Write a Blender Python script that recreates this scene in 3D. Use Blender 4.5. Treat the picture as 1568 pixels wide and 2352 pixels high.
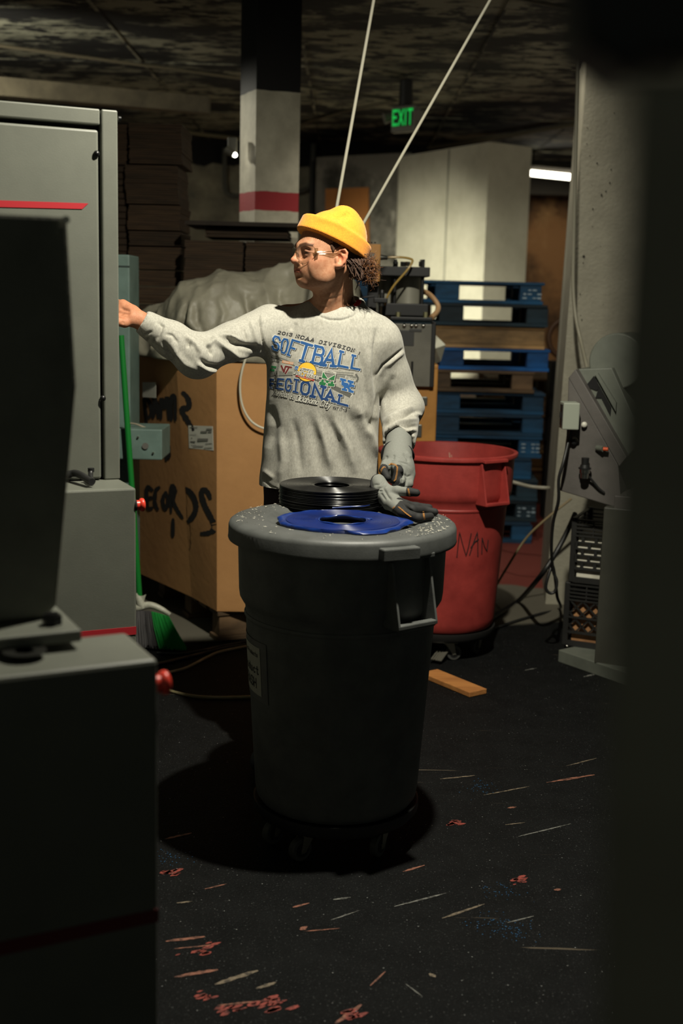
import bpy, bmesh, math, random
import numpy as np
from mathutils import Vector, Matrix
from mathutils.bvhtree import BVHTree
for o in list(bpy.data.objects): bpy.data.objects.remove(o)
S = bpy.context.scene
COL = S.collection
random.seed(7); RNG = np.random.default_rng(7)
sin, cos, PI = math.sin, math.cos, math.pi
V = Vector
# ------------------------------------------------------------------ camera
W_, H_, FPX = 1568, 2352, 2800.0
CAM = V((0, 0, 1.52)); PITCH = math.radians(10.0); ROLL = 0.025
FWD = V((0, cos(PITCH), -sin(PITCH)))
_R0 = V((1, 0, 0)); _U0 = V((0, sin(PITCH), cos(PITCH)))
RIGHT = _R0 * cos(ROLL) + _U0 * sin(ROLL)
UP = _U0 * cos(ROLL) - _R0 * sin(ROLL)
cd = bpy.data.cameras.new('camera'); cam = bpy.data.objects.new('camera', cd); COL.objects.link(cam)
cam.matrix_world = Matrix(((RIGHT.x, UP.x, -FWD.x, CAM.x), (RIGHT.y, UP.y, -FWD.y, CAM.y), (RIGHT.z, UP.z, -FWD.z, CAM.z), (0, 0, 0, 1)))
cd.sensor_fit = 'VERTICAL'; cd.sensor_height = 36.0; cd.lens = FPX / H_ * 36.0
cd.clip_start = 0.05; cd.clip_end = 60
cd.dof.use_dof = True; cd.dof.focus_distance = 3.68; cd.dof.aperture_fstop = 2.6
S.camera = cam
# ------------------------------------------------------------------ world, lamps, exposure
wd = bpy.data.worlds.new('dim_room_air'); S.world = wd; wd.use_nodes = True
wd.node_tree.nodes['Background'].inputs[0].default_value = (0.92, 1.0, 0.84, 1)
wd.node_tree.nodes['Background'].inputs[1].default_value = 0.047
S.view_settings.view_transform = 'Standard'; S.view_settings.look = 'None'
S.view_settings.exposure = 0.0; S.view_settings.gamma = 1.0; S.view_settings.use_curve_mapping = False
def lamp(name, kind, loc, power, color, size=0.05, target=None, angle=None, blend=0.5):
    l = bpy.data.lights.new(name, kind); o = bpy.data.objects.new(name, l); COL.objects.link(o)
    o.location = loc; l.energy = power; l.color = color
    if kind in ('POINT', 'SPOT'): l.shadow_soft_size = size
    if kind == 'SPOT': l.spot_size = math.radians(angle); l.spot_blend = blend
    if kind == 'AREA': l.shape = 'DISK'; l.size = size
    if target is not None: o.rotation_euler = (V(target) - V(loc)).to_track_quat('-Z', 'Y').to_euler()
    return o
lamp('ceiling_spotlight', 'SPOT', (0.34, 2.80, 3.05), 400, (1.0, 0.95, 0.80), 0.035, (0.0, 3.5, 1.0), 144, 1.0)
lamp('back_floodlight', 'SPOT', (-1.33, 8.2, 2.25), 900, (1.0, 0.97, 0.78), 0.10, (0.85, 12.0, 0.62), 58, 1.0)
lamp('side_fill', 'POINT', (2.9, 8.6, 2.5), 20, (1.0, 0.88, 0.68), 0.12)  # unseen lamp added to brighten the back right
lamp('column_fill', 'SPOT', (-2.35, 7.9, 2.95), 105, (1.0, 0.96, 0.8), 0.08, (-0.55, 6.9, 2.25), 26, 0.8)  # narrow unseen spot added to brighten the column's left face
lamp('pallet_fill', 'SPOT', (0.5, 5.6, 3.12), 85, (1.0, 0.93, 0.78), 0.06, (1.0, 7.8, 0.9), 84, 0.8)  # unseen overhead spot added to brighten the fronts of the pallets
lamp('far_wall_fill', 'SPOT', (-2.6, 7.4, 2.75), 85, (1.0, 0.95, 0.78), 0.12, (-0.8, 13.0, 2.6), 110, 1.0)  # unseen spot added to lift the far wall and ceiling
# ------------------------------------------------------------------ pixel <-> world helpers (photo pixels, 1568 x 2352)
def ray(px, py):
    return (FWD + RIGHT * ((px - W_ / 2) / FPX) - UP * ((py - H_ / 2) / FPX))
def at(px, py, D):
    v = ray(px, py); return CAM + v * (D / v.y)
def atz(px, py, z):
    v = ray(px, py); return CAM + v * ((z - CAM.z) / v.z)
def onplane(px, py, p, n):
    v = ray(px, py); n = V(n); return CAM + v * ((V(p) - CAM).dot(n) / v.dot(n))
def proj(P):
    P = np.asarray(P, dtype=float) - np.array(CAM)
    d = P @ np.array(FWD)
    return np.stack([W_ / 2 + FPX * (P @ np.array(RIGHT)) / d, H_ / 2 - FPX * (P @ np.array(UP)) / d], -1)
# ------------------------------------------------------------------ materials
def lin(c):
    if isinstance(c, str): c = tuple(int(c[i:i + 2], 16) for i in (0, 2, 4))
    return tuple(((x / 255) / 12.92 if x / 255 <= 0.04045 else ((x / 255 + 0.055) / 1.055) ** 2.4) for x in c) + (1,)
MATS = {}
def mat(name, c, rough=0.6, metal=0.0, c2=None, scale=20, thr=(0.4, 0.65), stretch=(1, 1, 1), bump=0.0, bscale=120, detail=6, emit=None, spec=0.5, alpha=None, sheen=0, rot=0.0, coat=0, vcol=None, c3=None, scale3=6, thr3=(0.55, 0.7)):
    if name in MATS: return MATS[name]
    m = bpy.data.materials.new(name); m.use_nodes = True; MATS[name] = m
    nt = m.node_tree; N = nt.nodes; L = nt.links; b = N['Principled BSDF']
    b.inputs['Base Color'].default_value = lin(c); b.inputs['Roughness'].default_value = rough
    b.inputs['Metallic'].default_value = metal; b.inputs['Specular IOR Level'].default_value = spec
    if sheen: b.inputs['Sheen Weight'].default_value = sheen
    if coat: b.inputs['Coat Weight'].default_value = coat
    if emit: b.inputs['Emission Color'].default_value = lin(c); b.inputs['Emission Strength'].default_value = emit
    src = None
    if vcol or c2 is not None or bump:
        tc = N.new('ShaderNodeTexCoord'); mp = N.new('ShaderNodeMapping'); L.new(tc.outputs['Object'], mp.inputs[0])
        mp.inputs['Scale'].default_value = stretch; mp.inputs['Rotation'].default_value = (0, 0, rot)
    if vcol:
        a = N.new('ShaderNodeAttribute'); a.attribute_name = vcol; src = a.outputs['Color']
    def layer(src, col, scale, thr):
        nz = N.new('ShaderNodeTexNoise'); nz.inputs['Scale'].default_value = scale; nz.inputs['Detail'].default_value = detail
        nz.inputs['Roughness'].default_value = 0.65
        L.new(mp.outputs[0], nz.inputs['Vector'])
        rp = N.new('ShaderNodeMapRange'); rp.inputs[1].default_value = thr[0]; rp.inputs[2].default_value = thr[1]
        L.new(nz.outputs['Fac'], rp.inputs[0])
        mx = N.new('ShaderNodeMix'); mx.data_type = 'RGBA'; L.new(rp.outputs[0], mx.inputs[0])
        if src is None: mx.inputs[6].default_value = lin(c)
        else: L.new(src, mx.inputs[6])
        if vcol: mx.blend_type = 'MULTIPLY'
        mx.inputs[7].default_value = lin(col)
        return mx.outputs[2]
    if c2 is not None: src = layer(src, c2, scale, thr)
    if c3 is not None: src = layer(src, c3, scale3, thr3)
    if src is not None: L.new(src, b.inputs['Base Color'])
    if bump:
        nz = N.new('ShaderNodeTexNoise'); nz.inputs['Scale'].default_value = bscale; nz.inputs['Detail'].default_value = 4
        L.new(mp.outputs[0], nz.inputs['Vector'])
        bp = N.new('ShaderNodeBump'); bp.inputs['Strength'].default_value = bump; bp.inputs['Distance'].default_value = 0.01
        L.new(nz.outputs['Fac'], bp.inputs['Height']); L.new(bp.outputs[0], b.inputs['Normal'])
    return m
# ------------------------------------------------------------------ object helpers
def link(o, parent=None):
    COL.objects.link(o)
    if parent is not None: o.parent = parent
    return o
def tag(o, label=None, cat=None, group=None, kind=None):
    if label: o['label'] = label
    if cat: o['category'] = cat
    if group: o['group'] = group
    if kind: o['kind'] = kind
    return o
def empty(name, loc=(0, 0, 0), rz=0.0, label=None, cat=None, group=None):
    o = bpy.data.objects.new(name, None); o.location = loc; o.rotation_euler = (0, 0, rz); o.empty_display_size = 0.1
    COL.objects.link(o); return tag(o, label, cat, group)
def kids(o): return [c for c in bpy.data.objects if c.parent is o]
def copy_tree(o, parent=None):
    ch = list(o.children)
    c = o.copy(); COL.objects.link(c); c.parent = parent
    for k in ch: copy_tree(k, c)
    return c
def frame_of(axis):
    z = V(axis).normalized(); x = V((0, 0, 1)).cross(z)
    if x.length < 1e-4: x = V((1, 0, 0))
    x.normalize(); return x, z.cross(x), z
class MB:
    def __init__(s): s.v = []; s.f = []
    def add(s, vs, fs):
        n = len(s.v); s.v += [tuple(p) for p in vs]; s.f += [tuple(i + n for i in f) for f in fs]; return s
    def box(s, c, d, M=None):
        c = V(c); x, y, z = d[0] / 2, d[1] / 2, d[2] / 2
        P = [V((a * x, b * y, e * z)) for e in (-1, 1) for a, b in ((-1, -1), (1, -1), (1, 1), (-1, 1))]
        P = [c + (M @ p if M is not None else p) for p in P]
        return s.add(P, [(3, 2, 1, 0), (4, 5, 6, 7), (0, 1, 5, 4), (1, 2, 6, 5), (2, 3, 7, 6), (3, 0, 4, 7)])
    def prism(s, pts, d):                      # polygon (3D points) extruded by vector d
        d = V(d); P = [V(p) for p in pts]; n = len(P)
        nrm = V((0, 0, 0))
        for i in range(n): nrm += P[i].cross(P[(i + 1) % n])
        if nrm.dot(d) > 0: P = P[::-1]
        return s.add(P + [p + d for p in P], [tuple(range(n)), tuple(range(2 * n - 1, n - 1, -1))] + [((i + 1) % n, i, n + i, n + (i + 1) % n) for i in range(n)])
    def cyl(s, a, b, r, r2=None, seg=16, cap=True):
        a, b = V(a), V(b); r2 = r if r2 is None else r2; x, y, z = frame_of(b - a)
        A = [a + (x * cos(2 * PI * i / seg) + y * sin(2 * PI * i / seg)) * r for i in range(seg)]
        B = [b + (x * cos(2 * PI * i / seg) + y * sin(2 * PI * i / seg)) * r2 for i in range(seg)]
        f = [(i, (i + 1) % seg, seg + (i + 1) % seg, seg + i) for i in range(seg)]
        if cap: f += [tuple(range(seg - 1, -1, -1)), tuple(range(seg, 2 * seg))]
        return s.add(A + B, f)
    def tube(s, pts, r, seg=8, rr=None):
        P = [V(p) for p in pts]; n = len(P); vs = []; prev = None
        for i, p in enumerate(P):
            t = (P[min(i + 1, n - 1)] - P[max(i - 1, 0)])
            if t.length < 1e-9: t = V((0, 0, 1))
            t.normalize()
            if prev is None: x, y, _ = frame_of(t)
            else:
                x = prev - t * prev.dot(t)
                if x.length < 1e-6: x, y, _ = frame_of(t)
                x.normalize()
            y = t.cross(x); prev = x
            q = r if rr is None else rr[i]
            vs += [p + (x * cos(2 * PI * k / seg) + y * sin(2 * PI * k / seg)) * q for k in range(seg)]
        f = [(i * seg + k, i * seg + (k + 1) % seg, (i + 1) * seg + (k + 1) % seg, (i + 1) * seg + k) for i in range(n - 1) for k in range(seg)]
        f += [tuple(range(seg - 1, -1, -1)), tuple((n - 1) * seg + k for k in range(seg))]
        return s.add(vs, f)
    def lathe(s, prof, c=(0, 0, 0), seg=64, closed=False):   # prof: (r, z)
        c = V(c); n = len(prof); vs = []; 
        for r, z in prof: vs += [c + V((r * cos(2 * PI * k / seg), r * sin(2 * PI * k / seg), z)) for k in range(seg)]
        m = n if closed else n - 1
        f = [(i * seg + k, i * seg + (k + 1) % seg, ((i + 1) % n) * seg + (k + 1) % seg, ((i + 1) % n) * seg + k) for i in range(m) for k in range(seg)]
        return s.add(vs, f)
    def ball(s, c, r, u=12, v=8, sq=(1, 1, 1)):
        c = V(c); vs = [c + V((0, 0, -r * sq[2]))]
        for j in range(1, v):
            t = PI * j / v - PI / 2
            vs += [c + V((r * cos(t) * cos(2 * PI * k / u) * sq[0], r * cos(t) * sin(2 * PI * k / u) * sq[1], r * sin(t) * sq[2])) for k in range(u)]
        vs.append(c + V((0, 0, r * sq[2]))); f = []
        for k in range(u):
            f.append((0, 1 + (k + 1) % u, 1 + k)); e = 1 + (v - 2) * u
            f.append((e + k, e + (k + 1) % u, len(vs) - 1))
            for j in range(v - 2): f.append((1 + j * u + k, 1 + j * u + (k + 1) % u, 1 + (j + 1) * u + (k + 1) % u, 1 + (j + 1) * u + k))
        return s.add(vs, f)
    def build(s, name, m, parent=None, smooth=None, bev=0, seg=2, loc=None, local=False):
        me = bpy.data.meshes.new(name); vs = s.v
        if parent is not None and not local:                     # points were given in world space
            mw = parent_matrix(parent).inverted(); vs = [tuple(mw @ V(p)) for p in vs]
        me.from_pydata(vs, [], s.f); me.update()
        if m is not None: me.materials.append(m)
        if smooth is not None:
            me.polygons.foreach_set('use_smooth', [True] * len(me.polygons)); me.set_sharp_from_angle(angle=math.radians(smooth))
        o = bpy.data.objects.new(name, me)
        if loc is not None: o.location = loc
        link(o, parent)
        if bev:
            b = o.modifiers.new('b', 'BEVEL'); b.width = bev; b.segments = seg; b.limit_method = 'ANGLE'; b.angle_limit = math.radians(40)
            b.harden_normals = False
        return o
def parent_matrix(o):
    M = Matrix.LocRotScale(o.location, o.rotation_euler, o.scale)
    return parent_matrix(o.parent) @ M if o.parent else M
def mesh_np(name, verts, faces, m, parent=None, smooth=True):
    me = bpy.data.meshes.new(name); verts = np.asarray(verts, dtype=np.float32); faces = np.asarray(faces, dtype=np.int32)
    if parent is not None:
        mw = np.array(parent_matrix(parent).inverted()); verts = (verts @ mw[:3, :3].T + mw[:3, 3]).astype(np.float32)
    me.vertices.add(len(verts)); me.vertices.foreach_set('co', verts.ravel())
    k = faces.shape[1]; me.loops.add(faces.size); me.loops.foreach_set('vertex_index', faces.ravel())
    me.polygons.add(len(faces)); me.polygons.foreach_set('loop_start', np.arange(0, faces.size, k, dtype=np.int32))
    me.update(calc_edges=True); me.validate()
    if smooth: me.polygons.foreach_set('use_smooth', [True] * len(me.polygons))
    if m is not None: me.materials.append(m)
    return link(bpy.data.objects.new(name, me), parent)
def paint(o, cols, name='tint'):
    a = o.data.color_attributes.new(name, 'FLOAT_COLOR', 'POINT')
    c = np.ones((len(cols), 4), dtype=np.float32); c[:, :3] = cols; a.data.foreach_set('color', c.ravel())
# ------------------------------------------------------------------ signed distance sculpting
class SDF:
    def __init__(s, lo, hi, h):
        s.lo = np.array(lo, float); s.h = h; n = np.ceil((np.array(hi) - s.lo) / h).astype(int) + 1
        s.D = np.full(tuple(n), 0.3, np.float32)
    def reg(s, lo, hi):
        i0 = np.clip(np.floor((np.array(lo) - s.lo) / s.h).astype(int), 0, np.array(s.D.shape) - 1)
        i1 = np.clip(np.ceil((np.array(hi) - s.lo) / s.h).astype(int) + 1, 0, np.array(s.D.shape))
        sl = tuple(slice(a, b) for a, b in zip(i0, i1))
        g = [(np.arange(a, b) * s.h + l).astype(np.float32) for a, b, l in zip(i0, i1, s.lo)]
        return sl, g[0][:, None, None], g[1][None, :, None], g[2][None, None, :]
    def put(s, sl, d, k, mode):
        A = s.D[sl]
        if A.size == 0: return
        if mode == 'u': h = np.maximum(k - np.abs(A - d), 0) / k; s.D[sl] = np.minimum(A, d) - h * h * k * 0.25
        else: d = -d; h = np.maximum(k - np.abs(A - d), 0) / k; s.D[sl] = np.maximum(A, d) + h * h * k * 0.25
    def cap(s, a, b, r, r2=None, k=0.01, mode='u', sq=None):
        a, b = np.array(a, float), np.array(b, float); r2 = r if r2 is None else r2; R = max(r, r2) + k + 3 * s.h
        sl, X, Y, Z = s.reg(np.minimum(a, b) - R, np.maximum(a, b) + R)
        d = b - a; bb = max(float(d @ d), 1e-12); px, py, pz = X - a[0], Y - a[1], Z - a[2]
        t = np.clip((px * d[0] + py * d[1] + pz * d[2]) / bb, 0, 1)
        qx, qy, qz = px - t * d[0], py - t * d[1], pz - t * d[2]
        if sq is not None:                      # (axis, factor): flattened across axis
            n, f = np.array(sq[0], float), sq[1]; w = qx * n[0] + qy * n[1] + qz * n[2]
            q2 = qx * qx + qy * qy + qz * qz + w * w * (f * f - 1)
        else: q2 = qx * qx + qy * qy + qz * qz
        s.put(sl, np.sqrt(q2) - (r + (r2 - r) * t), k, mode); return s
    def ell(s, c, r, k=0.01, mode='u', R=None):
        c = np.array(c, float); r = np.array(r, float); m = r.max() + k + 3 * s.h
        sl, X, Y, Z = s.reg(c - m, c + m); X, Y, Z = X - c[0], Y - c[1], Z - c[2]
        if R is not None: X, Y, Z = (X * R[0][0] + Y * R[0][1] + Z * R[0][2]), (X * R[1][0] + Y * R[1][1] + Z * R[1][2]), (X * R[2][0] + Y * R[2][1] + Z * R[2][2])
        k0 = np.sqrt((X / r[0]) ** 2 + (Y / r[1]) ** 2 + (Z / r[2]) ** 2); k1 = np.sqrt((X / r[0] ** 2) ** 2 + (Y / r[1] ** 2) ** 2 + (Z / r[2] ** 2) ** 2)
        s.put(sl, k0 * (k0 - 1) / np.maximum(k1, 1e-6), k, mode); return s
    def fn(s, f, lo, hi, k=0.01, mode='u'):
        sl, X, Y, Z = s.reg(lo, hi); s.put(sl, f(X, Y, Z), k, mode); return s
    def mesh(s, relax=2):
        D = s.D; ins = D < 0; nx, ny, nz = D.shape
        c = ins[:-1, :-1, :-1].astype(np.int8)
        tot = np.zeros((nx - 1, ny - 1, nz - 1), np.int8)
        for a in (0, 1):
            for b in (0, 1):
                for e in (0, 1): tot += ins[a:nx - 1 + a, b:ny - 1 + b, e:nz - 1 + e]
        act = np.argwhere((tot > 0) & (tot < 8)); idx = np.full(tot.shape, -1, np.int32); idx[tuple(act.T)] = np.arange(len(act))
        P = np.zeros((len(act), 3)); C = np.zeros(len(act)); I = act
        for ax in range(3):
            for u in (0, 1):
                for w in (0, 1):
                    o0 = [0, 0, 0]; others = [i for i in range(3) if i != ax]; o0[others[0]] = u; o0[others[1]] = w
                    o1 = list(o0); o1[ax] = 1
                    d0 = D[I[:, 0] + o0[0], I[:, 1] + o0[1], I[:, 2] + o0[2]]; d1 = D[I[:, 0] + o1[0], I[:, 1] + o1[1], I[:, 2] + o1[2]]
                    m = (d0 < 0) != (d1 < 0); t = np.where(m, d0 / np.where(m, d0 - d1, 1), 0)
                    q = np.array(o0, float)[None, :].repeat(len(I), 0); q[:, ax] += t
                    P += q * m[:, None]; C += m
        verts = (I + P / C[:, None]) * s.h + s.lo
        F = []
        for ax in range(3):
            a, b = [i for i in range(3) if i != ax]
            sl0 = [slice(None)] * 3; sl1 = [slice(None)] * 3; sl0[ax] = slice(0, -1); sl1[ax] = slice(1, None)
            e = np.argwhere(ins[tuple(sl0)] != ins[tuple(sl1)])
            e = e[(e[:, a] > 0) & (e[:, b] > 0) & (e[:, a] < D.shape[a] - 1) & (e[:, b] < D.shape[b] - 1)]
            flip = ins[tuple(e.T)]
            def at_(da, db):
                q = e.copy(); q[:, a] -= da; q[:, b] -= db; return idx[tuple(q.T)]
            q = np.stack([at_(1, 1), at_(0, 1), at_(0, 0), at_(1, 0)], -1)
            if ax == 1: flip = ~flip
            q[~flip] = q[~flip][:, ::-1]; F.append(q)
        F = np.concatenate(F); F = F[(F >= 0).all(1)]
        for _ in range(relax):
            acc = np.zeros_like(verts); n = np.zeros(len(verts))
            for k in range(4):
                i, j = F[:, k], F[:, (k + 1) % 4]
                for d in range(3): acc[:, d] += np.bincount(i, verts[j, d], len(verts)) + np.bincount(j, verts[i, d], len(verts))
                n += np.bincount(i, minlength=len(verts)) + np.bincount(j, minlength=len(verts))
            verts = verts * 0.5 + 0.5 * acc / np.maximum(n, 1)[:, None]
        return verts, F
def normals_np(v, f):
    n = np.cross(v[f[:, 2]] - v[f[:, 0]], v[f[:, 3]] - v[f[:, 1]]); N = np.zeros_like(v)
    for k in range(4):
        for d in range(3): N[:, d] += np.bincount(f[:, k], n[:, d], len(v))
    return N / np.maximum(np.linalg.norm(N, axis=1), 1e-9)[:, None]
def noise3(p, freq, seed=0):                     # cheap smooth value noise, numpy, -1..1
    p = np.asarray(p) * freq; i = np.floor(p).astype(np.int64); f = p - i; f = f * f * (3 - 2 * f); out = 0
    for a in (0, 1):
        for b in (0, 1):
            for c in (0, 1):
                h = (i[:, 0] + a) * 374761393 + (i[:, 1] + b) * 668265263 + (i[:, 2] + c) * 2147483647 + seed * 974634777
                h = (h ^ (h >> 13)) * 1274126177; h = (h ^ (h >> 16)) & 0xffff
                w = (f[:, 0] if a else 1 - f[:, 0]) * (f[:, 1] if b else 1 - f[:, 1]) * (f[:, 2] if c else 1 - f[:, 2])
                out = out + w * (h / 32767.5 - 1)
    return out
def sculpt(v, nrm, strokes, only_front=True):
    """push real surface relief: strokes = (list of photo px points, width px, depth m (+ out, - in))"""
    q = proj(v); view = v - np.array(CAM); fw = np.clip(-(nrm * view).sum(1) / np.linalg.norm(view, axis=1) / .35, 0, 1); facing = fw > 0 if only_front else np.ones(len(v), bool)
    disp = np.zeros(len(v))
    for pts, w, dep in strokes:
        pts = np.array(pts, float); best = np.full(len(v), 1e9)
        m = facing & (q[:, 0] > pts[:, 0].min() - 3 * w) & (q[:, 0] < pts[:, 0].max() + 3 * w) & (q[:, 1] > pts[:, 1].min() - 3 * w) & (q[:, 1] < pts[:, 1].max() + 3 * w)
        ii = np.where(m)[0]; Q = q[ii]; bb = np.full(len(ii), 1e9); tt = np.zeros(len(ii)); ns = len(pts) - 1
        for k in range(ns):
            a, b = pts[k], pts[k + 1]; d = b - a; t = np.clip(((Q - a) @ d) / max(d @ d, 1e-9), 0, 1)
            e = np.linalg.norm(Q - a - t[:, None] * d, axis=1); s = e < bb; bb[s] = e[s]; tt[s] = (k + t[s]) / ns
        disp[ii] += dep * np.exp(-(bb / w) ** 2) * np.clip(1.35 * np.sin(PI * np.clip(tt * 0.96 + 0.02, 0, 1)), 0, 1)
    return v + nrm * (disp * fw)[:, None]
# ------------------------------------------------------------------ stroke lettering (unit box, y up)
_c = 0.22
GL = {
 'A': [[(0, 0), (.5, 1), (1, 0)], [(.2, .35), (.8, .35)]], 'B': [[(0, 0), (0, 1), (.78, 1), (1, .84), (1, .64), (.8, .52), (1, .4), (1, .16), (.78, 0), (0, 0)], [(0, .52), (.8, .52)]],
 'C': [[(1, .8), (.75, 1), (.25, 1), (0, .78), (0, .22), (.25, 0), (.75, 0), (1, .2)]], 'D': [[(0, 0), (0, 1), (.7, 1), (1, .75), (1, .25), (.7, 0), (0, 0)]],
 'E': [[(1, 1), (0, 1), (0, 0), (1, 0)], [(0, .52), (.75, .52)]], 'F': [[(1, 1), (0, 1), (0, 0)], [(0, .5), (.72, .5)]],
 'G': [[(1, .78), (.75, 1), (.25, 1), (0, .78), (0, .22), (.25, 0), (.75, 0), (1, .22), (1, .45), (.55, .45)]], 'H': [[(0, 0), (0, 1)], [(1, 0), (1, 1)], [(0, .5), (1, .5)]],
 'I': [[(.5, 0), (.5, 1)]], 'K': [[(0, 0), (0, 1)], [(1, 1), (.05, .45)], [(.35, .6), (1, 0)]], 'L': [[(0, 1), (0, 0), (1, 0)]], 'M': [[(0, 0), (0, 1), (.5, .35), (1, 1), (1, 0)]],
 'N': [[(0, 0), (0, 1), (1, 0), (1, 1)]], 'O': [[(.25, 0), (0, .22), (0, .78), (.25, 1), (.75, 1), (1, .78), (1, .22), (.75, 0), (.25, 0)]], 'P': [[(0, 0), (0, 1), (.75, 1), (1, .84), (1, .6), (.75, .45), (0, .45)]],
 'R': [[(0, 0), (0, 1), (.75, 1), (1, .84), (1, .64), (.75, .5), (0, .5)], [(.5, .5), (1, 0)]], 'S': [[(1, .82), (.78, 1), (.22, 1), (0, .82), (0, .64), (.22, .52), (.78, .48), (1, .36), (1, .18), (.78, 0), (.22, 0), (0, .18)]],
 'T': [[(0, 1), (1, 1)], [(.5, 1), (.5, 0)]], 'U': [[(0, 1), (0, .22), (.25, 0), (.75, 0), (1, .22), (1, 1)]], 'V': [[(0, 1), (.5, 0), (1, 1)]], 'W': [[(0, 1), (.25, 0), (.5, .7), (.75, 0), (1, 1)]],
 'X': [[(0, 0), (1, 1)], [(0, 1), (1, 0)]], 'Y': [[(0, 1), (.5, .5), (1, 1)], [(.5, .5), (.5, 0)]],
 '0': [[(.3, 0), (0, .25), (0, .75), (.3, 1), (.7, 1), (1, .75), (1, .25), (.7, 0), (.3, 0)]], '1': [[(.2, .8), (.5, 1), (.5, 0)]], '2': [[(0, .8), (.25, 1), (.75, 1), (1, .8), (1, .6), (0, 0), (1, 0)]],
 '3': [[(0, .85), (.25, 1), (.75, 1), (1, .8), (.75, .53), (1, .25), (.75, 0), (.25, 0), (0, .15)], [(.4, .53), (.75, .53)]], '7': [[(0, 1), (1, 1), (.4, 0)]], '9': [[(1, .6), (.75, .45), (.25, .45), (0, .65), (0, .8), (.25, 1), (.75, 1), (1, .8), (1, .25), (.7, 0), (.2, 0)]],
 '-': [[(.15, .5), (.85, .5)]], "'": [[(.5, 1), (.45, .75)]],
 'a': [[(.9, .6), (.5, .68), (.1, .5), (.1, .15), (.4, 0), (.9, .15)], [(.9, .65), (.9, .1), (1.05, 0)]], 'c': [[(.95, .55), (.6, .68), (.15, .5), (.1, .2), (.45, 0), (.95, .12)]], 'd': [[(.9, .55), (.5, .68), (.1, .45), (.1, .15), (.45, 0), (.9, .15)], [(.9, 1), (.9, 0)]],
 'e': [[(.1, .35), (.85, .38), (.8, .58), (.5, .68), (.15, .5), (.12, .18), (.45, 0), (.9, .12)]], 'h': [[(0.1, 0), (.1, 1)], [(.1, .45), (.5, .68), (.85, .5), (.85, 0)]], 'i': [[(.5, .65), (.5, 0)], [(.5, .85), (.5, .95)]], 'k': [[(.1, 0), (.1, 1)], [(.8, .65), (.15, .3), (.85, 0)]], 'l': [[(.5, 1), (.5, 0)]],
 'm': [[(0, 0), (0, .65), (.25, .68), (.5, .5), (.5, 0)], [(.5, .5), (.75, .68), (1, .5), (1, 0)]], 'o': [[(.5, 0), (.12, .15), (.1, .5), (.5, .68), (.9, .5), (.9, .15), (.5, 0)]], 'r': [[(.2, 0), (.2, .65)], [(.2, .4), (.5, .65), (.85, .62)]],
 's': [[(.9, .6), (.4, .68), (.12, .52), (.85, .22), (.75, .02), (.1, .06)]], 't': [[(.45, .95), (.45, .1), (.7, 0), (.9, .08)], [(.1, .65), (.85, .65)]], 'u': [[(.1, .65), (.1, .2), (.4, 0), (.85, .15)], [(.85, .65), (.85, 0)]], 'y': [[(.1, .65), (.45, .05)], [(.9, .65), (.4, -.3), (.1, -.3)]],
}
SLAB = {'F': [(-.12, .3, 0)], 'T': [(.25, .75, 0)], 'I': [(.1, .9, 0), (.1, .9, 1)], 'A': [(-.16, .22, 0), (.78, 1.16, 0)], 'L': [(-.18, .3, 1)], 'N': [(-.16, .24, 0), (.76, 1.16, 1)], 'R': [(-.14, .25, 0)], 'M': [(-.16, .24, 0), (.76, 1.16, 0)], 'B': [(-.14, .1, 0), (-.14, .1, 1)], 'E': [(-.14, .1, 0), (-.14, .1, 1)], 'K': [(-.2, .25, 0), (-.2, .25, 1), (.75, 1.2, 0), (.75, 1.2, 1)], 'U': [(-.2, .25, 1), (.75, 1.2, 1)]}
def strips(polys, w, step=0.12, wy=None):
    """2D quads for thickened polylines; w in unit-box widths (x), wy the same in y"""
    out = []
    for pl in polys:
        P = [np.array(p, float) for p in pl]; closed = np.allclose(P[0], P[-1]); n = len(P)
        asp = 1.0 if wy is None else w / wy
        Q = [p * (1, asp) for p in P]
        L = []
        for i in range(n):
            d1 = Q[i] - Q[i - 1] if i else (Q[0] - Q[-2] if closed else Q[1] - Q[0])
            d2 = Q[i + 1] - Q[i] if i < n - 1 else (Q[1] - Q[0] if closed else Q[-1] - Q[-2])
            d1, d2 = d1 / np.linalg.norm(d1), d2 / np.linalg.norm(d2)
            n1, n2 = np.array((-d1[1], d1[0])), np.array((-d2[1], d2[0])); m = n1 + n2
            if np.linalg.norm(m) < .5: m = n2
            m = m / np.linalg.norm(m); m = m / max(m @ n2, .45); L.append(m * w / 2)
        if not closed:
            for e, j in ((0, 1), (n - 1, n - 2)):
                d = Q[e] - Q[j]; Q[e] = Q[e] + d / np.linalg.norm(d) * w * .5
        for i in range(n - 1):
            k = max(1, int(np.linalg.norm(Q[i + 1] - Q[i]) / step))
            for j in range(k):
                a, b = j / k, (j + 1) / k
                A, B = Q[i] * (1 - a) + Q[i + 1] * a, Q[i] * (1 - b) + Q[i + 1] * b
                la, lb = L[i] * (1 - a) + L[i + 1] * a, L[i] * (1 - b) + L[i + 1] * b
                out.append([(A - la) / (1, asp), (B - lb) / (1, asp), (B + lb) / (1, asp), (A + la) / (1, asp)])
    return out
def text_quads(txt, w=0.2, gap=0.35, cw=0.7, slab=False, ratio=None):
    """quads in text space: letters cw wide, 1 high"""
    out = []; x = 0
    for ch in txt:
        if ch == ' ': x += cw * 0.8; continue
        wid = cw * (0.3 if ch in "Iil1'" and not slab else 1.25 if ch in 'MWm' else 1)
        pl = [[(x + p[0] * wid, p[1]) for p in s] for s in GL[ch]]
        if slab: pl += [[(x + a * wid, y), (x + b * wid, y)] for a, b, y in SLAB.get(ch, [])]
        out += strips(pl, w); x += wid + gap
    return out, x - gap
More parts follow.
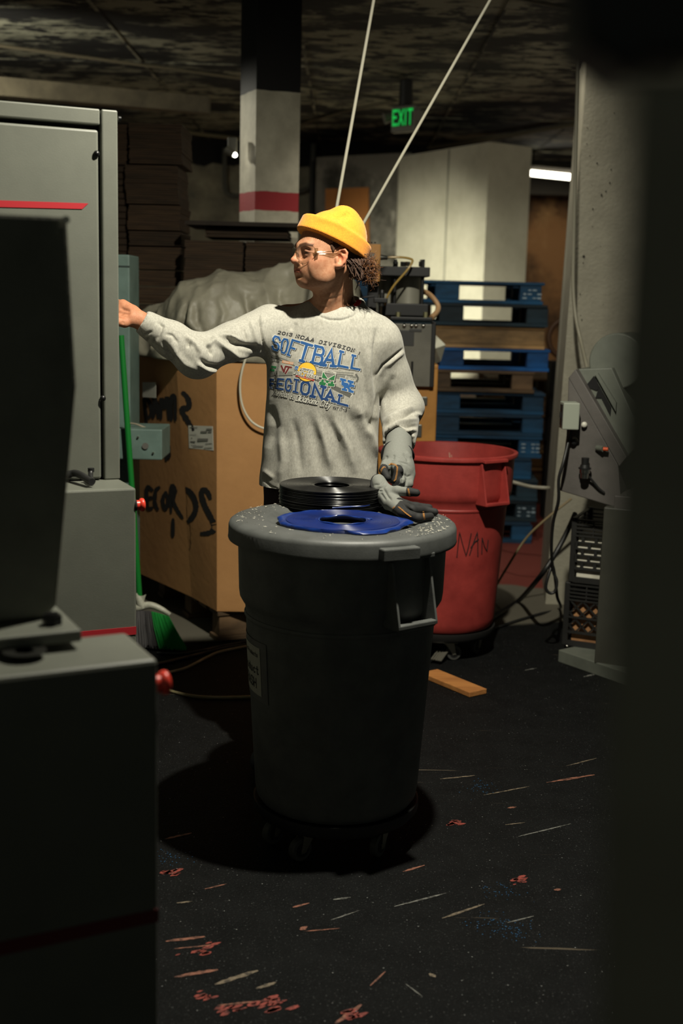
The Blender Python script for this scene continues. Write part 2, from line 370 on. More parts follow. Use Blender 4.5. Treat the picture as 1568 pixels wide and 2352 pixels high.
# ------------------------------------------------------------------ setting
CEIL = 3.2
def zone_mat(name, c, bands, rough=0.7, edge=0.03, axis=2, c2=None, bump=0.1, nscale=6, c2scale=8):
    """paint zones along an object axis: bands = (lo, hi, colour), noisy edges"""
    m = mat(name, c, rough, c2=c2 or c, scale=c2scale, thr=(0.35, 0.75), bump=bump, bscale=60)
    nt = m.node_tree; N, L = nt.nodes, nt.links; b = N['Principled BSDF']; src = b.inputs['Base Color'].links[0].from_socket
    tc = N.new('ShaderNodeTexCoord'); sx = N.new('ShaderNodeSeparateXYZ'); L.new(tc.outputs['Object'], sx.inputs[0])
    nz = N.new('ShaderNodeTexNoise'); nz.inputs['Scale'].default_value = nscale; nz.inputs['Detail'].default_value = 8; L.new(tc.outputs['Object'], nz.inputs['Vector'])
    ma = N.new('ShaderNodeMath'); ma.operation = 'MULTIPLY_ADD'; L.new(nz.outputs['Fac'], ma.inputs[0]); ma.inputs[1].default_value = edge * 2; L.new(sx.outputs[axis], ma.inputs[2])
    for lo, hi, col in bands:
        g = N.new('ShaderNodeMath'); g.operation = 'GREATER_THAN'; L.new(ma.outputs[0], g.inputs[0]); g.inputs[1].default_value = lo + edge
        h = N.new('ShaderNodeMath'); h.operation = 'LESS_THAN'; L.new(ma.outputs[0], h.inputs[0]); h.inputs[1].default_value = hi + edge
        k = N.new('ShaderNodeMath'); k.operation = 'MULTIPLY'; L.new(g.outputs[0], k.inputs[0]); L.new(h.outputs[0], k.inputs[1])
        mx = N.new('ShaderNodeMix'); mx.data_type = 'RGBA'; L.new(k.outputs[0], mx.inputs[0]); L.new(src, mx.inputs[6]); mx.inputs[7].default_value = lin(col); src = mx.outputs[2]
    L.new(src, b.inputs['Base Color']); return m
# floor: black paint worn to grey concrete and a red painted area further back
fm = mat('floor_paint', (18, 19, 19), 0.75, c2=(11, 12, 12), scale=9, thr=(0.35, 0.65), bump=0.6, bscale=160, spec=0.12)
nt = fm.node_tree; N, L = nt.nodes, nt.links; bs = N['Principled BSDF']; src = bs.inputs['Base Color'].links[0].from_socket
tc = N.new('ShaderNodeTexCoord')
def nmix(src, fac, col):
    mx = N.new('ShaderNodeMix'); mx.data_type = 'RGBA'; L.new(fac, mx.inputs[0]); L.new(src, mx.inputs[6]); mx.inputs[7].default_value = lin(col); return mx.outputs[2]
def nnoise(scale, lo, hi, stretch=(1, 1, 1), rot=0, detail=5):
    mp = N.new('ShaderNodeMapping'); mp.inputs['Scale'].default_value = stretch; mp.inputs['Rotation'].default_value = (0, 0, rot)
    L.new(tc.outputs['Object'], mp.inputs[0]); nz = N.new('ShaderNodeTexNoise'); nz.inputs['Scale'].default_value = scale; nz.inputs['Detail'].default_value = detail
    L.new(mp.outputs[0], nz.inputs['Vector']); r = N.new('ShaderNodeMapRange'); r.inputs[1].default_value = lo; r.inputs[2].default_value = hi; L.new(nz.outputs['Fac'], r.inputs[0]); return r.outputs[0]
src = nmix(src, nnoise(190, 0.64, 0.72), (84, 86, 84))
src = nmix(src, nnoise(420, 0.66, 0.72), (100, 102, 100))
src = nmix(src, nnoise(5, 0.70, 0.73, (0.5, 14, 1), -0.6), (84, 76, 64))
sx = N.new('ShaderNodeSeparateXYZ'); L.new(tc.outputs['Object'], sx.inputs[0])
def ngt(sock, v, amp=0.5, scale=2.2):
    nz = N.new('ShaderNodeTexNoise'); nz.inputs['Scale'].default_value = scale; nz.inputs['Detail'].default_value = 8; L.new(tc.outputs['Object'], nz.inputs['Vector'])
    ma = N.new('ShaderNodeMath'); ma.operation = 'MULTIPLY_ADD'; L.new(nz.outputs['Fac'], ma.inputs[0]); ma.inputs[1].default_value = amp; L.new(sock, ma.inputs[2])
    g = N.new('ShaderNodeMapRange'); g.inputs[1].default_value = v + amp / 2; g.inputs[2].default_value = v + amp / 2 + 0.05; L.new(ma.outputs[0], g.inputs[0]); return g.outputs[0]
sk = N.new('ShaderNodeMath'); sk.operation = 'MULTIPLY_ADD'; L.new(sx.outputs[0], sk.inputs[0]); sk.inputs[1].default_value = -.28; L.new(sx.outputs[1], sk.inputs[2])
src = nmix(src, ngt(sk.outputs[0], 5.38, 0.35, 1.2), (104, 100, 88))
src = nmix(src, ngt(sx.outputs[1], 6.45, 0.35), (120, 62, 54))
L.new(src, bs.inputs['Base Color'])
fl = MB().box((0, 7, -0.05), (12, 19, 0.1)).build('floor', fm); tag(fl, kind='structure')
# scuffs and chips of old paint lying in the floor, and plastic crumbs
chips = [((400, 2245), (500, 2228), 9, 'o'), ((455, 2290), (496, 2285), 26, 'r'), ((430, 2195), (480, 2175), 12, 'r'), ((380, 2163), (470, 2152), 8, 'o'), ((590, 2316), (630, 2312), 22, 'r'), ((510, 2328), (545, 2318), 20, 'r'), ((770, 2352), (830, 2308), 8, 'o'), ((800, 2335), (825, 2328), 20, 'r'),
         ((493, 2262), (592, 2230), 9, 'b'), ((588, 2272), (634, 2257), 7, 'b'), ((905, 2083), (1025, 2052), 4, 'w'), ((1015, 2110), (1112, 2077), 5, 'b'), ((925, 2003), (975, 1988), 5, 'o'), ((760, 2114), (825, 2092), 3, 'w'), ((765, 2067), (805, 2062), 5, 'w'), ((672, 2085), (710, 2075), 5, 'o'), ((690, 2137), (705, 2128), 9, 'o'),
         ((470, 2043), (520, 2031), 4, 'o'), ((378, 1928), (440, 1914), 6, 'o'), ((405, 2075), (442, 2071), 4, 'b'), ((1010, 1790), (1090, 1782), 4, 'b'), ((1255, 1798), (1365, 1780), 6, 'o'), ((1110, 1827), (1215, 1807), 3, 'b'), ((1165, 1857), (1185, 1854), 5, 'o'), ((1190, 1922), (1310, 1893), 3, 'w'), ((1160, 1895), (1205, 1890), 3, 'b'), ((1035, 1890), (1052, 1888), 5, 'r'),
         ((1190, 2025), (1200, 2020), 7, 'r'), ((1272, 2045), (1288, 2043), 6, 'o'), ((985, 2237), (1000, 2245), 7, 'b'), ((700, 2140), (780, 2133), 3, 'o'), ((1300, 1760), (1370, 1742), 3, 'b'), ((1165, 2120), (1225, 2105), 3, 'w'), ((850, 2265), (885, 2232), 3, 'o'), ((500, 2310), (600, 2300), 4, 'o'), ((400, 2180), (500, 2170), 4, 'o'), ((620, 2320), (640, 2300), 10, 'r'), ((930, 2260), (970, 2290), 2, 'w'), ((385, 2010), (400, 2006), 6, 'r'), ((1205, 1540), (1232, 1535), 4, 'w'), ((1340, 1555), (1370, 1548), 5, 'w')]
cc = {'o': (134, 88, 70), 'r': (140, 62, 52), 'b': (116, 104, 86), 'w': (112, 112, 106)}
for key, nm in (('o', 'orange_paint_scuff'), ('r', 'red_paint_scuff'), ('b', 'tan_paint_scuff'), ('w', 'grey_paint_scuff')):
    mb = MB()
    for a, b, w, k in chips:
        if k != key: continue
        if k == 'r':
            for j in range(9):
                c = atz(*a, 0).lerp(atz(*b, 0), random.random()) + V((random.gauss(0, .012), random.gauss(0, .012), .0013)); r0 = random.uniform(.003, .011); u = V((cos(.55), sin(.55), 0)); v = V((-sin(.55), cos(.55), 0)); m_ = 9
                mb.add([c + u * r0 * 1.8 * cos(2 * PI * i / m_) * random.uniform(.7, 1.1) + v * r0 * .8 * sin(2 * PI * i / m_) * random.uniform(.6, 1.1) for i in range(m_)], [tuple(range(m_))])
            continue
        A, B = atz(*a, 0), atz(*b, 0); d = (B - A); s = d.cross(V((0, 0, 1))).normalized(); n = 10; up = []; dn = []
        wz = w / FPX * (A - CAM).length * 0.9
        for i in range(n + 1):
            t = i / n; e = math.sin(PI * min(max(t, 0.03), 0.97)) ** 0.45 * wz
            up.append(A + d * t + s * e * random.uniform(0.55, 1.05) + V((0, 0, 0.0012))); dn.append(A + d * t - s * e * random.uniform(0.55, 1.05) + V((0, 0, 0.0012)))
        for i in range(n): mb.add([up[i], dn[i], dn[i + 1], up[i + 1]], [(0, 1, 2, 3)])
    tag(mb.build(nm, mat(nm, cc[key], 0.6, c2=tuple(int(x * .5) for x in cc[key]), scale=60, thr=(.45, .6)), fl), kind='stuff')
mb = MB()
for i in range(900):
    x, y = random.uniform(-0.7, 1.4), random.uniform(2.0, 5.4); r = random.uniform(0.0006, 0.0022); a = random.uniform(0, 6)
    mb.add([(x + r * cos(a + j * 1.57), y + r * sin(a + j * 1.57), 0.0015) for j in range(4)], [(0, 1, 2, 3)])
tag(mb.build('plastic_crumb', mat('crumb', (120, 122, 120), 0.5), fl), kind='stuff')
mb = MB()
for i in range(260):
    x, y = random.gauss(0, 1), random.gauss(0, 1); c = random.choice([atz(1170, 2140, 0), atz(1130, 2120, 0), atz(390, 1970, 0), atz(1104, 1808, 0), atz(1150, 2045, 0)]); r = random.uniform(0.0008, 0.0022)
    p = c + V((x * 0.03, y * 0.03, 0.0016)); mb.add([p + V((r, 0, 0)), p + V((0, r, 0)), p - V((r, 0, 0)), p - V((0, r, 0))], [(0, 1, 2, 3)])
tag(mb.build('blue_plastic_crumb', mat('blue_crumb', (40, 90, 130), 0.5), fl), kind='stuff')
# ceiling
cm = mat('ceiling_black_paint', (150, 150, 130), 0.85, c2=(16, 17, 16), scale=1.1, thr=(0.44, 0.53), stretch=(1, 1.7, 1), rot=0.5, c3=(6, 6, 6), scale3=5.5, thr3=(0.50, 0.56), bump=0.5, bscale=10, detail=12)
ce = MB().box((0, 8, CEIL + 0.1), (12, 17, 0.2)).build('ceiling', cm); tag(ce, kind='structure')
sm_ = mat('form_seam_paint', (150, 148, 128), .85, c2=(30, 30, 28), scale=3, thr=(.4, .55))
for k in range(9):
    MB().box((-4.0 + k * 1.22, 8.5, CEIL - .004), (.018, 15, .008)).build('form_seam', sm_, ce)
for k in range(6):
    MB().box((0, 4.6 + k * 2.44, CEIL - .004), (11, .022, .008)).build('form_seam', sm_, ce)
# board-form seams / conduits under the ceiling
def conduit(name, pts, r, col, label, z=None, flat=False):
    P = [atz(p[0], p[1], (z or CEIL) - r - 0.004) for p in pts]
    o = MB().tube(P, r, 6).build(name, mat('conduit_%s' % col[0], col, 0.7), smooth=40); return tag(o, label, 'conduit')
conduit('ceiling_conduit', [(-40, 100), (300, 146), (560, 181)], 0.012, (112, 104, 84), 'long thin conduit on the ceiling left of the centre column')
conduit('ceiling_conduit', [(672, 195), (800, 213), (912, 232)], 0.010, (66, 64, 52), 'dark thin conduit on the ceiling running up to the exit sign')
conduit('ceiling_conduit', [(672, 290), (780, 258), (905, 234)], 0.014, (110, 104, 84), 'thin conduit on the ceiling from the centre column to the exit sign')
conduit('ceiling_conduit', [(412, 302), (545, 318), (690, 333), (872, 353)], 0.020, (140, 132, 106), 'pale conduit far back on the ceiling passing behind the centre column')
conduit('ceiling_conduit', [(872, 355), (1100, 322), (1335, 284)], 0.022, (120, 112, 90), 'pale conduit far back on the ceiling above the white partition')
conduit('ceiling_conduit', [(1165, -8), (1230, 6), (1330, 24)], 0.008, (100, 94, 78), 'short conduit on the ceiling above the white column')
# pale duct high on the left
d0, d1 = at(-60, 192, 8.4), at(478, 240, 9.6)
du = MB().prism([d0 + V((0, 0, -.06)), d0 + V((0, .16, -.06)), d0 + V((0, .16, .06)), d0 + V((0, 0, .06))], d1 - d0).build('ceiling_duct', mat('duct', (120, 112, 92), 0.6, c2=(90, 84, 70), scale=4)); tag(du, 'long pale flat duct hung below the ceiling above the grey press cabinet', 'duct')
# back wall with black painted top, white boxed partition, plywood
wm = zone_mat('back_wall_concrete', (176, 170, 144), [(2.93, 9, (14, 14, 13))], 0.8, 0.05, c2=(92, 90, 80), c2scale=3)
wb = MB().box((-2.0, 14.1, 1.6), (8.0, 0.2, 3.2)).build('wall_back', wm); tag(wb, kind='structure')
p0 = V((-0.35, 13.0, 0)); p1 = V((0.60, 12.35, 0))
wc = MB().prism([(p0.x, p0.y, 0), (p1.x, p1.y, 0), (p1.x, p1.y + .3, 0), (p0.x, 14.0, 0)], (0, 0, 2.93)).build('wall_middle', mat('raw_concrete', (140, 136, 124), 0.85, c2=(70, 68, 60), scale=2.2, thr=(.4, .6), c3=(190, 186, 170), scale3=3, thr3=(.6, .75), bump=.3)); tag(wc, kind='structure')
WL, WC, WR = at(913, 480, 12.3), at(1117, 480, 11.0), at(1214, 480, 11.3)
wi = MB().prism([(WL.x, 12.3, 0), (WC.x, 11.0, 0), (WR.x, 11.3, 0), (WR.x - .05, 12.9, 0), (WL.x, 12.9, 0)], (0, 0, 2.88)).build('wall_inner', mat('white_wall', (226, 222, 200), 0.75, c2=(206, 202, 180), scale=3, bump=.03)); tag(wi, kind='structure')
a, b = V((WL.x, 12.3, 0)), V((WC.x, 11.0, 0)); q = a.lerp(b, 0.585); nn = V((-(b - a).y, (b - a).x, 0)).normalized() * -1
if nn.y > 0: nn = -nn
MB().box(q + V((0, 0, 1.44)) + nn * 0.004, (0.016, 0.012, 2.86)).build('panel_seam', mat('seam_grey', (150, 148, 134), 0.7), wi)
wr = MB().box((3.6, 16.6, 1.6), (4.2, 0.2, 3.2)).build('wall_far', mat('stained_wall', (150, 112, 74), 0.85, c2=(60, 46, 34), scale=1.1, thr=(.4, .62), c3=(176, 140, 96), scale3=1.6)); tag(wr, kind='structure')
bm_ = MB().box((3.1, 15.3, 3.0), (3.2, 0.25, 0.4)).build('ceiling_beam', mat('beam_dark', (24, 22, 18), 0.9)); tag(bm_, kind='structure')
# plywood sheet on the concrete wall
n2 = V(((p1 - p0).y, -(p1 - p0).x, 0)).normalized()
P = [onplane(x, y, p0 + n2 * 0.02, n2) for x, y in ((747, 434), (846, 430), (848, 640), (746, 640))]
pw = MB().prism(P, -n2 * 0.012).build('plywood_sheet', mat('plywood', (196, 128, 66), 0.7, c2=(160, 100, 50), scale=5, stretch=(1, 1, .12), c3=(90, 54, 28), scale3=7, thr3=(.68, .75)))
tag(pw, 'orange plywood sheet fixed to the raw concrete wall behind the person', 'plywood')
# pipes on the back wall
pipe_m = mat('grey_pipe', (96, 96, 86), 0.5)
P = [at(516, 340, 13.9), at(516, 425, 13.9), at(519, 440, 13.9), at(528, 449, 13.9), at(545, 451, 13.9), at(690, 440, 13.9), at(712, 430, 13.9), at(718, 400, 13.9), at(720, 330, 13.9)]
tag(MB().tube(P, 0.028, 8).build('wall_pipe', pipe_m, smooth=40), 'grey bent pipe on the far wall beside the centre column', 'pipe')
P = [at(718, 370, 13.5), at(717, 520, 13.5), at(716, 640, 13.5)]
tag(MB().tube(P, 0.036, 8).build('drain_pipe', mat('dark_pipe', (40, 40, 36), 0.5), smooth=40), 'dark vertical pipe in the corner behind the centre column', 'pipe')
# columns
def column(name, base, top, label, m):
    mb = MB().prism(base, V(top) - V(base[0])); o = mb.build(name, m); tag(o, label, 'column'); return o
cmz = zone_mat('column_paint', (214, 208, 186), [(2.60, 9, (15, 15, 15)), (1.975, 2.075, (166, 42, 48))], 0.7, 0.008, c2=(172, 166, 146), c2scale=7, bump=.18, nscale=12)
A = at(586, 400, 6.8); r = V((0.233, 0.085, 0)); l = V((-0.103, 0.225, 0)); A.z = 0
column('concrete_column', [A, A + r, A + r + l, A + l], A + V((0.0, 0, CEIL)), 'square white column with a red band and black painted top in the middle of the room', cmz)
cmr = zone_mat('column_paint_plain', (166, 162, 144), [(2.70, 9, (15, 15, 15))], 0.7, 0.03, c2=(142, 138, 122), c2scale=5, bump=.22)
t0, t1 = at(1350, 130, 5.9), atz(1252, 1387, 0)
dirx = (t0 - t1) / (t0.z - t1.z); q0 = t1; q1 = q0 + V((0.85, -0.05, 0)); q2 = q1 + V((0, .8, 0)); q3 = q0 + V((0.1, .8, 0))
o = MB().prism([q0, q1, q2, q3], dirx * CEIL).build('concrete_column', cmr); tag(o, 'wide white column with pocked paint behind the grey control box', 'column')
pm = mat('pock_dark', (52, 48, 40), 0.9); mb = MB(); nrm = V((-0.05, -0.85, 0)).cross(dirx).normalized()
fr = (q1 - q0).cross(dirx).normalized()
if fr.y > 0: fr = -fr
for x, y, s in ((1371, 375, 5), (1403, 390, 4), (1400, 420, 5), (1391, 440, 4), (1381, 448, 6), (1361, 480, 5), (1340, 590, 7), (1339, 604, 4), (1347, 330, 3), (1354, 358, 3), (1410, 260, 3), (1348, 293, 3), (1360, 520, 3), (1379, 566, 3), (1332, 676, 4), (1336, 735, 4), (1333, 725, 3), (1358, 425, 2), (1385, 700, 2)):
    c = onplane(x, y, q0 + fr * 0.001, fr); rr = s / FPX * 5.9 * .5; k = random.uniform(0, 3)
    mb.add([c + V((rr * cos(j + k) * random.uniform(.5, 1), 0, rr * 1.4 * sin(j + k) * random.uniform(.5, 1))) + fr * 0.001 for j in range(6)], [(0, 1, 2, 3, 4, 5)])
mb.build('pock_mark', pm, o); o.children[0]['kind'] = 'stuff'
# hoses from the ceiling
hose_m = mat('pale_hose', (196, 192, 172), 0.45)
tag(MB().tube([at(902, -260, 4.75), at(858, 0, 4.75), at(775, 465, 4.8), at(741, 660, 4.85)], 0.0065, 8).build('air_hose', hose_m, smooth=60), 'pale taut hose dropping from the ceiling straight behind the yellow beanie', 'hose')
tag(MB().tube([at(1290, -290, 4.75), at(1125, 0, 4.75), at(835, 512, 4.85), at(748, 665, 4.95)], 0.0060, 8).build('air_hose', hose_m, smooth=60), 'pale taut hose slanting down from the ceiling past the exit sign', 'hose')
P = [at(1329, 20, 5.6), at(1327, 130, 5.6), at(1322, 330, 5.6), at(1317, 560, 5.62), at(1316, 660, 5.62), at(1322, 730, 5.6), at(1335, 790, 5.55), at(1348, 846, 5.3)]
def smooth_path(P, n=8):
    P = [V(p) for p in P]; out = []
    for i in range(len(P) - 1):
        a, b, c, d = P[max(i - 1, 0)], P[i], P[i + 1], P[min(i + 2, len(P) - 1)]
        for k in range(n):
            t = k / n; out.append(0.5 * ((2 * b) + (c - a) * t + (2 * a - 5 * b + 4 * c - d) * t * t + (3 * b - a - 3 * c + d) * t ** 3))
    return out + [P[-1]]
tag(MB().tube(smooth_path(P), 0.0085, 8).build('air_hose', mat('dull_hose', (150, 146, 128), 0.5), smooth=60), 'vertical hose hanging in front of the white column down to the grey control box', 'hose')
# exit sign
c = at(930, 274, 10.0); ang = math.radians(-40); ex = empty('exit_sign', (c.x, c.y, c.z), ang, 'green lit EXIT sign hanging from the dark ceiling with two lamp heads', 'exit sign')
def loc(o, p): return parent_matrix(o) @ V(p)
wht = mat('sign_white', (120, 118, 108), 0.5)
mb = MB(); mb.box((0, 0, 0), (0.235, 0.06, 0.20)); mb.build('housing', wht, ex, bev=0.008, local=True)
MB().box((0, -0.031, 0.012), (0.19, 0.004, 0.135)).build('sign_face', mat('sign_face', (26, 60, 34), 0.5), ex, local=True)
qs, tw = text_quads('EXIT', 0.2, 0.3, 0.62); mb = MB()
for qd in qs: mb.add([((p[0] - tw / 2) * 0.064, -0.0345, (p[1] - .5) * 0.105 + 0.012) for p in qd], [(0, 1, 2, 3)])
mb.build('exit_lettering', mat('exit_green', (24, 200, 84), 0.5, emit=.55), ex, local=True)
MB().cyl((0, 0, 0.1), (0, 0, CEIL - c.z), 0.055, 0.05).build('mount', mat('sign_dark', (30, 30, 28), .6), ex, local=True)
for sgn in (-1, 1):
    mb = MB(); mb.cyl((sgn * 0.13, 0.0, 0.03), (sgn * 0.17, -0.05, 0.01), 0.03, 0.045, 12).cyl((sgn * .10, 0, .04), (sgn * .14, 0, .03), .016, seg=8); mb.build('lamp_head', wht, ex, smooth=40, local=True)
# small clip light by the column and the far fluorescent tube
c = at(533, 352, 6.9); cl = empty('small_lamp', c, 0, 'small bright bulb lamp on the left side of the centre column', 'lamp')
MB().box((0.0, 0.02, 0.04), (0.05, 0.05, 0.09)).build('bracket', mat('lamp_grey', (110, 108, 96), .5), cl, bev=.006, local=True)
MB().cyl((-0.03, -.02, 0.015), (0.012, -.03, -0.01), 0.026, 0.018, 12).build('shade', mat('lamp_grey', 0), cl, smooth=40, local=True)
MB().ball((0.018, -.032, -0.012), 0.0135).build('bulb', mat('bulb_glow', (255, 250, 235), .4, emit=9), cl, smooth=60, local=True)
a, b = at(1214, 397, 14.2), at(1332, 409, 13.9); ft = empty('fluorescent_light', a.lerp(b, .5), 0, 'glowing fluorescent tube light in the far room right of the white partition', 'ceiling light')
MB().tube([a, b], 0.034, 10).build('tube', mat('tube_glow', (255, 248, 226), .4, emit=7), ft, smooth=40)
MB().tube([a + V((-.02, .02, .085)), b + V((.02, .02, .085))], 0.045, 6).build('fixture_body', mat('lamp_dark', (60, 54, 44), .6), ft, smooth=40)
mb = MB()
for p in (a.lerp(b, .08), a.lerp(b, .9)): mb.tube([p + V((0, .02, .1)), p + V((0, .02, CEIL - p.z))], 0.012, 6)
hg = [MB().tube([p + V((0, .02, .1)), p + V((0, .02, CEIL - p.z))], 0.012, 6).build('hanger', mat('lamp_dark', 0), ft) for p in (a.lerp(b, .08), a.lerp(b, .9))]
lamp('fluorescent_glow', 'SPOT', a.lerp(b, .5) + V((0, -.1, -.12)), 70, (1, .86, .62), .1, a.lerp(b, .5) + V((0, .9, -2.0)), 150, .5)
# ------------------------------------------------------------------ grey press machines (left), control machine (right)
grey = mat('machine_grey', (106, 108, 98), 0.45, c2=(97, 99, 90), scale=5, thr=(.35, .7), bump=0.025, bscale=260, c3=(112, 112, 100), scale3=30, thr3=(.72, .78))
grey2 = mat('machine_grey_dark', (112, 114, 102), 0.5, c2=(92, 94, 84), scale=7, bump=.05, bscale=200)
blackm = mat('black_metal', (26, 26, 26), 0.45); redp = mat('stripe_red', (176, 40, 48), 0.45); screw_m = mat('screw_black', (34, 34, 34), 0.35, 0.6)
redb = mat('button_red', (214, 62, 46), 0.35); gapm = mat('gap_black', (14, 14, 14), .9)
class Fr:                                          # machine frame: u right along front face, w back, z up; origin right front edge
    def __init__(s, o, ang): s.o = V((o.x, o.y, 0)); s.u = V((cos(ang), sin(ang), 0)); s.w = V((-sin(ang), cos(ang), 0)); s.M = Matrix((s.u, s.w, V((0, 0, 1)))).transposed()
    def p(s, u, w, z): return s.o + s.u * u + s.w * w + V((0, 0, z))
    def box(s, mb, u0, u1, w0, w1, z0, z1): return mb.box(s.p((u0 + u1) / 2, (w0 + w1) / 2, (z0 + z1) / 2), (u1 - u0, w1 - w0, z1 - z0), s.M)
    def px(s, x, y, w=0): return onplane(x, y, s.p(0, w, 0), s.w)          # photo pixel on the plane w
    def uz(s, x, y, w=0): q = s.px(x, y, w) - s.o; return q.dot(s.u), q.z
PH = math.radians(25)
F1 = Fr(at(274, 800, 3.2), PH)
pm1 = empty('record_press', F1.o, 0, 'tall grey press cabinet with red stripe that the person reaches behind', 'machine')
ztop = F1.uz(264, 253)[1]; zbox = F1.uz(278, 1101)[1]
u_p = F1.uz(233, 300)[0]
F1.box(MB(), -1.0, 0, 0.0, .06, zbox, ztop - .003)
F1.box(MB(), u_p, 0, 0.0, 0.06, zbox, ztop).build('corner_post', grey, pm1, bev=.004)
z_rail = F1.uz(230, 287)[1]; 
F1.box(MB(), -1.0, u_p - .003, 0.002, 0.06, z_rail, ztop).build('top_rail', grey, pm1, bev=.004)
F1.box(MB(), -1.0, u_p, 0.03, 0.62, zbox, z_rail).build('cabinet_body', gapm, pm1)
F1.box(MB(), -1.0, -0.002, 0.06, 0.64, zbox, ztop - .01).build('cabinet_shell', grey, pm1, bev=.004)
F1.box(MB(), -1.0, u_p - .009, -0.004, 0.03, zbox + .004, z_rail - .013).build('door', grey, pm1, bev=.006)
door = [k for k in pm1.children if k.name.startswith('door')][0]
w_ = -0.0055
MB().prism([F1.px(*q, w_) for q in ((-150, 455), (203, 467), (189, 480), (-150, 472))], -F1.w * -0.001).build('red_stripe', redp, door)
for x, y in ((222, 353), (236, 915)):
    c = F1.px(x, y, w_); sc = MB().lathe([(0.0, .007), (.005, .006), (.0075, .003), (.008, 0)], seg=16)
    vs = [c + F1.u * v[0] + V((0, 0, v[1])) - F1.w * v[2] for v in [V(q) for q in sc.v]]
    k = MB(); k.add(vs, sc.f); s_ = k.build('screw', screw_m, door, smooth=50)
    MB().cyl(c - F1.w * .0068, c - F1.w * .0074, .0028, seg=6).build('hex_socket', gapm, s_) if False else None
c = F1.p(0.004, .01, F1.uz(268, 271)[1]); MB().cyl(c, c + F1.u * .006, .007, seg=10).build('side_bolt', screw_m, pm1, smooth=40)
# lower box in front
wf = -0.155; 
F1.box(MB(), -1.0, 0.0, wf, 0.62, 0.10, zbox).build('base_box', grey, pm1, bev=.005)
F1.box(MB(), -1.0, -0.03, wf + .05, 0.6, 0.0, 0.10).build('plinth', blackm, pm1)
base = [k for k in pm1.children if k.name.startswith('base_box')][0]
zs0, zs1 = F1.uz(300, 1458, wf)[1], F1.uz(300, 1440, wf)[1]
F1.box(MB(), -.98, -.001, wf - .0012, wf, zs0, zs1).build('red_stripe', redp, base)
def stop_button(par, c, ax, s=1.0):
    b = MB().cyl(c, c + ax * .012 * s, .0125 * s, seg=20).build('stop_button', redb, par, smooth=40)
    prof = [(.0, .026), (.012, .0255), (.0165, .023), (.0175, .019), (.0165, .015), (.0135, .012)]
    x, y, z = frame_of(ax); k = MB().lathe(prof, seg=24); vs = [c + (x * v[0] + y * v[1] + z * v[2]) * s for v in k.v]
    q = MB(); q.add(vs, k.f); q.build('button_cap', redb, b, smooth=50)
    MB().cyl(c - ax * .002, c + ax * .003 * s, .0155 * s, seg=20).build('button_collar', gapm, b, smooth=40)
stop_button(pm1, F1.p(0, wf + .012, F1.uz(312, 1162, wf)[1]), F1.u)
# bent black handle lying on the base box
P = [atz(150, 1092, zbox + .018), atz(170, 1087, zbox + .024), atz(185, 1091, zbox + .024), atz(200, 1101, zbox + .018), atz(211, 1107, zbox + .015)]
hd = empty('cable_stub', P[2], 0, 'short black cable end lying on the base box of the press', 'cable')
MB().tube(smooth_path(P), .0095, 10).build('cable_sheath', blackm, hd, smooth=60)
P = [atz(214, 1106, zbox + .012), atz(209, 1098, zbox + .018), atz(208, 1090, zbox + .024), atz(209, 1080, zbox + .034)]
MB().tube(smooth_path(P), .0065, 10).build('cable_plug', blackm, hd, smooth=60)
MB().cyl(P[-1] - V((0, 0, .004)), P[-1] + V((0, 0, .006)), .0085, seg=12).build('plug_collar', blackm, hd, smooth=40)
# press in the near left: base box, plate, upright
F2 = Fr(at(363, 1516, 1.82), math.radians(27)); zb2 = F2.px(362, 1515).z
pm2 = empty('press_stand', F2.o, 0, 'unlit grey press stand close to the camera with a tall dark upright', 'machine')
F2.box(MB(), -1.0, 0, 0, 0.17, 0.05, zb2).build('base_box', grey, pm2, bev=.007)
F2.box(MB(), -1.0, -.02, .02, 0.75, 0.0, .05).build('plinth', blackm, pm2)
F2.box(MB(), -1.0, -.14, .17, 0.8, 0.05, zb2 - .10).build('rear_body', grey2, pm2, bev=.005)
b2 = [k for k in pm2.children if k.name.startswith('base_box')][0]
u0, z0 = F2.uz(300, 2100); z1 = F2.uz(300, 2130)[1]
F2.box(MB(), -1.0, -.0, -.0012, 0, z1, z0).build('red_stripe', mat('stripe_dull_red', (92, 26, 28), .5), b2)
c = F2.p(0, .03, F2.uz(385, 2115)[1]); MB().cyl(c, c + F2.u * .008, .006, seg=10).build('side_bolt', screw_m, pm2, smooth=40)
F2.box(MB(), 0, .0015, .02, .05, *sorted((F2.uz(378, 1812)[1], F2.uz(378, 1782)[1]))).build('yellow_label', mat('label_yellow', (220, 176, 40), .5), pm2)
stop_button(pm2, F2.p(0, .035, F2.uz(372, 1571, .03)[1]), F2.u, 1.15)
wq = 0.10; pl_z = zb2 + .055
PU = F2.uz(188, 1448, wq)[0]; zp1 = F2.uz(187, 1447, wq)[1]; zp0 = F2.uz(187, 1474, wq)[1]
plate = F2.box(MB(), -.62, PU, wq, wq + .34, zp0, zp1).build('mounting_plate', grey, pm2, bev=.003)
c = F2.p(PU - .035, wq + .05, zp1); bo = MB().cyl(c, c + V((0, 0, .016)), .016, seg=6).cyl(c + V((0, 0, .016)), c + V((0, 0, .019)), .011, seg=12).build('hex_bolt', screw_m, pm2)
P = [F2.px(*q, wq + .09) for q in ((-420, 470), (155, 497), (177, 885), (131, 1392), (106, 1420), (-30, 1470), (-420, 1560))]
P = [p if p.z > zp1 else V((p.x, p.y, zp1)) for p in P]
up = MB().prism(P, F2.w * .10).build('upright', mat('upright_grey', (118, 119, 106), 0.5, c2=(104, 105, 94), scale=8, bump=.08), pm2, bev=.006)
c = F2.px(150, 505, wq + .085); MB().cyl(c, c - F2.w * .006, .006, seg=10).build('corner_bolt', mat('bright_bolt', (190, 188, 176), .3, 1), up, smooth=40)
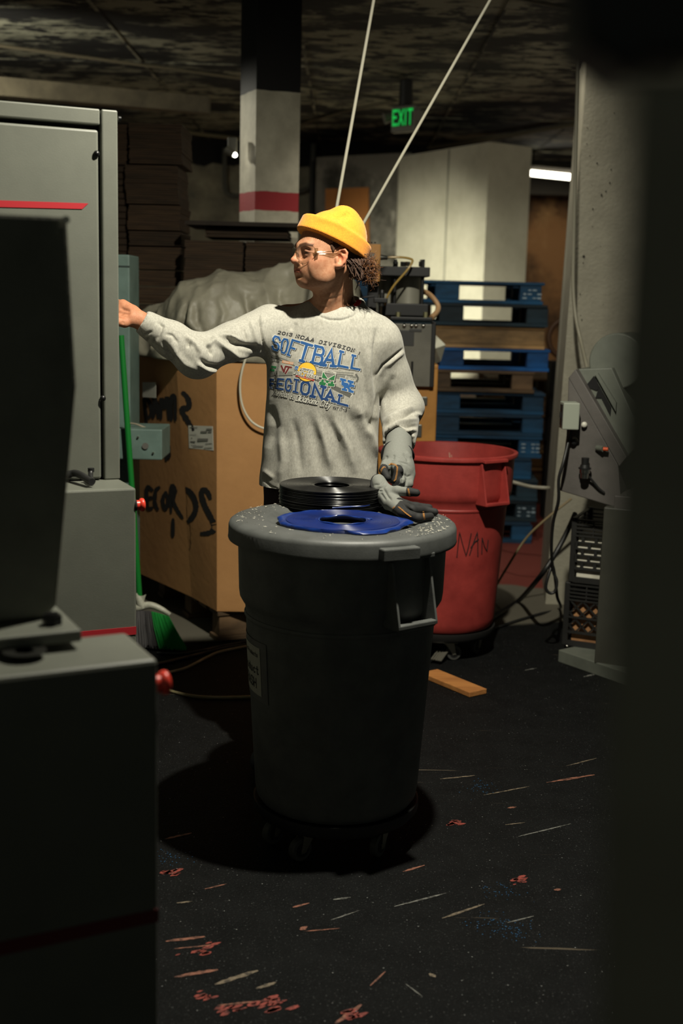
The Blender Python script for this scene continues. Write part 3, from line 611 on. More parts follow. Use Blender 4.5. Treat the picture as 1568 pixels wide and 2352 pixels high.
c = F2.px(57, 1524, .085); c.z = zb2
MB().cyl(c, V((c.x, c.y, zp0)), .0165, seg=6).cyl(V((c.x, c.y, zp0 - .010)), V((c.x, c.y, zp0)), .024, .034, seg=20).cyl(c, c + V((0, 0, .003)), .022, seg=20).build('standoff_foot', mat('standoff', (60, 60, 56), .35, .7), pm2, smooth=40)
# green-grey steel post with bracket box behind the press
teal = mat('teal_steel', (106, 128, 120), 0.5, c2=(92, 112, 104), scale=6, bump=.05)
A = at(297, 585, 5.25); B = at(303, 1100, 5.25)
tp = empty('steel_post_unit', V((A.x, A.y, 0)), 0, 'blue green steel post with a bracket box standing behind the grey press', 'machine')
MB().box((A.x - .17, A.y + .12, A.z / 2), (.34, .24, A.z)).build('post', teal, tp, bev=.006)
zz = at(297, 612, 5.25).z; MB().box((A.x - .17, A.y - .001, zz), (.342, .004, .006)).build('seam', mat('teal_dark', (46, 58, 54), .6), tp)
c0, c1 = at(300, 985, 5.12), at(372, 1057, 5.12)
zc = (c0.z + c1.z) / 2; bx = MB().box(((c0.x + c1.x) / 2 - .03, 5.12 + .12, zc), (c1.x - c0.x + .06, .24, c0.z - c1.z)).build('bracket_box', teal, tp, bev=.005)
c = at(334, 1024, 5.12); MB().cyl((c.x, 5.118, c.z), (c.x, 5.112, c.z), .0135, seg=20).build('hole_plug', mat('plug_grey', (96, 94, 88), .6), bx, smooth=40)
MB().lathe([(.0135, 0), (.0155, 0), (.0155, .004), (.0135, .004)], seg=24, closed=True)
for x, y in ((317, 1004), (352, 1040)):
    c = at(x, y, 5.12); MB().cyl((c.x, 5.122, c.z), (c.x, 5.11, c.z), .005, .004, seg=10).build('bolt', mat('bright_bolt', 0), bx, smooth=40)
P = [at(296, 972, 5.2), at(312, 974, 5.2), at(328, 980, 5.2), at(345, 986, 5.22)]
MB().tube(smooth_path(P), .004, 6).build('loose_wire', mat('wire_tan', (140, 130, 110), .5), tp, smooth=60)
# grey control machine on the right
ctl = mat('control_grey', (92, 88, 84), 0.55, c2=(80, 77, 73), scale=6, bump=.05); ctl2 = mat('control_grey_green', (104, 108, 98), 0.5, c2=(90, 94, 85), scale=6)
PA = math.radians(-24); o3 = at(1286, 1125, 5.0); F3 = Fr(o3, PA); o3 = F3.o
cm3 = empty('control_machine', V((o3.x, o3.y, 0)), 0, 'grey sloping control console on a post in front of the white column', 'machine')
def fp(x, y, w=0): return F3.px(x, y, w)
side = [fp(*q) for q in ((1285, 1127), (1300, 1000), (1305, 865), (1420, 1068), (1428, 1170))]
MB().prism(side, F3.w * .40).build('console_side', ctl, cm3, bev=.004)
slope = [fp(*q, -.004) for q in ((1305, 868), (1321, 848), (1440, 1050), (1422, 1072))]
MB().prism(slope, F3.w * .42).build('slope_flange', ctl, cm3, bev=.003)
top = [fp(*q, .05) for q in ((1321, 848), (1405, 845), (1480, 1010), (1440, 1050))]
MB().prism(top, F3.w * .36).build('console_top', ctl2, cm3, bev=.004)
for q, nm in ((((1344, 887), (1364, 863), (1378, 890), (1370, 897)), 'cutout'), (((1376, 886), (1404, 935), (1402, 955), (1381, 914), (1367, 914)), 'cutout')):
    MB().prism([fp(*k, .046) for k in q], F3.w * -.002).build(nm, gapm, cm3)
MB().prism([fp(*k, .03) for k in ((1365, 858), (1372, 857), (1415, 925), (1414, 945))], F3.w * .02).build('cutout_lip', ctl2, cm3)
# round drum above
a = fp(1416, 830, .1); dr = MB().cyl(a, a + F3.w * .3, .115, seg=40).build('drum', ctl2, cm3, smooth=40, bev=.006)
# switch box
q = [fp(*k, -.10) for k in ((1287, 922), (1305, 925), (1302, 984), (1284, 981))]; q2 = [fp(*k, -.10) for k in ((1305, 925), (1328, 924), (1323, 984), (1302, 984))]
lt = mat('switch_box_grey', (150, 156, 142), 0.5)
swb = MB(); b0 = fp(1307, 954, -.05)
sw = MB().box(b0, (.066, .09, .108), F3.M @ Matrix.Rotation(math.radians(24), 3, 'Z')).build('switch_box', lt, cm3, bev=.004)
R3 = F3.M @ Matrix.Rotation(math.radians(24), 3, 'Z')
MB().box(b0 + R3 @ V((-.034, -.008, .002)), (.003, .05, .084), R3).build('switch_plate', blackm, sw)
MB().box(b0 + R3 @ V((-.037, -.008, .002)), (.006, .014, .022), R3).build('rocker', gapm, sw)
def knob(x, y, r, m, nm, L=.02, w=0):
    c = fp(x, y, w); k = MB().cyl(c, c - F3.w * L * .5, r * .75, seg=16).build(nm, m, cm3, smooth=40)
    MB().ball(c - F3.w * L * .7, r, 14, 10, (1, .8, 1)).build('knob_head', m, k, smooth=60)
chrome = mat('chrome', (200, 198, 190), 0.22, 1.0)
knob(1343, 975, .0125, mat('knob_white', (206, 204, 190), .35), 'indicator_lamp')
knob(1319, 1015, .013, blackm, 'selector_knob'); c = fp(1319, 1012, -.004); MB().cyl(c, c - F3.w * .004, .017, seg=20).build('selector_ring', chrome, cm3, smooth=40)
a = fp(1371, 1029, -.005); MB().cyl(a, a + F3.u * .03 - F3.w * .02, .012, seg=12).build('cable_gland', ctl2, cm3, smooth=40)
a = a + F3.u * .03 - F3.w * .02; MB().cyl(a, a + F3.u * .02, .008, seg=12).build('air_fitting', mat('fitting_orange', (204, 84, 40), .4), cm3, smooth=40)
a = fp(1342, 1086, -.035); va = MB().cyl(a, a + V((0, 0, .016)), .022, seg=18).cyl(a - V((0, 0, .022)), a, .017, seg=18).build('valve_body', chrome, cm3, smooth=40)
MB().cyl(a + V((0, 0, .016)), a + V((0, 0, .022)), .026, seg=18).cyl(a + V((0, 0, .022)), a + V((0, 0, .034)), .021, .018, seg=18).cyl(a + V((0, 0, .034)), a + V((0, 0, .062)), .015, .016, seg=14).build('valve_cap', blackm, va, smooth=40)
MB().cyl(a - V((0, 0, .01)), a - V((0, 0, .01)) + F3.w * .04, .01, seg=10).build('valve_stem', blackm, va, smooth=40)
P = [fp(1347, 1090, -.03), fp(1360, 1104, -.02), fp(1375, 1122, -.012), fp(1388, 1132, -.006)]; MB().tube(smooth_path(P), .005, 8).build('valve_tube', blackm, cm3, smooth=60)
# post, foot rail
A, B = fp(1384, 1150, .06), fp(1372, 1500, .06)
u0 = F3.uz(1378, 1300, -.05)[0]
F3.box(MB(), u0 - .0, u0 + .36, -.05, .0, 0.05, F3.uz(1400, 1166, -.05)[1]).build('pedestal', mat('pedestal_grey', (66, 66, 58), .5, c2=(58, 58, 50), scale=7), cm3, bev=.005)
F3.box(MB(), u0 + .04, u0 + .30, -.045, .22, F3.uz(1400, 1166, -.05)[1] - .01, F3.uz(1400, 1166, -.05)[1] + .05).build('neck', ctl, cm3, bev=.003)
foot_o = atz(1282, 1497, .055); 
ft0, ft1 = atz(1282, 1492, .055), atz(1400, 1532, .055)
d = (ft1 - ft0).normalized(); nrm = V((-d.y, d.x, 0)); 
MB().prism([ft0, ft0 + nrm * .42, ft1 + nrm * .42 + d * .3, ft1 + d * .3], (0, 0, -.055)).build('foot_plate', ctl2, cm3, bev=.004)
c = atz(1302, 1484, .058); MB().ball(c, .007, 10, 8).build('foot_bolt', chrome, cm3, smooth=60)
# milk crates on the foot plate: built as real lattices
crm = mat('crate_black', (38, 38, 36), 0.5, c2=(30, 30, 28), scale=9)
def crate(P, ang, z0, kind, label):
    c = empty('milk_crate', V((P.x, P.y, z0)), ang, label, 'crate', 'black milk crates under the console')
    w = .33; h = .28; t = .006
    front, side_ = (-w / 2), w / 2
    for a in (-1, 1):
        for b in (-1, 1): MB().box((a * (w / 2 - .012), b * (w / 2 - .012), h / 2), (.024, .024, h)).build('corner_post', crm, c, local=True, bev=.003)
    for rz in range(4):
        R = Matrix.Rotation(rz * PI / 2, 3, 'Z')
        def bar(u0, z0_, u1, z1_, th=.006, dep=.012, nm='bar'):
            a, b = V((u0, -w / 2 + .005, z0_)), V((u1, -w / 2 + .005, z1_)); d_ = b - a; ln = d_.length; an = math.atan2(d_.z, d_.x)
            M2 = R @ Matrix.Rotation(-an, 3, 'Y'); MB().box(R @ ((a + b) / 2), (ln, dep, th), M2).build(nm, crm, c, local=True)
        u = w / 2 - .02
        bar(-u, .012, u, .012, .024, .012, 'rail'); bar(-u, .062, u, .062, .010, .012, 'rail')
        for zz in (.272, .252, .236, .220, .204): bar(-u, zz, u, zz, .007, .014, 'rail')
        for uu in (-.07, .07): bar(uu, .2, uu, .275, .006, .010)
        if rz in (0, 3):
            if kind == 'diamond':
                bar(-u, .128, u, .128, .008, .013, 'rail')
                for k in range(-4, 6):
                    x = k * .055
                    for s in (-1, 1):
                        a0, a1 = x, x + s * .138
                        lo, hi = (a0, a1) if s > 0 else (a1, a0)
                        t0 = max(0, (-u - a0) / (a1 - a0) if s > 0 else (u - a0) / (a1 - a0)); t1 = min(1, (u - a0) / (a1 - a0) if s > 0 else (-u - a0) / (a1 - a0))
                        if t1 - t0 > .1: bar(a0 + (a1 - a0) * t0, .064 + .138 * t0, a0 + (a1 - a0) * t1, .064 + .138 * t1, .007, .008)
            else:
                for zz in (.176, .148, .120, .092): bar(-u, zz, u, zz, .006, .012, 'rail')
                for j, zz in enumerate((.190, .162, .134, .106, .077)):
                    for k in range(-3, 4):
                        x = k * .056 + (.028 if j % 2 else 0)
                        if abs(x) < u: bar(x, zz - .014, x, zz + .014, .013, .010)
        else: MB().box(R @ V((0, -w / 2 + .006, .13)), (w - .05, .006, .13), R).build('panel', crm, c, local=True)
    MB().box((0, 0, .006), (w - .02, w - .02, .008)).build('bottom', crm, c, local=True)
    return c
cp = atz(1296, 1470, .06); dirf = math.radians(-24); cu = V((cos(dirf), sin(dirf), 0)); cw = V((-sin(dirf), cos(dirf), 0))
ctr = V((cp.x, cp.y, 0)) + cu * .168 + cw * .10
k1 = crate(ctr, dirf, .056, 'diamond', 'lower black milk crate with diamond lattice under the grey console')
k2 = crate(ctr + cu * .012, dirf + .01, .056 + .283, 'grid', 'upper black milk crate showing white cartons through its lattice')
# cartons seen through the lattices
for k, (u_, v_) in enumerate(((-.07, -.075), (.07, -.075))):
    p = V((ctr.x, ctr.y, .056 + .283 + .012)) + cu * (u_ + .012) + cw * v_
    o = MB().box((0, 0, .10), (.13, .15, .20)).build('white_carton', mat('carton_white', (226, 222, 204), .6, c2=(206, 202, 184), scale=9), bev=.003, local=True); o.location = p; o.rotation_euler.z = dirf + .01
    tag(o, ('left' if k == 0 else 'right') + ' hand white carton inside the upper milk crate', 'carton', 'white cartons in the upper crate')
for k, (u_, v_) in enumerate(((-.07, -.08), (.065, -.08))):
    p = V((ctr.x, ctr.y, .056 + .012)) + cu * u_ + cw * v_
    o = MB().box((0, 0, .095), (.12, .13, .19)).build('brown_carton', mat('carton_brown', (176, 128, 84), .7, c2=(140, 100, 64), scale=9), bev=.003, local=True); o.location = p; o.rotation_euler.z = dirf
    tag(o, ('left' if k == 0 else 'right') + ' hand brown carton inside the lower milk crate', 'carton', 'brown cartons in the lower crate')
# cables of the console
def cable(name, px, r, m, label, cat='cable', D=None):
    P = [at(*p) if len(p) == 3 and p[2] > 1 else atz(p[0], p[1], r + .001) for p in px]
    return tag(MB().tube(smooth_path(P), r, 8).build(name, m, smooth=60), label, cat)
rub = mat('rubber_black', (30, 30, 29), 0.45)
cable('power_cable', [(1312, 985, 4.97), (1306, 1010, 4.97), (1294, 1060, 4.93), (1283, 1100, 4.93), (1282, 1150, 4.95), (1270, 1200, 5.0), (1266, 1260, 5.05), (1270, 1310, 5.1), (1278, 1335, 5.1), (1274, 1358, 5.1), (1262, 1362, 5.1), (1253, 1350, 5.1), (1258, 1325, 5.1), (1268, 1300, 5.12), (1274, 1325, 5.15), (1279, 1370, 5.2), (1285, 1398), (1240, 1410), (1180, 1428), (1130, 1445)], .007, rub, 'black power cable hanging in a loop from the console switch box')
cable('thick_cable', [(1320, 1180, 5.5), (1300, 1225, 5.4), (1270, 1280, 5.35), (1235, 1330, 5.4), (1190, 1380), (1145, 1410), (1115, 1430), (1100, 1440)], .012, rub, 'thick black cable running from behind the console to the floor by the red bin')
cable('thin_rod', [(1312, 1145, 5.72), (1250, 1195, 5.72), (1205, 1240, 5.75), (1160, 1310, 5.8), (1125, 1370)], .006, mat('rod_tan', (132, 116, 84), .5), 'thin tan tube slanting from the console down behind the red bin', 'hose')
cable('grey_hose', [(1140, 1098, 6.6), (1180, 1108, 6.5), (1220, 1118, 6.5), (1262, 1121, 6.5), (1280, 1121, 6.9)], .010, mat('hose_grey', (150, 146, 130), .5), 'grey hose stretched between the red bin and the white column', 'hose')
# near right machine edge: tall dark upright with overhead arm, out of focus
nm_ = empty('side_machine', V((0.16, .62, 0)), 0, 'dark blurred machine upright filling the right edge of the frame', 'machine')
nd = mat('near_dark', (142, 138, 120), 0.6, c2=(126, 122, 106), scale=6)
q = [at(1456, 170, .40), at(1408, 1000, .40), at(1396, 1500, .40), at(1368, 2420, .40)]
poly = [(p.x, p.y, p.z) for p in q]; poly = [(poly[3][0], .40, 0.0)] + [poly[3]] + [poly[2], poly[1], poly[0]] + [(.26, .40, poly[0][2]), (.26, .40, 0.0)]
MB().prism([V(p) for p in poly], (.07, .24, 0)).build('upright', nd, nm_, bev=.004)
a0 = at(1335, 40, .60); a1 = at(1335, 118, .60)
pts = [at(*k, .60) for k in ((1330, -60), (1338, 100), (1400, 125), (1440, 165), (1490, 130), (1640, 118), (1640, -60))]
MB().prism(pts, (0, .06, 0)).build('overhead_arm', mat('near_black', (34, 34, 31), .6), nm_, bev=.004)
a, b = at(1402, 194, .75), at(1462, 196, .75); MB().tube([a, b], .0018, 8).build('arm_glint_bar', chrome, nm_, smooth=60)  # chrome bar made up to give the highlight on the arm's lower edge
MB().tube([b, at(1600, 198, .75)], .0022, 8).build('arm_glint_bar', nd, nm_, smooth=60)  # dull run-on of the same added bar
# ------------------------------------------------------------------ bins
plast = mat('bin_grey', (92, 94, 91), 0.5, c2=(78, 80, 78), scale=14, bump=.03, bscale=240)
plastl = mat('lid_grey', (82, 84, 82), 0.5, c2=(70, 72, 70), scale=10, bump=.03, bscale=220)
plastr = mat('bin_red', (168, 62, 56), 0.5, c2=(140, 48, 44), scale=5, bump=.06, bscale=200, c3=(70, 26, 22), scale3=3, thr3=(.66, .80))
tyre = mat('caster_tyre', (70, 70, 66), .6); steel = mat('caster_steel', (170, 166, 152), .35, .8); rubk = mat('dolly_black', (30, 30, 29), .55)
def make_bin(P, body_m, label, az, lid=None, casters=(), cat='bin'):
    b = empty('trash_bin', V((P.x, P.y, 0)), 0, label, cat)
    prof = [(.0, .125), (.20, .125), (.216, .130), (.226, .145), (.230, .17), (.262, .668), (.264, .688), (.272, .700), (.2785, .712), (.281, .73), (.285, .865), (.290, .868), (.298, .870), (.300, .878), (.298, .886), (.290, .889), (.281, .886), (.277, .86), (.258, .68), (.225, .16), (.20, .14), (0, .14)]
    MB().lathe(prof, seg=96).build('body', body_m, b, smooth=35, local=True)
    MB().lathe([(.2632, .655), (.2660, .660), (.2660, .664), (.2634, .668)], seg=96).build('body_ridge', body_m, b, smooth=35, local=True)
    for a in az:
        u = V((sin(a), -cos(a), 0)); t = V((cos(a), sin(a), 0)); wh = .062
        h = MB()
        for s, sp in ((-1, .080), (1, .066)):
            e0, e1 = t * s * (wh - .006), t * s * (wh + .006)
            tri = [u * .272 + V((0, 0, .862)), u * .290 + V((0, 0, .862)), u * .326 + V((0, 0, .700)), u * .326 + V((0, 0, .692)), u * .262 + V((0, 0, .692))]
            h.prism([p + t * s * (wh - .003) for p in tri], t * s * .007)
        h.build('handle_side', body_m, b, local=True, bev=.0015) if False else None
        for s in (-1, 1):
            MB().prism([p + t * s * (wh - .003) for p in tri], t * s * .007).build('handle_side', body_m, b, local=True, bev=.0015)
        M3 = Matrix((t, -u, V((0, 0, 1)))).transposed()
        MB().box(u * .316 + V((0, 0, .697)), (2 * wh, .022, .013), M3).build('handle_grip', body_m, b, local=True, bev=.003)
        MB().prism([u * .282 + t * (wh + .002) + V((0, 0, .870)), u * .282 - t * (wh + .002) + V((0, 0, .870)), u * .308 - t * (wh + .002) + V((0, 0, .866)), u * .308 + t * (wh + .002) + V((0, 0, .866))], (0, 0, .012)).build('handle_root', body_m, b, local=True, bev=.002)
        MB().prism([u * .262 + t * wh + V((0, 0, .687)), u * .262 - t * wh + V((0, 0, .687)), u * .321 - t * wh + V((0, 0, .687)), u * .321 + t * wh + V((0, 0, .687))], (0, 0, .006)).build('handle_floor', body_m, b, local=True)
    if lid:
        lp = [(0, .914), (.16, .914), (.185, .9145), (.200, .917), (.206, .921), (.212, .924), (.225, .925), (.285, .924), (.300, .921), (.308, .915), (.311, .907), (.3115, .880), (.3125, .874), (.311, .870), (.303, .870), (.301, .905), (.29, .912), (0, .906)]
        l = MB().lathe(lp, seg=128).build('lid', lid, b, smooth=40, local=True)
        a = math.radians(27); u = V((sin(a), -cos(a), 0)); t = V((cos(a), sin(a), 0)); M3 = Matrix((t, -u, V((0, 0, 1)))).transposed()
        MB().box(u * .316 + V((0, 0, .889)), (.106, .034, .033), M3).build('lid_tab', lid, l, local=True, bev=.004)
        a = math.radians(207); u = V((sin(a), -cos(a), 0)); t = V((cos(a), sin(a), 0)); M3 = Matrix((t, -u, V((0, 0, 1)))).transposed()
        MB().box(u * .316 + V((0, 0, .889)), (.106, .034, .033), M3).build('lid_tab', lid, l, local=True, bev=.004)
    MB().lathe([(0, .085), (.195, .085), (.222, .090), (.234, .105), (.234, .128), (.228, .128), (.215, .118), (0, .118)], seg=64).build('dolly', rubk, b, smooth=40, local=True)
    for (a, yaw) in casters:
        c = V((sin(a) * .165, -cos(a) * .165, 0)); f = V((cos(yaw), sin(yaw), 0)); s = V((-sin(yaw), cos(yaw), 0)); r = .033
        w0 = c - f * .022
        k = MB().cyl(w0 + V((0, 0, r)) - s * .011, w0 + V((0, 0, r)) + s * .011, r, seg=28).build('caster', tyre, b, smooth=40, local=True, bev=.003)
        MB().cyl(w0 + V((0, 0, r)) - s * .0125, w0 + V((0, 0, r)) + s * .0125, r * .62, seg=24).build('wheel_hub', rubk, k, smooth=40, local=True)
        fk = MB()
        for q in (-1, 1):
            tri = [w0 + V((0, 0, r - .008)) - f * .007, w0 + V((0, 0, r - .008)) + f * .007, c + f * .022 + V((0, 0, .080)), c - f * .018 + V((0, 0, .080))]
            fk.prism([p + s * q * .014 for p in tri], s * q * .0025)
        fk.box(c + V((0, 0, .081)), (.06, .05, .006), Matrix((f, s, V((0, 0, 1)))).transposed())
        fk.cyl(w0 + V((0, 0, r)) - s * .019, w0 + V((0, 0, r)) + s * .019, .005, seg=10)
        fk.build('caster_fork', steel, k, local=True)
    return b
BIN = V((.004, 3.28, 0))
bin1 = make_bin(BIN, plast, 'grey plastic barrel on a wheeled dolly with records on its closed lid', (math.radians(38), math.radians(218)), plastl, ((math.radians(-28), math.radians(40)), (math.radians(52), math.radians(62)), (math.radians(140), .4), (math.radians(215), 1.2), (math.radians(285), .8)))
RB = V((.45, 5.2, 0))
bin2 = make_bin(RB, plastr, 'open red plastic barrel on a wheeled dolly behind the grey one', (math.radians(36), math.radians(216)), None, ((math.radians(8), math.radians(195)), (math.radians(80), math.radians(60)), (math.radians(150), .4), (math.radians(225), 1.2), (math.radians(300), .8)))
# scrawl NAN on the red barrel, scuffs inside
ink = mat('marker_ink', (44, 22, 22), .7)
def on_cyl(px, py, C, r0, z0, r1, z1, off=.001):
    """photo pixel onto a bin's tapered side"""
    v = ray(px, py); lo, hi = .5, 9.0; best = None; k = (r1 - r0) / (z1 - z0); t = max(0.1, (C.y - .4 - CAM.y) / v.y)
    for i in range(4000):
        p = CAM + v * t; R = r0 + (p.z - z0) * k + off
        if math.hypot(p.x - C.x, p.y - C.y) <= R: return p
        t += .0003
    return p
mb = MB()
for pl in ([(1049, 1280), (1052, 1250), (1055, 1222), (1062, 1250), (1070, 1277), (1076, 1255), (1082, 1225)], [(1078, 1275), (1086, 1250), (1096, 1222), (1097, 1250), (1097, 1278)], [(1081, 1258), (1090, 1245), (1099, 1238)], [(1106, 1272), (1107, 1235), (1112, 1255), (1118, 1266), (1121, 1240)]):
    P = []
    for a, b in zip(pl, pl[1:]):
        for k in range(4): P.append(on_cyl(a[0] + (b[0] - a[0]) * k / 4, a[1] + (b[1] - a[1]) * k / 4, RB, .2305, .17, .2628, .668))
    P.append(on_cyl(*pl[-1], RB, .2305, .17, .2628, .668)); mb.tube(P, .0022, 5)
mb.build('marker_scrawl', ink, bin2)
mb = MB()
for (x, y, z, l) in ((.03, .272, .84, .05), (.04, .271, .83, .05)):
    p = V((RB.x + x, RB.y + .272, z)); mb.tube([p, p + V((.006, -.003, -.05))], .0025, 5)
mb.build('white_scratch', mat('scratch_white', (196, 160, 140), .6), bin2)
# silver fork treadle by the red caster
a = atz(998, 1505, .02); tr = MB().box(V((RB.x - .02, RB.y - .205, .03)), (.05, .07, .004), Matrix.Rotation(-.5, 3, 'Z') @ Matrix.Rotation(.35, 3, 'X')).build('caster_brake', steel, bin2)
for k in range(4): MB().box(V((RB.x - .038 + k * .012, RB.y - .205, .034)), (.004, .07, .004), Matrix.Rotation(-.5, 3, 'Z') @ Matrix.Rotation(.35, 3, 'X')).build('brake_rib', steel, tr)
# label sheet taped on the grey barrel
pap = mat('paper_label', (172, 170, 156), .6); tape = mat('duct_tape', (96, 96, 94), .45, c2=(84, 84, 82), scale=20); inkb = mat('print_ink', (28, 28, 28), .7)
def patch(mb, quad, off, nu=10, nv=6):
    """quad: photo px corners TL TR BR BL wrapped on the grey bin body"""
    g = []
    for j in range(nv + 1):
        for i in range(nu + 1):
            a, b = i / nu, j / nv
            x = (quad[0][0] * (1 - a) + quad[1][0] * a) * (1 - b) + (quad[3][0] * (1 - a) + quad[2][0] * a) * b
            y = (quad[0][1] * (1 - a) + quad[1][1] * a) * (1 - b) + (quad[3][1] * (1 - a) + quad[2][1] * a) * b
            g.append(onb(x, y, off))
    mb.add(g, [(j * (nu + 1) + i, (j + 1) * (nu + 1) + i, (j + 1) * (nu + 1) + i + 1, j * (nu + 1) + i + 1) for j in range(nv) for i in range(nu)])
# angle/height map of the sheet on the barrel so that it really wraps round the side
def onb_az(px, py):
    p = on_cyl(px, py, BIN, .2305, .17, .2628, .668, 0); return math.atan2(p.x - BIN.x, -(p.y - BIN.y)), p.z
def wrap(az, z, off):
    R = .2305 + (z - .17) * (.0323 / .498) + off; return V((BIN.x + R * sin(az), BIN.y - R * cos(az), z))
azR, zt = onb_az(597, 1490); azR2, zb = onb_az(600, 1600)
def sheet(name, a0, a1, z0, z1, off, m, par):
    n = 16; mb = MB(); g = [wrap(a0 + (a1 - a0) * i / n, z, off) for z in (z0, z1) for i in range(n + 1)]
    mb.add(g, [(i, i + 1, n + 2 + i, n + 1 + i) for i in range(n)]); return mb.build(name, m, par, smooth=60)
taz, tzt = onb_az(611, 1482); _, tzb = onb_az(612, 1619)
W_s = .24; a0 = azR - W_s / .25
sheet('tape_strip', a0 - .12, taz, tzb, tzt, .0010, tape, bin1)
ps = sheet('paper_label', a0, azR, zb, zt, .0018, pap, bin1)
hh = zt - zb
def wrap_text(txt, zc, h, right, cw=.62, w=.17):
    qs, tw = text_quads(txt, w, .28, cw); mb = MB()
    for qd in qs: mb.add([wrap(azR - (right + (tw - p[0]) * h) / .25, zc + p[1] * h, .0026) for p in qd], [(0, 1, 2, 3)])
    mb.build('label_print', inkb, ps)
wrap_text('Music Products', zt - hh * .20, .011, .012, .55, .2)
wrap_text('d Product', zt - hh * .56, .022, .010)
wrap_text('- TRASH', zt - hh * .86, .025, .028)
# ------------------------------------------------------------------ records on the lid
vin = mat('vinyl_black', (14, 14, 15), 0.28, spec=.6)
def grooves(m, rough=.3, aniso=.85):
    N, L = m.node_tree.nodes, m.node_tree.links; b = N['Principled BSDF']; b.inputs['Anisotropic'].default_value = aniso; b.inputs['Anisotropic Rotation'].default_value = .25
    t = N.new('ShaderNodeTangent'); t.direction_type = 'RADIAL'; t.axis = 'Z'; L.new(t.outputs[0], b.inputs['Tangent']); b.inputs['Roughness'].default_value = rough
    tc = N.new('ShaderNodeTexCoord'); sx = N.new('ShaderNodeVectorMath'); sx.operation = 'LENGTH'; L.new(tc.outputs['Object'], sx.inputs[0])
    w = N.new('ShaderNodeTexNoise'); w.noise_dimensions = '1D'; w.inputs['Scale'].default_value = 260; L.new(sx.outputs['Value'], w.inputs['W'])
    r = N.new('ShaderNodeMapRange'); r.inputs[3].default_value = rough * .8; r.inputs[4].default_value = rough * 1.3; L.new(w.outputs[0], r.inputs[0]); L.new(r.outputs[0], b.inputs['Roughness'])
grooves(vin, .38, 1.0); vin.node_tree.nodes['Principled BSDF'].inputs['Specular IOR Level'].default_value = 1.0
vinb = mat('vinyl_blue', (14, 36, 100), 0.3, spec=.6, c2=(10, 28, 82), scale=12); grooves(vinb, .40, .95)
RC = V((-.03, 3.515, .925)); nrec = 13
def record_mesh(seed=0):
    r = .1515
    return [(.051, .0006), (.053, .0018), (.062, .0022), (.064, .0030), (.066, .0022), (.140, .0022), (.147, .0026), (r, .0030), (r + .0012, .0018), (r, .0004), (.147, 0), (.052, 0)]
ORD = ['lowest', 'second', 'third', 'fourth', 'fifth', 'sixth', 'seventh', 'eighth', 'ninth', 'tenth', 'eleventh', 'twelfth']
proto = MB().lathe(record_mesh(), seg=96, closed=True).build('vinyl_record', vin, smooth=40)
for i in range(nrec):
    o = proto if i == 0 else proto.copy()
    if i: COL.objects.link(o)
    a = random.uniform(0, 6); k = random.uniform(0, .0045) if i < nrec - 1 else 0
    o.location = (RC.x + k * cos(a), RC.y + k * sin(a), RC.z + .001 + i * .0044); o.rotation_euler = (random.uniform(-.004, .004), random.uniform(-.004, .004), 0)
    tag(o, ('black vinyl record, ' + ORD[i] + ' from the bottom of the stack on the lid') if i < nrec - 1 else 'topmost black record of the stack, with bright streaks of light', 'record', 'black records stacked on the lid')
# blue record with untrimmed flash
BC = V((.004, 3.205, .9255)); n = 120; ang = np.linspace(0, 2 * PI, n, endpoint=False)
fl_r = .160 + .010 * np.sin(ang * 2 + 2.2) + .006 * np.sin(ang * 5 + 1) + .004 * np.sin(ang * 9 + .4) + .003 * RNG.normal(size=n)
fl_r = (np.roll(fl_r, 1) + fl_r * 2 + np.roll(fl_r, -1)) / 4
fl_r += .014 * np.exp(-((ang - 5.25) / .3) ** 2) + .010 * np.exp(-((ang - .0) / .25) ** 2) + .012 * np.exp(-((ang - 3.3) / .22) ** 2) - .006 * np.exp(-((ang - 1.57) / .7) ** 2)
br = MB().lathe([(.065, .003), (.0665, .0068), (.073, .0072), (.075, .0085), (.077, .0072), (.140, .0072), (.1445, .0078), (.148, .0092), (.1515, .0092), (.153, .0066), (.153, .0), (.064, .0)], seg=96, closed=True).build('vinyl_record', vinb, smooth=40, loc=BC)
tag(br, 'glossy translucent blue record with ragged untrimmed edge lying on the lid', 'record')
mb = MB(); rings = []
for k, (f, z) in enumerate(((0, .007), (.35, .0095), (.75, .0085), (1.0, .004), (.96, .0005), (0, .0))):
    rings.append([(( .1525 + (fl_r[i] + .004 - .1525) * f) * cos(ang[i]), (.1525 + (fl_r[i] + .004 - .1525) * f) * sin(ang[i]), z + (.0016 * sin(ang[i] * 7) + .001 * sin(ang[i] * 15)) * f * (1 if k < 4 else 0)) for i in range(n)])
mb.add([p for r in rings for p in r], [(k * n + i, k * n + (i + 1) % n, ((k + 1) % 6) * n + (i + 1) % n, ((k + 1) % 6) * n + i) for k in range(6) for i in range(n)])
flm = mat('blue_flash', (18, 50, 122), .28, spec=.6, c2=(12, 34, 92), scale=25); flash = mb.build('flash_edge', flm, br, smooth=60, local=True)
P = [(-.006, .05), (.02, .052), (.04, .045), (.045, .03)]
mb = MB(); mb.tube([V((.0640 * cos(t), .0640 * sin(t), .007 + .0015 * sin(t * 5))) for t in np.linspace(0, 2 * PI, 40)], .0028, 6)
mb.ball((.068, .026, .0085), .009, 10, 6, (1.4, 1, .25)); mb.build('inner_flash', flm, br, smooth=60, local=True)
mb = MB(); th = [(-.02, -.172), (.075, -.155), (.105, -.13)]
mb.tube([V((-.03, .158, .012)), V((.02, .162, .016)), V((.06, .16, .019)), V((.075, .166, .022))], .0025, 6, [.004, .003, .002, .001])
mb.build('flash_string', flm, br, smooth=60, local=True)
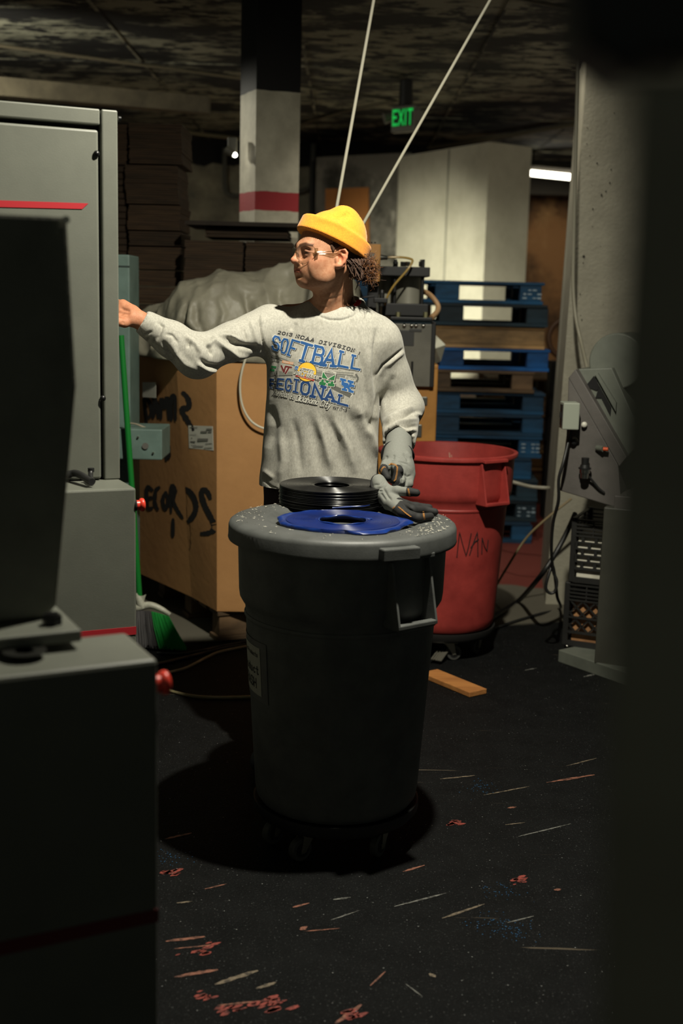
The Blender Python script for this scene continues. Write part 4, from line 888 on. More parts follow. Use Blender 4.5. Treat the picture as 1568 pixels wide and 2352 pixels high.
# white plastic crumbs on the lid
mb = MB()
def crumb(x, y, s):
    z = .9252 if math.hypot(x, y) > .212 else .9152
    a = random.uniform(0, 6.3); l = s * random.uniform(.7, 2.2); w = s * random.uniform(.25, .6); u = V((cos(a), sin(a), 0)) * l; v = V((-sin(a), cos(a), 0)) * w; c = V((x, y, z))
    mb.add([c - u, c - v * .8 + V((0, 0, .0008)), c + u + V((0, 0, .0006)), c + v], [(0, 1, 2, 3)])
for i in range(420):
    a = random.choice([random.gauss(-1.75, .35), random.gauss(1.25, .4), random.gauss(1.0, .2), random.uniform(-3.1, 3.1)]); r = min(.295, abs(random.gauss(.255, .035)))
    crumb(r * sin(a), -r * cos(a), random.choice([.001, .0013, .002, .0032]) * random.uniform(.7, 1.2))
tag(mb.build('plastic_shavings', mat('shaving', (190, 186, 170), .6), bin1, local=True), kind='stuff')
# ------------------------------------------------------------------ big cardboard box on a pallet
card = mat('cardboard', (184, 136, 84), 0.8, c2=(166, 120, 72), scale=3, thr=(.3, .7), bump=.12, bscale=30)
cardd = mat('cardboard_dark_side', (134, 88, 46), 0.8, c2=(112, 72, 38), scale=3, bump=.12, bscale=30)
wood = mat('pallet_wood', (150, 108, 66), .8, c2=(104, 72, 42), scale=4, stretch=(.2, 2, 2), bump=.2)
Bp = atz(498, 1404, .14); Ap = atz(440, 1371, .14); Cp = V((Ap.x - .42, Ap.y + .60, .14))
plan = [V((Bp.x + .47, Bp.y + .02, .14)), Bp, Ap, Cp, V((Cp.x + .25, Cp.y + .12, .14)), V((Bp.x + .45, Cp.y + .12, .14)), V((Bp.x + .53, Cp.y - .1, .14))]
ztopb = 1.23
gb = empty('cardboard_box', V((Bp.x + .3, Bp.y + .5, .14)), 0, 'big brown cardboard bulk box sprayed RECORDS on a pallet behind the person', 'box')
names = ['wall_panel'] * len(plan); tops = []
Atop = onplane(405, 838, Ap, V((1, 0, 0))) 
for p in plan: tops.append(V((p.x, p.y, ztopb)))
tops[2] = V((at(404, 840, Ap.y - .02).x, Ap.y - .02, ztopb)); tops[1] = V((at(497, 840, Bp.y).x, Bp.y, ztopb))
ctr_ = sum((p for p in plan), V((0, 0, 0))) / len(plan)
panels = []
for i in range(len(plan)):
    j = (i + 1) % len(plan); a, b, c, d = plan[i], plan[j], tops[j], tops[i]
    nx = (b - a).cross(d - a).normalized()
    if nx.dot(a - ctr_) > 0: nx = -nx
    g = 8; mb = MB(); vs = []
    for layer in (0, 1):
        for v_ in range(g + 1):
            for u_ in range(g + 1):
                p = (a.lerp(b, u_ / g)).lerp(d.lerp(c, u_ / g), v_ / g)
                bul = (.003 if i == 1 else .012) * sin(PI * u_ / g) * sin(PI * v_ / g); vs.append(p - nx * bul + nx * (.008 * layer))
    m1 = (g + 1) ** 2; idx = lambda l, u_, v_: l * m1 + v_ * (g + 1) + u_
    fs = [(idx(0, u_, v_), idx(0, u_ + 1, v_), idx(0, u_ + 1, v_ + 1), idx(0, u_, v_ + 1)) for u_ in range(g) for v_ in range(g)] + [(idx(1, u_, v_), idx(1, u_, v_ + 1), idx(1, u_ + 1, v_ + 1), idx(1, u_ + 1, v_)) for u_ in range(g) for v_ in range(g)]
    fs += [(idx(0, u_, g), idx(0, u_ + 1, g), idx(1, u_ + 1, g), idx(1, u_, g)) for u_ in range(g)]
    mb.add(vs, fs); panels.append((mb.build('side_panel', card, gb, smooth=30), a, nx))
# spray lettering on the panels (dark spray with soft rim lines)
spray = mat('spray_black', (24, 22, 20), .9)
def spray_on(k, lines, w):
    o, a, nx = panels[k]; bvh = None
    me = o.data; mw = parent_matrix(gb); vs = [mw @ v.co for v in me.vertices]; fs = [tuple(p.vertices) for p in me.polygons]; bvh = BVHTree.FromPolygons(vs, fs)
    for pl in lines:
        mb = MB(); P2 = [p for p in smooth_path([V((x, y, 0)) for x, y in pl], 6)]
        L, R = [], []
        for i, p in enumerate(P2):
            t = (P2[min(i + 1, len(P2) - 1)] - P2[max(i - 1, 0)]).normalized(); n_ = V((-t.y, t.x, 0)) * w / 2 * random.uniform(.85, 1.15)
            e = 1 - .5 * (abs(i / (len(P2) - 1) - .5) * 2) ** 6
            for arr, s in ((L, 1), (R, -1)):
                q = p + n_ * s * e; h = bvh.ray_cast(CAM, ray(q.x, q.y)); pt = h[0] if h[0] is not None else onplane(q.x, q.y, a, nx)
                arr.append(pt - nx * .0015)
        for i in range(len(P2) - 1): mb.add([L[i], R[i], R[i + 1], L[i + 1]], [(0, 1, 2, 3)])
        mb.build('spray_lettering', spray, o)
spray_on(1, [[(418, 900), (430, 912), (435, 928), (430, 938), (420, 938), (420, 948), (430, 965), (445, 990)], [(425, 1195), (424, 1160), (424, 1128), (436, 1130), (448, 1150), (450, 1170), (442, 1188), (430, 1200)], [(484, 1148), (478, 1132), (468, 1125), (463, 1135), (470, 1160), (480, 1180), (490, 1200), (492, 1215), (480, 1224), (460, 1226)], [(430, 1200), (432, 1230), (432, 1262)]], 13)
spray_on(2, [[(335, 985), (336, 960), (332, 918), (342, 922), (348, 945), (342, 962)], [(352, 962), (355, 935), (354, 908), (362, 935), (364, 962)], [(370, 965), (371, 915), (378, 938), (384, 912), (388, 965)], [(394, 968), (394, 915), (402, 915), (403, 968)], [(382, 1060), (383, 1025), (388, 1052), (388, 1022)],
             [(352, 1128), (338, 1120), (339, 1165), (352, 1166), ], [(339, 1145), (350, 1143)], [(368, 1118), (358, 1128), (356, 1155), (364, 1172)], [(380, 1130), (374, 1150), (380, 1170), (387, 1150), (380, 1128)], [(393, 1180), (394, 1118), (403, 1128), (398, 1150), (408, 1172), (421, 1192)], [(398, 1190), (397, 1235)]], 9)
# shipping label
q = [(433, 977), (489, 979), (491, 1035), (435, 1029)]
o, a, nx = panels[1]
def pn(x, y, off=.004): return onplane(x, y, a - nx * off, nx)
_me = o.data; _mw = parent_matrix(gb); _bv = BVHTree.FromPolygons([_mw @ v_.co for v_ in _me.vertices], [tuple(p.vertices) for p in _me.polygons])
def onp(x, y, off):
    h = _bv.ray_cast(CAM, ray(x, y)); return (h[0] if h[0] is not None else onplane(x, y, a, nx)) - nx * off
lab = MB().prism([onp(*k, .0012) for k in q], nx * -.0008).build('shipping_label', mat('label_white', (206, 204, 190), .6), o)
mb = MB()
for x0, y0, x1, y1 in ((475, 984, 488, 988), (462, 990, 477, 994), (479, 990, 487, 994), (437, 981, 455, 982.5), (437, 998, 452, 999), (455, 1007, 479, 1013), (438, 1013, 450, 1016), (440, 1005, 443, 1007), (473, 1018, 488, 1019.5), (445, 1024, 468, 1026), (440, 1022, 452, 1023), (470, 1028, 488, 1029.5)):
    mb.add([onp(*k, .0030) for k in ((x0, y0), (x0, y1), (x1, y1), (x1, y0))], [(0, 1, 2, 3)])
mb.build('label_print', mat('faded_ink', (120, 118, 110), .7), lab)
o2, a2, nx2 = panels[2]
MB().prism([onplane(*k, a2 - nx2 * .013, nx2) for k in ((327, 878), (358, 878), (358, 914), (328, 912))], nx2 * -.001).build('shipping_label', mat('label_white', 0), o2)
# pallet builder (block pallets): every board and block is a part
pb_mats = {}
def pallet(loc, rz, kind, label, L=1.2, Wd=1.0, group='pallets stacked right of the machine', decks=7):
    base = {'blue': (20, 72, 108), 'bright': (16, 84, 150), 'dark': (26, 50, 62), 'wood': (186, 148, 98), 'brown': (112, 88, 62)}[kind]
    mats = [mat('pallet_%s_%d' % (kind, i), tuple(min(255, int(v * f)) for v in base), .8, c2=tuple(int(v * f * .62) for v in base), scale=5, stretch=(.4, 1.5, 1.5), bump=.25, bscale=25, c3=(150, 130, 100) if kind in ('blue', 'bright', 'dark') else (90, 64, 40), scale3=4, thr3=(.72, .80)) for i, f in enumerate((1, .82, 1.12))]
    p = empty('wooden_pallet', loc, rz, label, 'pallet', group)
    dz = [0.0]
    def rm(): return random.choice(mats)
    for i in range(decks):
        y = -Wd / 2 + .055 + i * (Wd - .11) / (decks - 1)
        MB().box((random.uniform(-.012, .012), y, .126), (L, .10 if i not in (0, decks - 1) else .12, .018), Matrix.Rotation(random.uniform(-.004, .004), 3, 'Z')).build('deck_board', rm(), p, local=True, bev=.002, seg=1)
    if kind == 'wood':
        for y in (-Wd / 2 + .02, 0, Wd / 2 - .02): MB().box((0, y, .0695), (L - .01, .038, .095)).build('stringer', rm(), p, local=True, bev=.002, seg=1)
    else:
        for y in (-Wd / 2 + .05, 0, Wd / 2 - .05):
            for x in (-L / 2 + .07, 0, L / 2 - .07):
                MB().box((x + random.uniform(-.01, .01), y, .0695), (.13 if x else .15, .095, .095)).build('block', rm(), p, local=True, bev=.003, seg=1)
    for y in (-Wd / 2 + .05, 0, Wd / 2 - .05): MB().box((0, y, .011), (L, .095, .022)).build('base_board', rm(), p, local=True, bev=.002, seg=1)
    return p
px0 = at(1243, 900, 7.6).x
kinds = ['blue', 'dark', 'dark', 'blue', 'blue', 'blue', 'blue', 'brown', 'bright', 'wood', 'dark', 'blue']
lab_k = {0: 'lowest blue pallet on the red floor', 1: 'second pallet from the floor, dark blue with worn stencil', 2: 'third pallet from the floor, dark grey blue', 3: 'fourth pallet from the floor, blue and worn', 4: 'fifth pallet from the floor, blue with pale scuffs at its end', 5: 'sixth pallet from the floor, dull blue', 6: 'seventh pallet from the floor, dull blue under the brown one', 7: 'brown bare wood pallet between blue pallets in the middle of the stack', 8: 'bright blue pallet just under the pale wood pallet', 9: 'pale bare wood pallet with solid side in the upper stack', 10: 'dark pallet second from the top of the stack', 11: 'top blue pallet of the stack with stencil on its end block'}
for i, k in enumerate(kinds):
    z = .0 + i * .1365; jit = (.0, .02, .03, -.02, .05, .04, .045, -.03, .06, .04, .05, 0)[i]
    p = pallet(V((px0 - .6 + jit * .9, 8.15 + random.uniform(-.02, .02), z)), random.uniform(-.03, .03) - .02, k, lab_k[i])
    if i in (1, 4, 11):
        st = mat('stencil_white', (150, 170, 180), .8); x = .53
        mb = MB()
        for r_ in range(3): 
            for c_ in range(4):
                if random.random() < .8: mb.box((x - .045 + c_ * .03, -.5005, .04 + r_ * .024), (random.uniform(.014, .026), .0012, random.uniform(.005, .012)))
        mb.build('stencil_mark', st, p, local=True)
# further stack of bare pallets behind, and one at the far left top
pz = at(1262, 900, 9.2)
for i, k in enumerate(['brown', 'wood', 'wood', 'brown', 'wood', 'wood', 'brown']):
    pallet(V((pz.x + .03 + random.uniform(-.03, .03), 9.6, i * .1365)), random.uniform(-.04, .04), k, ['lowest', 'second', 'third', 'fourth', 'fifth', 'sixth', 'topmost'][i] + ' bare wood pallet of the further stack beside the white column', L=1.0, Wd=.8, group='bare pallets beside the white column', decks=6)
wx = at(945, 650, 9.0)
for i in range(11): pallet(V((wx.x - .42, 9.4, i * .1365 + .0)), random.uniform(-.03, .03), 'brown' if i % 3 else 'wood', ('topmost bare wood pallet behind the steel cylinder' if i == 10 else 'bare wood pallet low in the hidden stack behind the cylinder machine'), L=1.15, Wd=.8, group='bare pallets behind the cylinder machine', decks=6) if i > 8 else None
# pallet support (a crate the two high pallets rest on)
sp = MB().box((wx.x - .42, 9.4, 9 * .1365 / 2), (1.0, .7, 9 * .1365)).build('plywood_crate', mat('crate_ply', (120, 88, 54), .8, c2=(92, 66, 40), scale=4)); tag(sp, 'plywood crate under the bare pallets behind the cylinder machine', 'crate')
# pallet under the cardboard box
gp = pallet(V((Bp.x + .30 * .906 - .46 * .423, Bp.y + .30 * .423 + .46 * .906, 0)), math.radians(25), 'brown', 'dark wood pallet carrying the big cardboard box', L=.6, Wd=.92, group='pallet under the box')
del gp['group']
# ------------------------------------------------------------------ plastic liner heaped on the box
lin_m = mat('liner_plastic', (150, 146, 128), 0.5, c2=(132, 128, 112), scale=4, bump=.25, bscale=26, spec=.5)
def liner():
    s = SDF((-1.35, 5.15, 1.05), (.35, 6.45, 1.72), .009)
    for px, py, D, r in ((470, 745, 5.75, (.20, .26, .20)), (540, 740, 5.75, (.26, .28, .21)), (620, 735, 5.8, (.22, .26, .24)), (690, 735, 5.8, (.22, .25, .26)), (755, 745, 5.8, (.13, .25, .2)), (800, 712, 5.84, (.06, .10, .13)), (392, 790, 5.86, (.20, .25, .17)), (350, 826, 5.86, (.10, .14, .07)), (620, 810, 5.6, (.34, .3, .13)), (470, 830, 5.62, (.24, .26, .10))):
        c = at(px, py, D); s.ell(c, r, k=.06)
    sl, X, Y, Z = s.reg((-1.35, 5.15, 1.05), (.35, 6.45, 1.225)); s.D[sl] = np.maximum(s.D[sl], 1.225 - Z)
    v, f = s.mesh(1); n = normals_np(v, f)
    w = noise3(v * (1, 1, .6), 5, 1) * .02 + .022 * (1 - np.abs(noise3(v * (1.5, 1, .5), 5, 2)) * 2.4) + .008 * (1 - np.abs(noise3(v * (1.3, 1, .6), 11, 3)) * 2.4) + .0022 * (1 - np.abs(noise3(v, 26, 5)) * 2.4)
    v = v + n * (w * np.clip((v[:, 2] - 1.225) / .03, 0, 1))[:, None]
    st = [([(440, 690), (435, 740), (470, 770)], 9, .02), ([(450, 690), (452, 740), (470, 775)], 7, -.018), ([(560, 670), (575, 720), (570, 760)], 8, -.035), ([(585, 690), (590, 720), (600, 745)], 7, .02), ([(430, 690), (420, 740), (405, 770)], 6, -.03), ([(500, 680), (515, 720), (500, 770)], 7, .014), ([(640, 665), (640, 690), (660, 720)], 7, -.02), ([(520, 740), (560, 745), (590, 740)], 6, .012)]
    v = sculpt(v, n, st)
    v[:, 2] = np.maximum(v[:, 2], 1.226)
    o = mesh_np('plastic_liner', v, f, lin_m); tag(o, 'crumpled translucent plastic liner heaped over the cardboard box', 'plastic sheet'); return o
liner()
# white tube hanging against the box
P = [at(572, 800, 5.20), at(556, 850, 5.19), at(551, 890, 5.19), at(556, 930, 5.19), at(572, 962, 5.19), at(595, 980, 5.19), at(630, 990, 5.19)]
tag(MB().tube(smooth_path(P), .005, 8).build('air_hose', mat('pale_hose', 0), smooth=60), 'thin white tube hanging in a curve against the cardboard box', 'hose')
# ------------------------------------------------------------------ flat cardboard bundles stacked at the back left
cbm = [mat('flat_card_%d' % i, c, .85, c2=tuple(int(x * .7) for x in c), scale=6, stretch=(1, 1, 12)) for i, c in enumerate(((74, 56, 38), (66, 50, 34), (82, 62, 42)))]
def bundle(x0, x1, z0, z1, y0, y1, label, group, sheets=None):
    n = sheets or max(4, int((z1 - z0) / .011)); mb = MB(); h = (z1 - z0) / n; drift = 0
    for i in range(n):
        drift = max(-.02, min(.02, drift + random.uniform(-.006, .006)))
        j0, j1, jy = random.uniform(-.004, .004), random.uniform(-.004, .004), random.uniform(-.004, .004)
        mb.box(((x0 + x1) / 2 + drift * .5, (y0 + y1) / 2 + jy, z0 + (i + .5) * h), (x1 - x0 + j0, y1 - y0 + j1, h * .86))
    c = V(((x0 + x1) / 2, (y0 + y1) / 2, z0)); o = mb.build('cardboard_bundle', random.choice(cbm)); 
    for v in o.data.vertices: v.co -= c
    o.location = c; tag(o, label, 'cardboard', group); return o
Dm = 6.55
def zx(px, py): p = at(px, py, Dm); return p.x, p.z
xs = [(zx(290, 500)[0], zx(410, 500)[0])]
ys = [282, 378, 470, 530, 566, 620, 658, 700, 760, 830, 900, 980, 1060, 1140]
zs = [at(350, y, Dm).z for y in ys] + [.14]; 
ordn = ['topmost', 'second', 'third', 'fourth', 'fifth', 'sixth', 'seventh', 'eighth', 'ninth', 'tenth', 'eleventh', 'twelfth', 'thirteenth', 'lowest']
for i in range(len(zs) - 1):
    if zs[i + 1] >= zs[i] - .02: continue
    dx = (.02, .0, .005, .015, .01, .012, .01, .01, 0, 0, 0, 0, 0, 0)[i]
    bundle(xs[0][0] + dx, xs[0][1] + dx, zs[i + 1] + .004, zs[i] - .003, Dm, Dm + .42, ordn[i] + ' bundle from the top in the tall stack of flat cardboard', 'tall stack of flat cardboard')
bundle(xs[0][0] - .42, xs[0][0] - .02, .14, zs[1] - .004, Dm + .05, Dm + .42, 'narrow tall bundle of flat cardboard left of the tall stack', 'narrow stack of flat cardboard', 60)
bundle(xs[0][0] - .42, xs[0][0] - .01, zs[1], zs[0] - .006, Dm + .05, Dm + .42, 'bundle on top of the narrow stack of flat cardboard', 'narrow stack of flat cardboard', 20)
Dm = 6.3
L0, L1, L2 = zx(424, 600)[0], zx(560, 600)[0], zx(668, 600)[0]
for k, (a, b) in enumerate(((L0, L1 - .006), (L1 + .004, L2))):
    zz = [at(540, y, Dm).z for y in (552, 658, 760, 880, 1000)] + [.14]
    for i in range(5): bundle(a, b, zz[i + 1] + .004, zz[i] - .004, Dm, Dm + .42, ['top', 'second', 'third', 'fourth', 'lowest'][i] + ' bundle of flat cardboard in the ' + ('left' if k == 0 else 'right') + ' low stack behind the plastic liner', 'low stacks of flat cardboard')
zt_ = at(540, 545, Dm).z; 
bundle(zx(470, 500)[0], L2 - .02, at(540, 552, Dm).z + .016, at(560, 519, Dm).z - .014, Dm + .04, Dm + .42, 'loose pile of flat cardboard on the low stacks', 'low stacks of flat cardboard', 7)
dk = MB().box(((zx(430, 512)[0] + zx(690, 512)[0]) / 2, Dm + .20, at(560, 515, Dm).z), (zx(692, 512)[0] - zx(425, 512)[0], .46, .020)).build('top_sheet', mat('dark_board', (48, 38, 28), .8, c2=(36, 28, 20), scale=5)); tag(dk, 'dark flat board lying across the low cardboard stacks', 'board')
cpm = pallet(V(((L0 + L2) / 2, Dm + .21, 0)), 0, 'brown', 'narrow pallet under the low stacks of flat cardboard', L=L2 - L0, Wd=.44, decks=4); del cpm['group']
cpm = pallet(V((xs[0][0] + .015, 6.985, 0)), 0, 'brown', 'pallet under the tall stack of flat cardboard', L=.92, Wd=.40, decks=4); del cpm['group']
# ------------------------------------------------------------------ cylinder machine behind the person
brown = mat('machine_ochre', (186, 132, 62), .5, c2=(164, 114, 52), scale=5, bump=.05); shell = mat('cylinder_grey', (150, 148, 134), .42, .2)
Dc = 5.75
hm = empty('cylinder_press', V((.2, Dc + .3, 0)), 0, 'ochre machine with black frame and steel cylinder behind the person', 'machine')
def rb(nm, x0, y0, x1, y1, D0, dep, m, par=hm, bev=.004):
    a, b = at(x0, y0, D0), at(x1, y1, D0); return MB().box(((a.x + b.x) / 2, D0 + dep / 2, (a.z + b.z) / 2), (abs(b.x - a.x), dep, abs(a.z - b.z))).build(nm, m, par, bev=bev)
a = at(1004, 905, Dc); b = at(872, 905, Dc); MB().box(((a.x + b.x) / 2, Dc + .3, at(960, 836, Dc).z / 2), (a.x - b.x, .6, at(960, 836, Dc).z)).build('cabinet', brown, hm, bev=.006)
rb('side_panel_trim', 992, 838, 1005, 848, Dc - .002, .01, brown)
glass = mat('guard_plastic', (120, 118, 108), .25, spec=.6, c2=(104, 102, 94), scale=4)
rb('guard_panel', 880, 742, 991, 889, Dc - .03, .028, glass)
rb('guard_edge', 991, 740, 996, 890, Dc - .032, .034, blackm); rb('guard_rail', 880, 736, 998, 741, Dc - .04, .04, blackm)
rb('guard_slot', 944, 830, 947, 890, Dc - .033, .004, gapm); rb('dark_inlay', 912, 758, 950, 795, Dc - .032, .003, mat('inlay_dark', (50, 50, 48), .5)); rb('inlay_bar', 940, 755, 968, 763, Dc - .033, .004, mat('inlay_dark', 0))
gd = [k for k in hm.children if k.name.startswith('guard_panel')][0]
for x in (928, 945, 955, 972): MB().ball(at(x, 748, Dc - .036), .009, 12, 8).build('acorn_nut', chrome, gd, smooth=60)
rb('base_plate', 896, 727, 993, 737, Dc - .06, .5, blackm); rb('lower_block', 878, 696, 983, 727, Dc - .03, .4, blackm); rb('upper_block', 872, 611, 987, 636, Dc - .02, .4, blackm)
for x in (914, 977): c = at(x, 723, Dc - .045); MB().cyl(c - V((0, 0, .012)), c + V((0, 0, .012)), .011, seg=6).build('hex_nut', mat('brass_nut', (150, 146, 110), .35, .8), hm)
a, b = at(937, 636, Dc + .15), at(936, 697, Dc + .15); MB().cyl(V((b.x, b.y, b.z)), V((b.x, b.y, a.z)), .066, seg=40).build('cylinder', shell, hm, smooth=40)
a2, b2 = at(885, 636, Dc + .2), at(885, 697, Dc + .2); MB().cyl(b2, V((b2.x, b2.y, a2.z)), .05, seg=32).build('cylinder', shell, hm, smooth=40)
for x, D_ in ((905, Dc + .02), (968, Dc + .02), (963, Dc + .26)):
    a, b = at(x, 606, D_), at(x, 700, D_); MB().cyl(V((b.x, b.y, b.z)), V((b.x, b.y, a.z + .02)), .008 if D_ < Dc + .1 else .006, seg=12).build('tie_rod', blackm if D_ < Dc + .1 else chrome, hm, smooth=40)
for x in (908, 925, 936, 967): c = at(x, 606, Dc + .1); MB().cyl(c - V((0, 0, .012)), c + V((0, 0, .010)), .012, seg=8).build('tie_nut', blackm if x in (908, 967, 925) else chrome, hm)
a = at(855, 600, Dc); ob = rb('valve_box', 838, 560, 872, 647, Dc - .10, .12, brown); rb('valve_plate', 846, 581, 861, 593, Dc - .104, .004, mat('lamp_grey', 0), ob, 0)
for x in (846, 853, 861): c = at(x, 559, Dc - .06); MB().cyl(c, c + V((0, 0, .006)), .004, seg=8).build('box_screw', screw_m, ob)
rb('box_stand', 845, 640, 868, 740, Dc, .1, blackm)
P = [at(871, 591, Dc - .06), at(890, 592, Dc - .06)]; MB().cyl(P[0], P[1], .013, .009, seg=12).build('hose_fitting', mat('fitting_grey', (84, 84, 78), .4, .4), ob, smooth=40)
P = [at(888, 591, Dc - .06), at(920, 591, Dc - .06), at(940, 594, Dc - .07), at(947, 600, Dc - .08), at(935, 620, Dc - .09), at(905, 655, Dc - .09), at(890, 680, Dc - .08), at(883, 700, Dc - .06)]
MB().tube(smooth_path(P), .0052, 8).build('oil_hose', mat('amber_hose', (176, 146, 78), .22, spec=.7), hm, smooth=60)
P = [at(968, 668, Dc + .3), at(985, 676, Dc + .32), at(1000, 692, Dc + .32), at(1006, 706, Dc + .3), at(1002, 718, Dc + .25), at(990, 730, Dc + .2)]
MB().tube(smooth_path(P), .013, 8).build('duct_hose', mat('tan_hose', (176, 140, 100), .5), hm, smooth=60)
a = at(877, 672, Dc - .12); rg = MB().cyl(a, a - V((0, 0, .06)), .012, seg=14).cyl(a + V((0, 0, .012)), a, .009, .012, seg=14).build('regulator_knob', blackm, hm, smooth=40)
a = at(867, 700, Dc - .12); MB().cyl(a + V((0, 0, .03)), a - V((0, 0, .07)), .006, seg=12).build('chrome_stem', chrome, hm, smooth=40)
rb('regulator_body', 858, 684, 890, 696, Dc - .14, .06, blackm)
P = [at(800, 690, Dc - .1), at(835, 683, Dc - .1), at(860, 680, Dc - .1)]; MB().tube(smooth_path(P), .005, 8).build('black_hose', blackm, hm, smooth=60)
lt_ = rb('latch', 958, 911, 981, 932, Dc - .006, .012, mat('latch_steel', (96, 98, 92), .4, .5)); rb('latch', 956, 975, 968, 1005, Dc - .006, .012, mat('latch_steel', 0))
c = at(970, 920, Dc - .008); MB().ball(c, .004, 8, 6).build('latch_screw', screw_m, lt_)
# white bag corner poking out behind the guard
P = [at(990, 760, Dc + .62), at(1023, 792, Dc + .62), at(1012, 830, Dc + .62), at(985, 842, Dc + .62)]
bgm = mat('white_bag', (208, 208, 190), .5, bump=.2, bscale=15)
pk = at(1000, 800, Dc + .50)
mb = MB(); mb.add([P[0], P[1], P[2], P[3], pk, at(985, 800, Dc + .84), at(1015, 812, Dc + .78)], [(0, 4, 1), (1, 4, 2), (2, 4, 3), (3, 4, 0), (0, 1, 6, 5), (1, 2, 6), (2, 3, 5, 6), (3, 0, 5)])
bg = mb.build('bag', bgm); tag(bg, 'white plastic bag corner bulging out beside the ochre cabinet', 'bag')
bc = MB().box((at(990, 900, Dc + .6).x - .09, Dc + .69, at(990, 842, Dc + .6).z / 2), (.20, .10, at(990, 842, Dc + .6).z)).build('bag_stand', mat('beam_dark', 0)); tag(bc, 'dark stand under the white bag', 'stand')
# silver lid leaning flat behind the red barrel
c = at(1025, 1032, 6.62); sl_ = MB().lathe([(0, .02), (.08, .022), (.12, .016), (.155, .014), (.165, .004), (.168, 0), (.16, -.004), (0, -.004)], seg=48).build('metal_lid', mat('lid_steel', (150, 150, 142), .3, .7), smooth=40, loc=(c.x, c.y, c.z)); tag(sl_, 'round silver metal lid lying behind the rim of the red barrel', 'lid')
cd_ = MB().box((c.x, c.y, (c.z - .005) / 2), (.24, .24, c.z - .005)).build('low_box', mat('beam_dark', 0)); tag(cd_, 'dark box under the silver lid', 'box')
# timber beside the right column on the red floor
a = at(1262, 1215, 6.5); pb = MB().box((a.x + .06, 6.80, .30), (.045, .09, .60)).build('upright_plank', mat('plank_wood', (176, 122, 70), .75, c2=(140, 94, 52), scale=5, stretch=(1, 1, .2))); tag(pb, 'upright wooden plank beside the foot of the white column', 'plank')
# drum of tan hose at the far right behind the pallets
a = at(1290, 760, 8.6); hd_ = MB()
hd_.tube([V((a.x + .05 + .14 * cos(t), a.y, a.z - .05 + .14 * sin(t))) for t in np.linspace(0, 2 * PI, 28)], .02, 8); o = hd_.build('hose_coil', mat('coil_brown', (90, 62, 40), .6), smooth=60); tag(o, 'brown hose coil on the bare pallets beside the white column', 'hose')
st_ = MB().box((a.x + .05, a.y + .02, (a.z - .21) / 2), (.24, .16, a.z - .21)).build('coil_stand', mat('beam_dark', 0)); tag(st_, 'dark cabinet under the brown hose coil', 'cabinet')
# ------------------------------------------------------------------ floor things
A, B_, C_ = atz(995, 1545, .02), atz(1105, 1580, .02), atz(1090, 1598, 0)
pl0, pl1 = atz(985, 1540, .022), atz(1098, 1586, .022); d = (pl1 - pl0).normalized(); s = V((-d.y, d.x, 0)) * .045
o = MB().prism([pl0 - s, pl0 + s, pl1 + s, pl1 - s], (0, 0, -.0215)).build('wood_offcut', mat('offcut_wood', (186, 126, 66), .7, c2=(150, 96, 48), scale=6, stretch=(.3, 2, 2), bump=.2), bev=.003); tag(o, 'short pale wooden offcut on the black floor beside the grey barrel', 'wood offcut')
def floor_cable(nm, px, r, m, label): 
    P = [atz(x, y, r + .001) for x, y in px]; tag(MB().tube(smooth_path(P), r, 6).build(nm, m, smooth=60), label, 'cable')
floor_cable('floor_cable', [(345, 1555), (395, 1543), (430, 1533), (475, 1510), (510, 1496), (600, 1478)], .006, mat('cable_tan', (150, 140, 114), .5), 'tan cable on the floor running from the press to the pallet')
floor_cable('floor_cable', [(330, 1565), (385, 1585), (440, 1598), (500, 1602), (590, 1600), (660, 1596)], .006, mat('cable_olive', (130, 120, 88), .5), 'olive cable curving on the floor behind the red button')
floor_cable('floor_cable', [(340, 1530), (420, 1512), (520, 1488), (620, 1475)], .008, rub, 'black cable on the floor beneath the tan cable')
floor_cable('floor_cable', [(360, 1500), (430, 1500), (520, 1482), (640, 1462)], .006, rub, 'thin black cable on the floor below the broom')
fb = [atz(x, y, .03) for x, y in ((375, 1540), (560, 1512))]; d = (fb[1] - fb[0]); 
# broom
Hc = atz(392, 1478, 0); hb = at(352, 1382, 5.08)
br_ = empty('push_broom', V((hb.x, hb.y, 0)), 0, 'green handled broom with green and grey bristles leaning behind the press', 'broom')
grn = mat('broom_green', (20, 118, 44), .4); wht_ = mat('broom_white', (190, 190, 172), .5, c2=(150, 150, 134), scale=20)
MB().tube([at(278, 770, 5.085), at(320, 1368, 5.085)], .0125, 12).build('handle', grn, br_, smooth=60)
P = [at(318, 1395, 5.08), at(345, 1390, 5.08), at(372, 1400, 5.08), at(390, 1412, 5.08)]
hd2 = MB().tube([at(300, 1398, 5.09)] + smooth_path(P), .016, 10, [.018] + [.018 - .009 * i / 24 for i in range(25)]).build('head', wht_, br_, smooth=60)
MB().tube([at(316, 1362, 5.09), at(322, 1385, 5.08), at(330, 1396, 5.08)], .017, 10, [.0155, .019, .017]).build('socket', wht_, br_, smooth=60)
MB().prism([at(x, y, 5.075) for x, y in ((322, 1372), (335, 1366), (330, 1382), (324, 1392))], (0, .01, 0)).build('brace', wht_, br_)
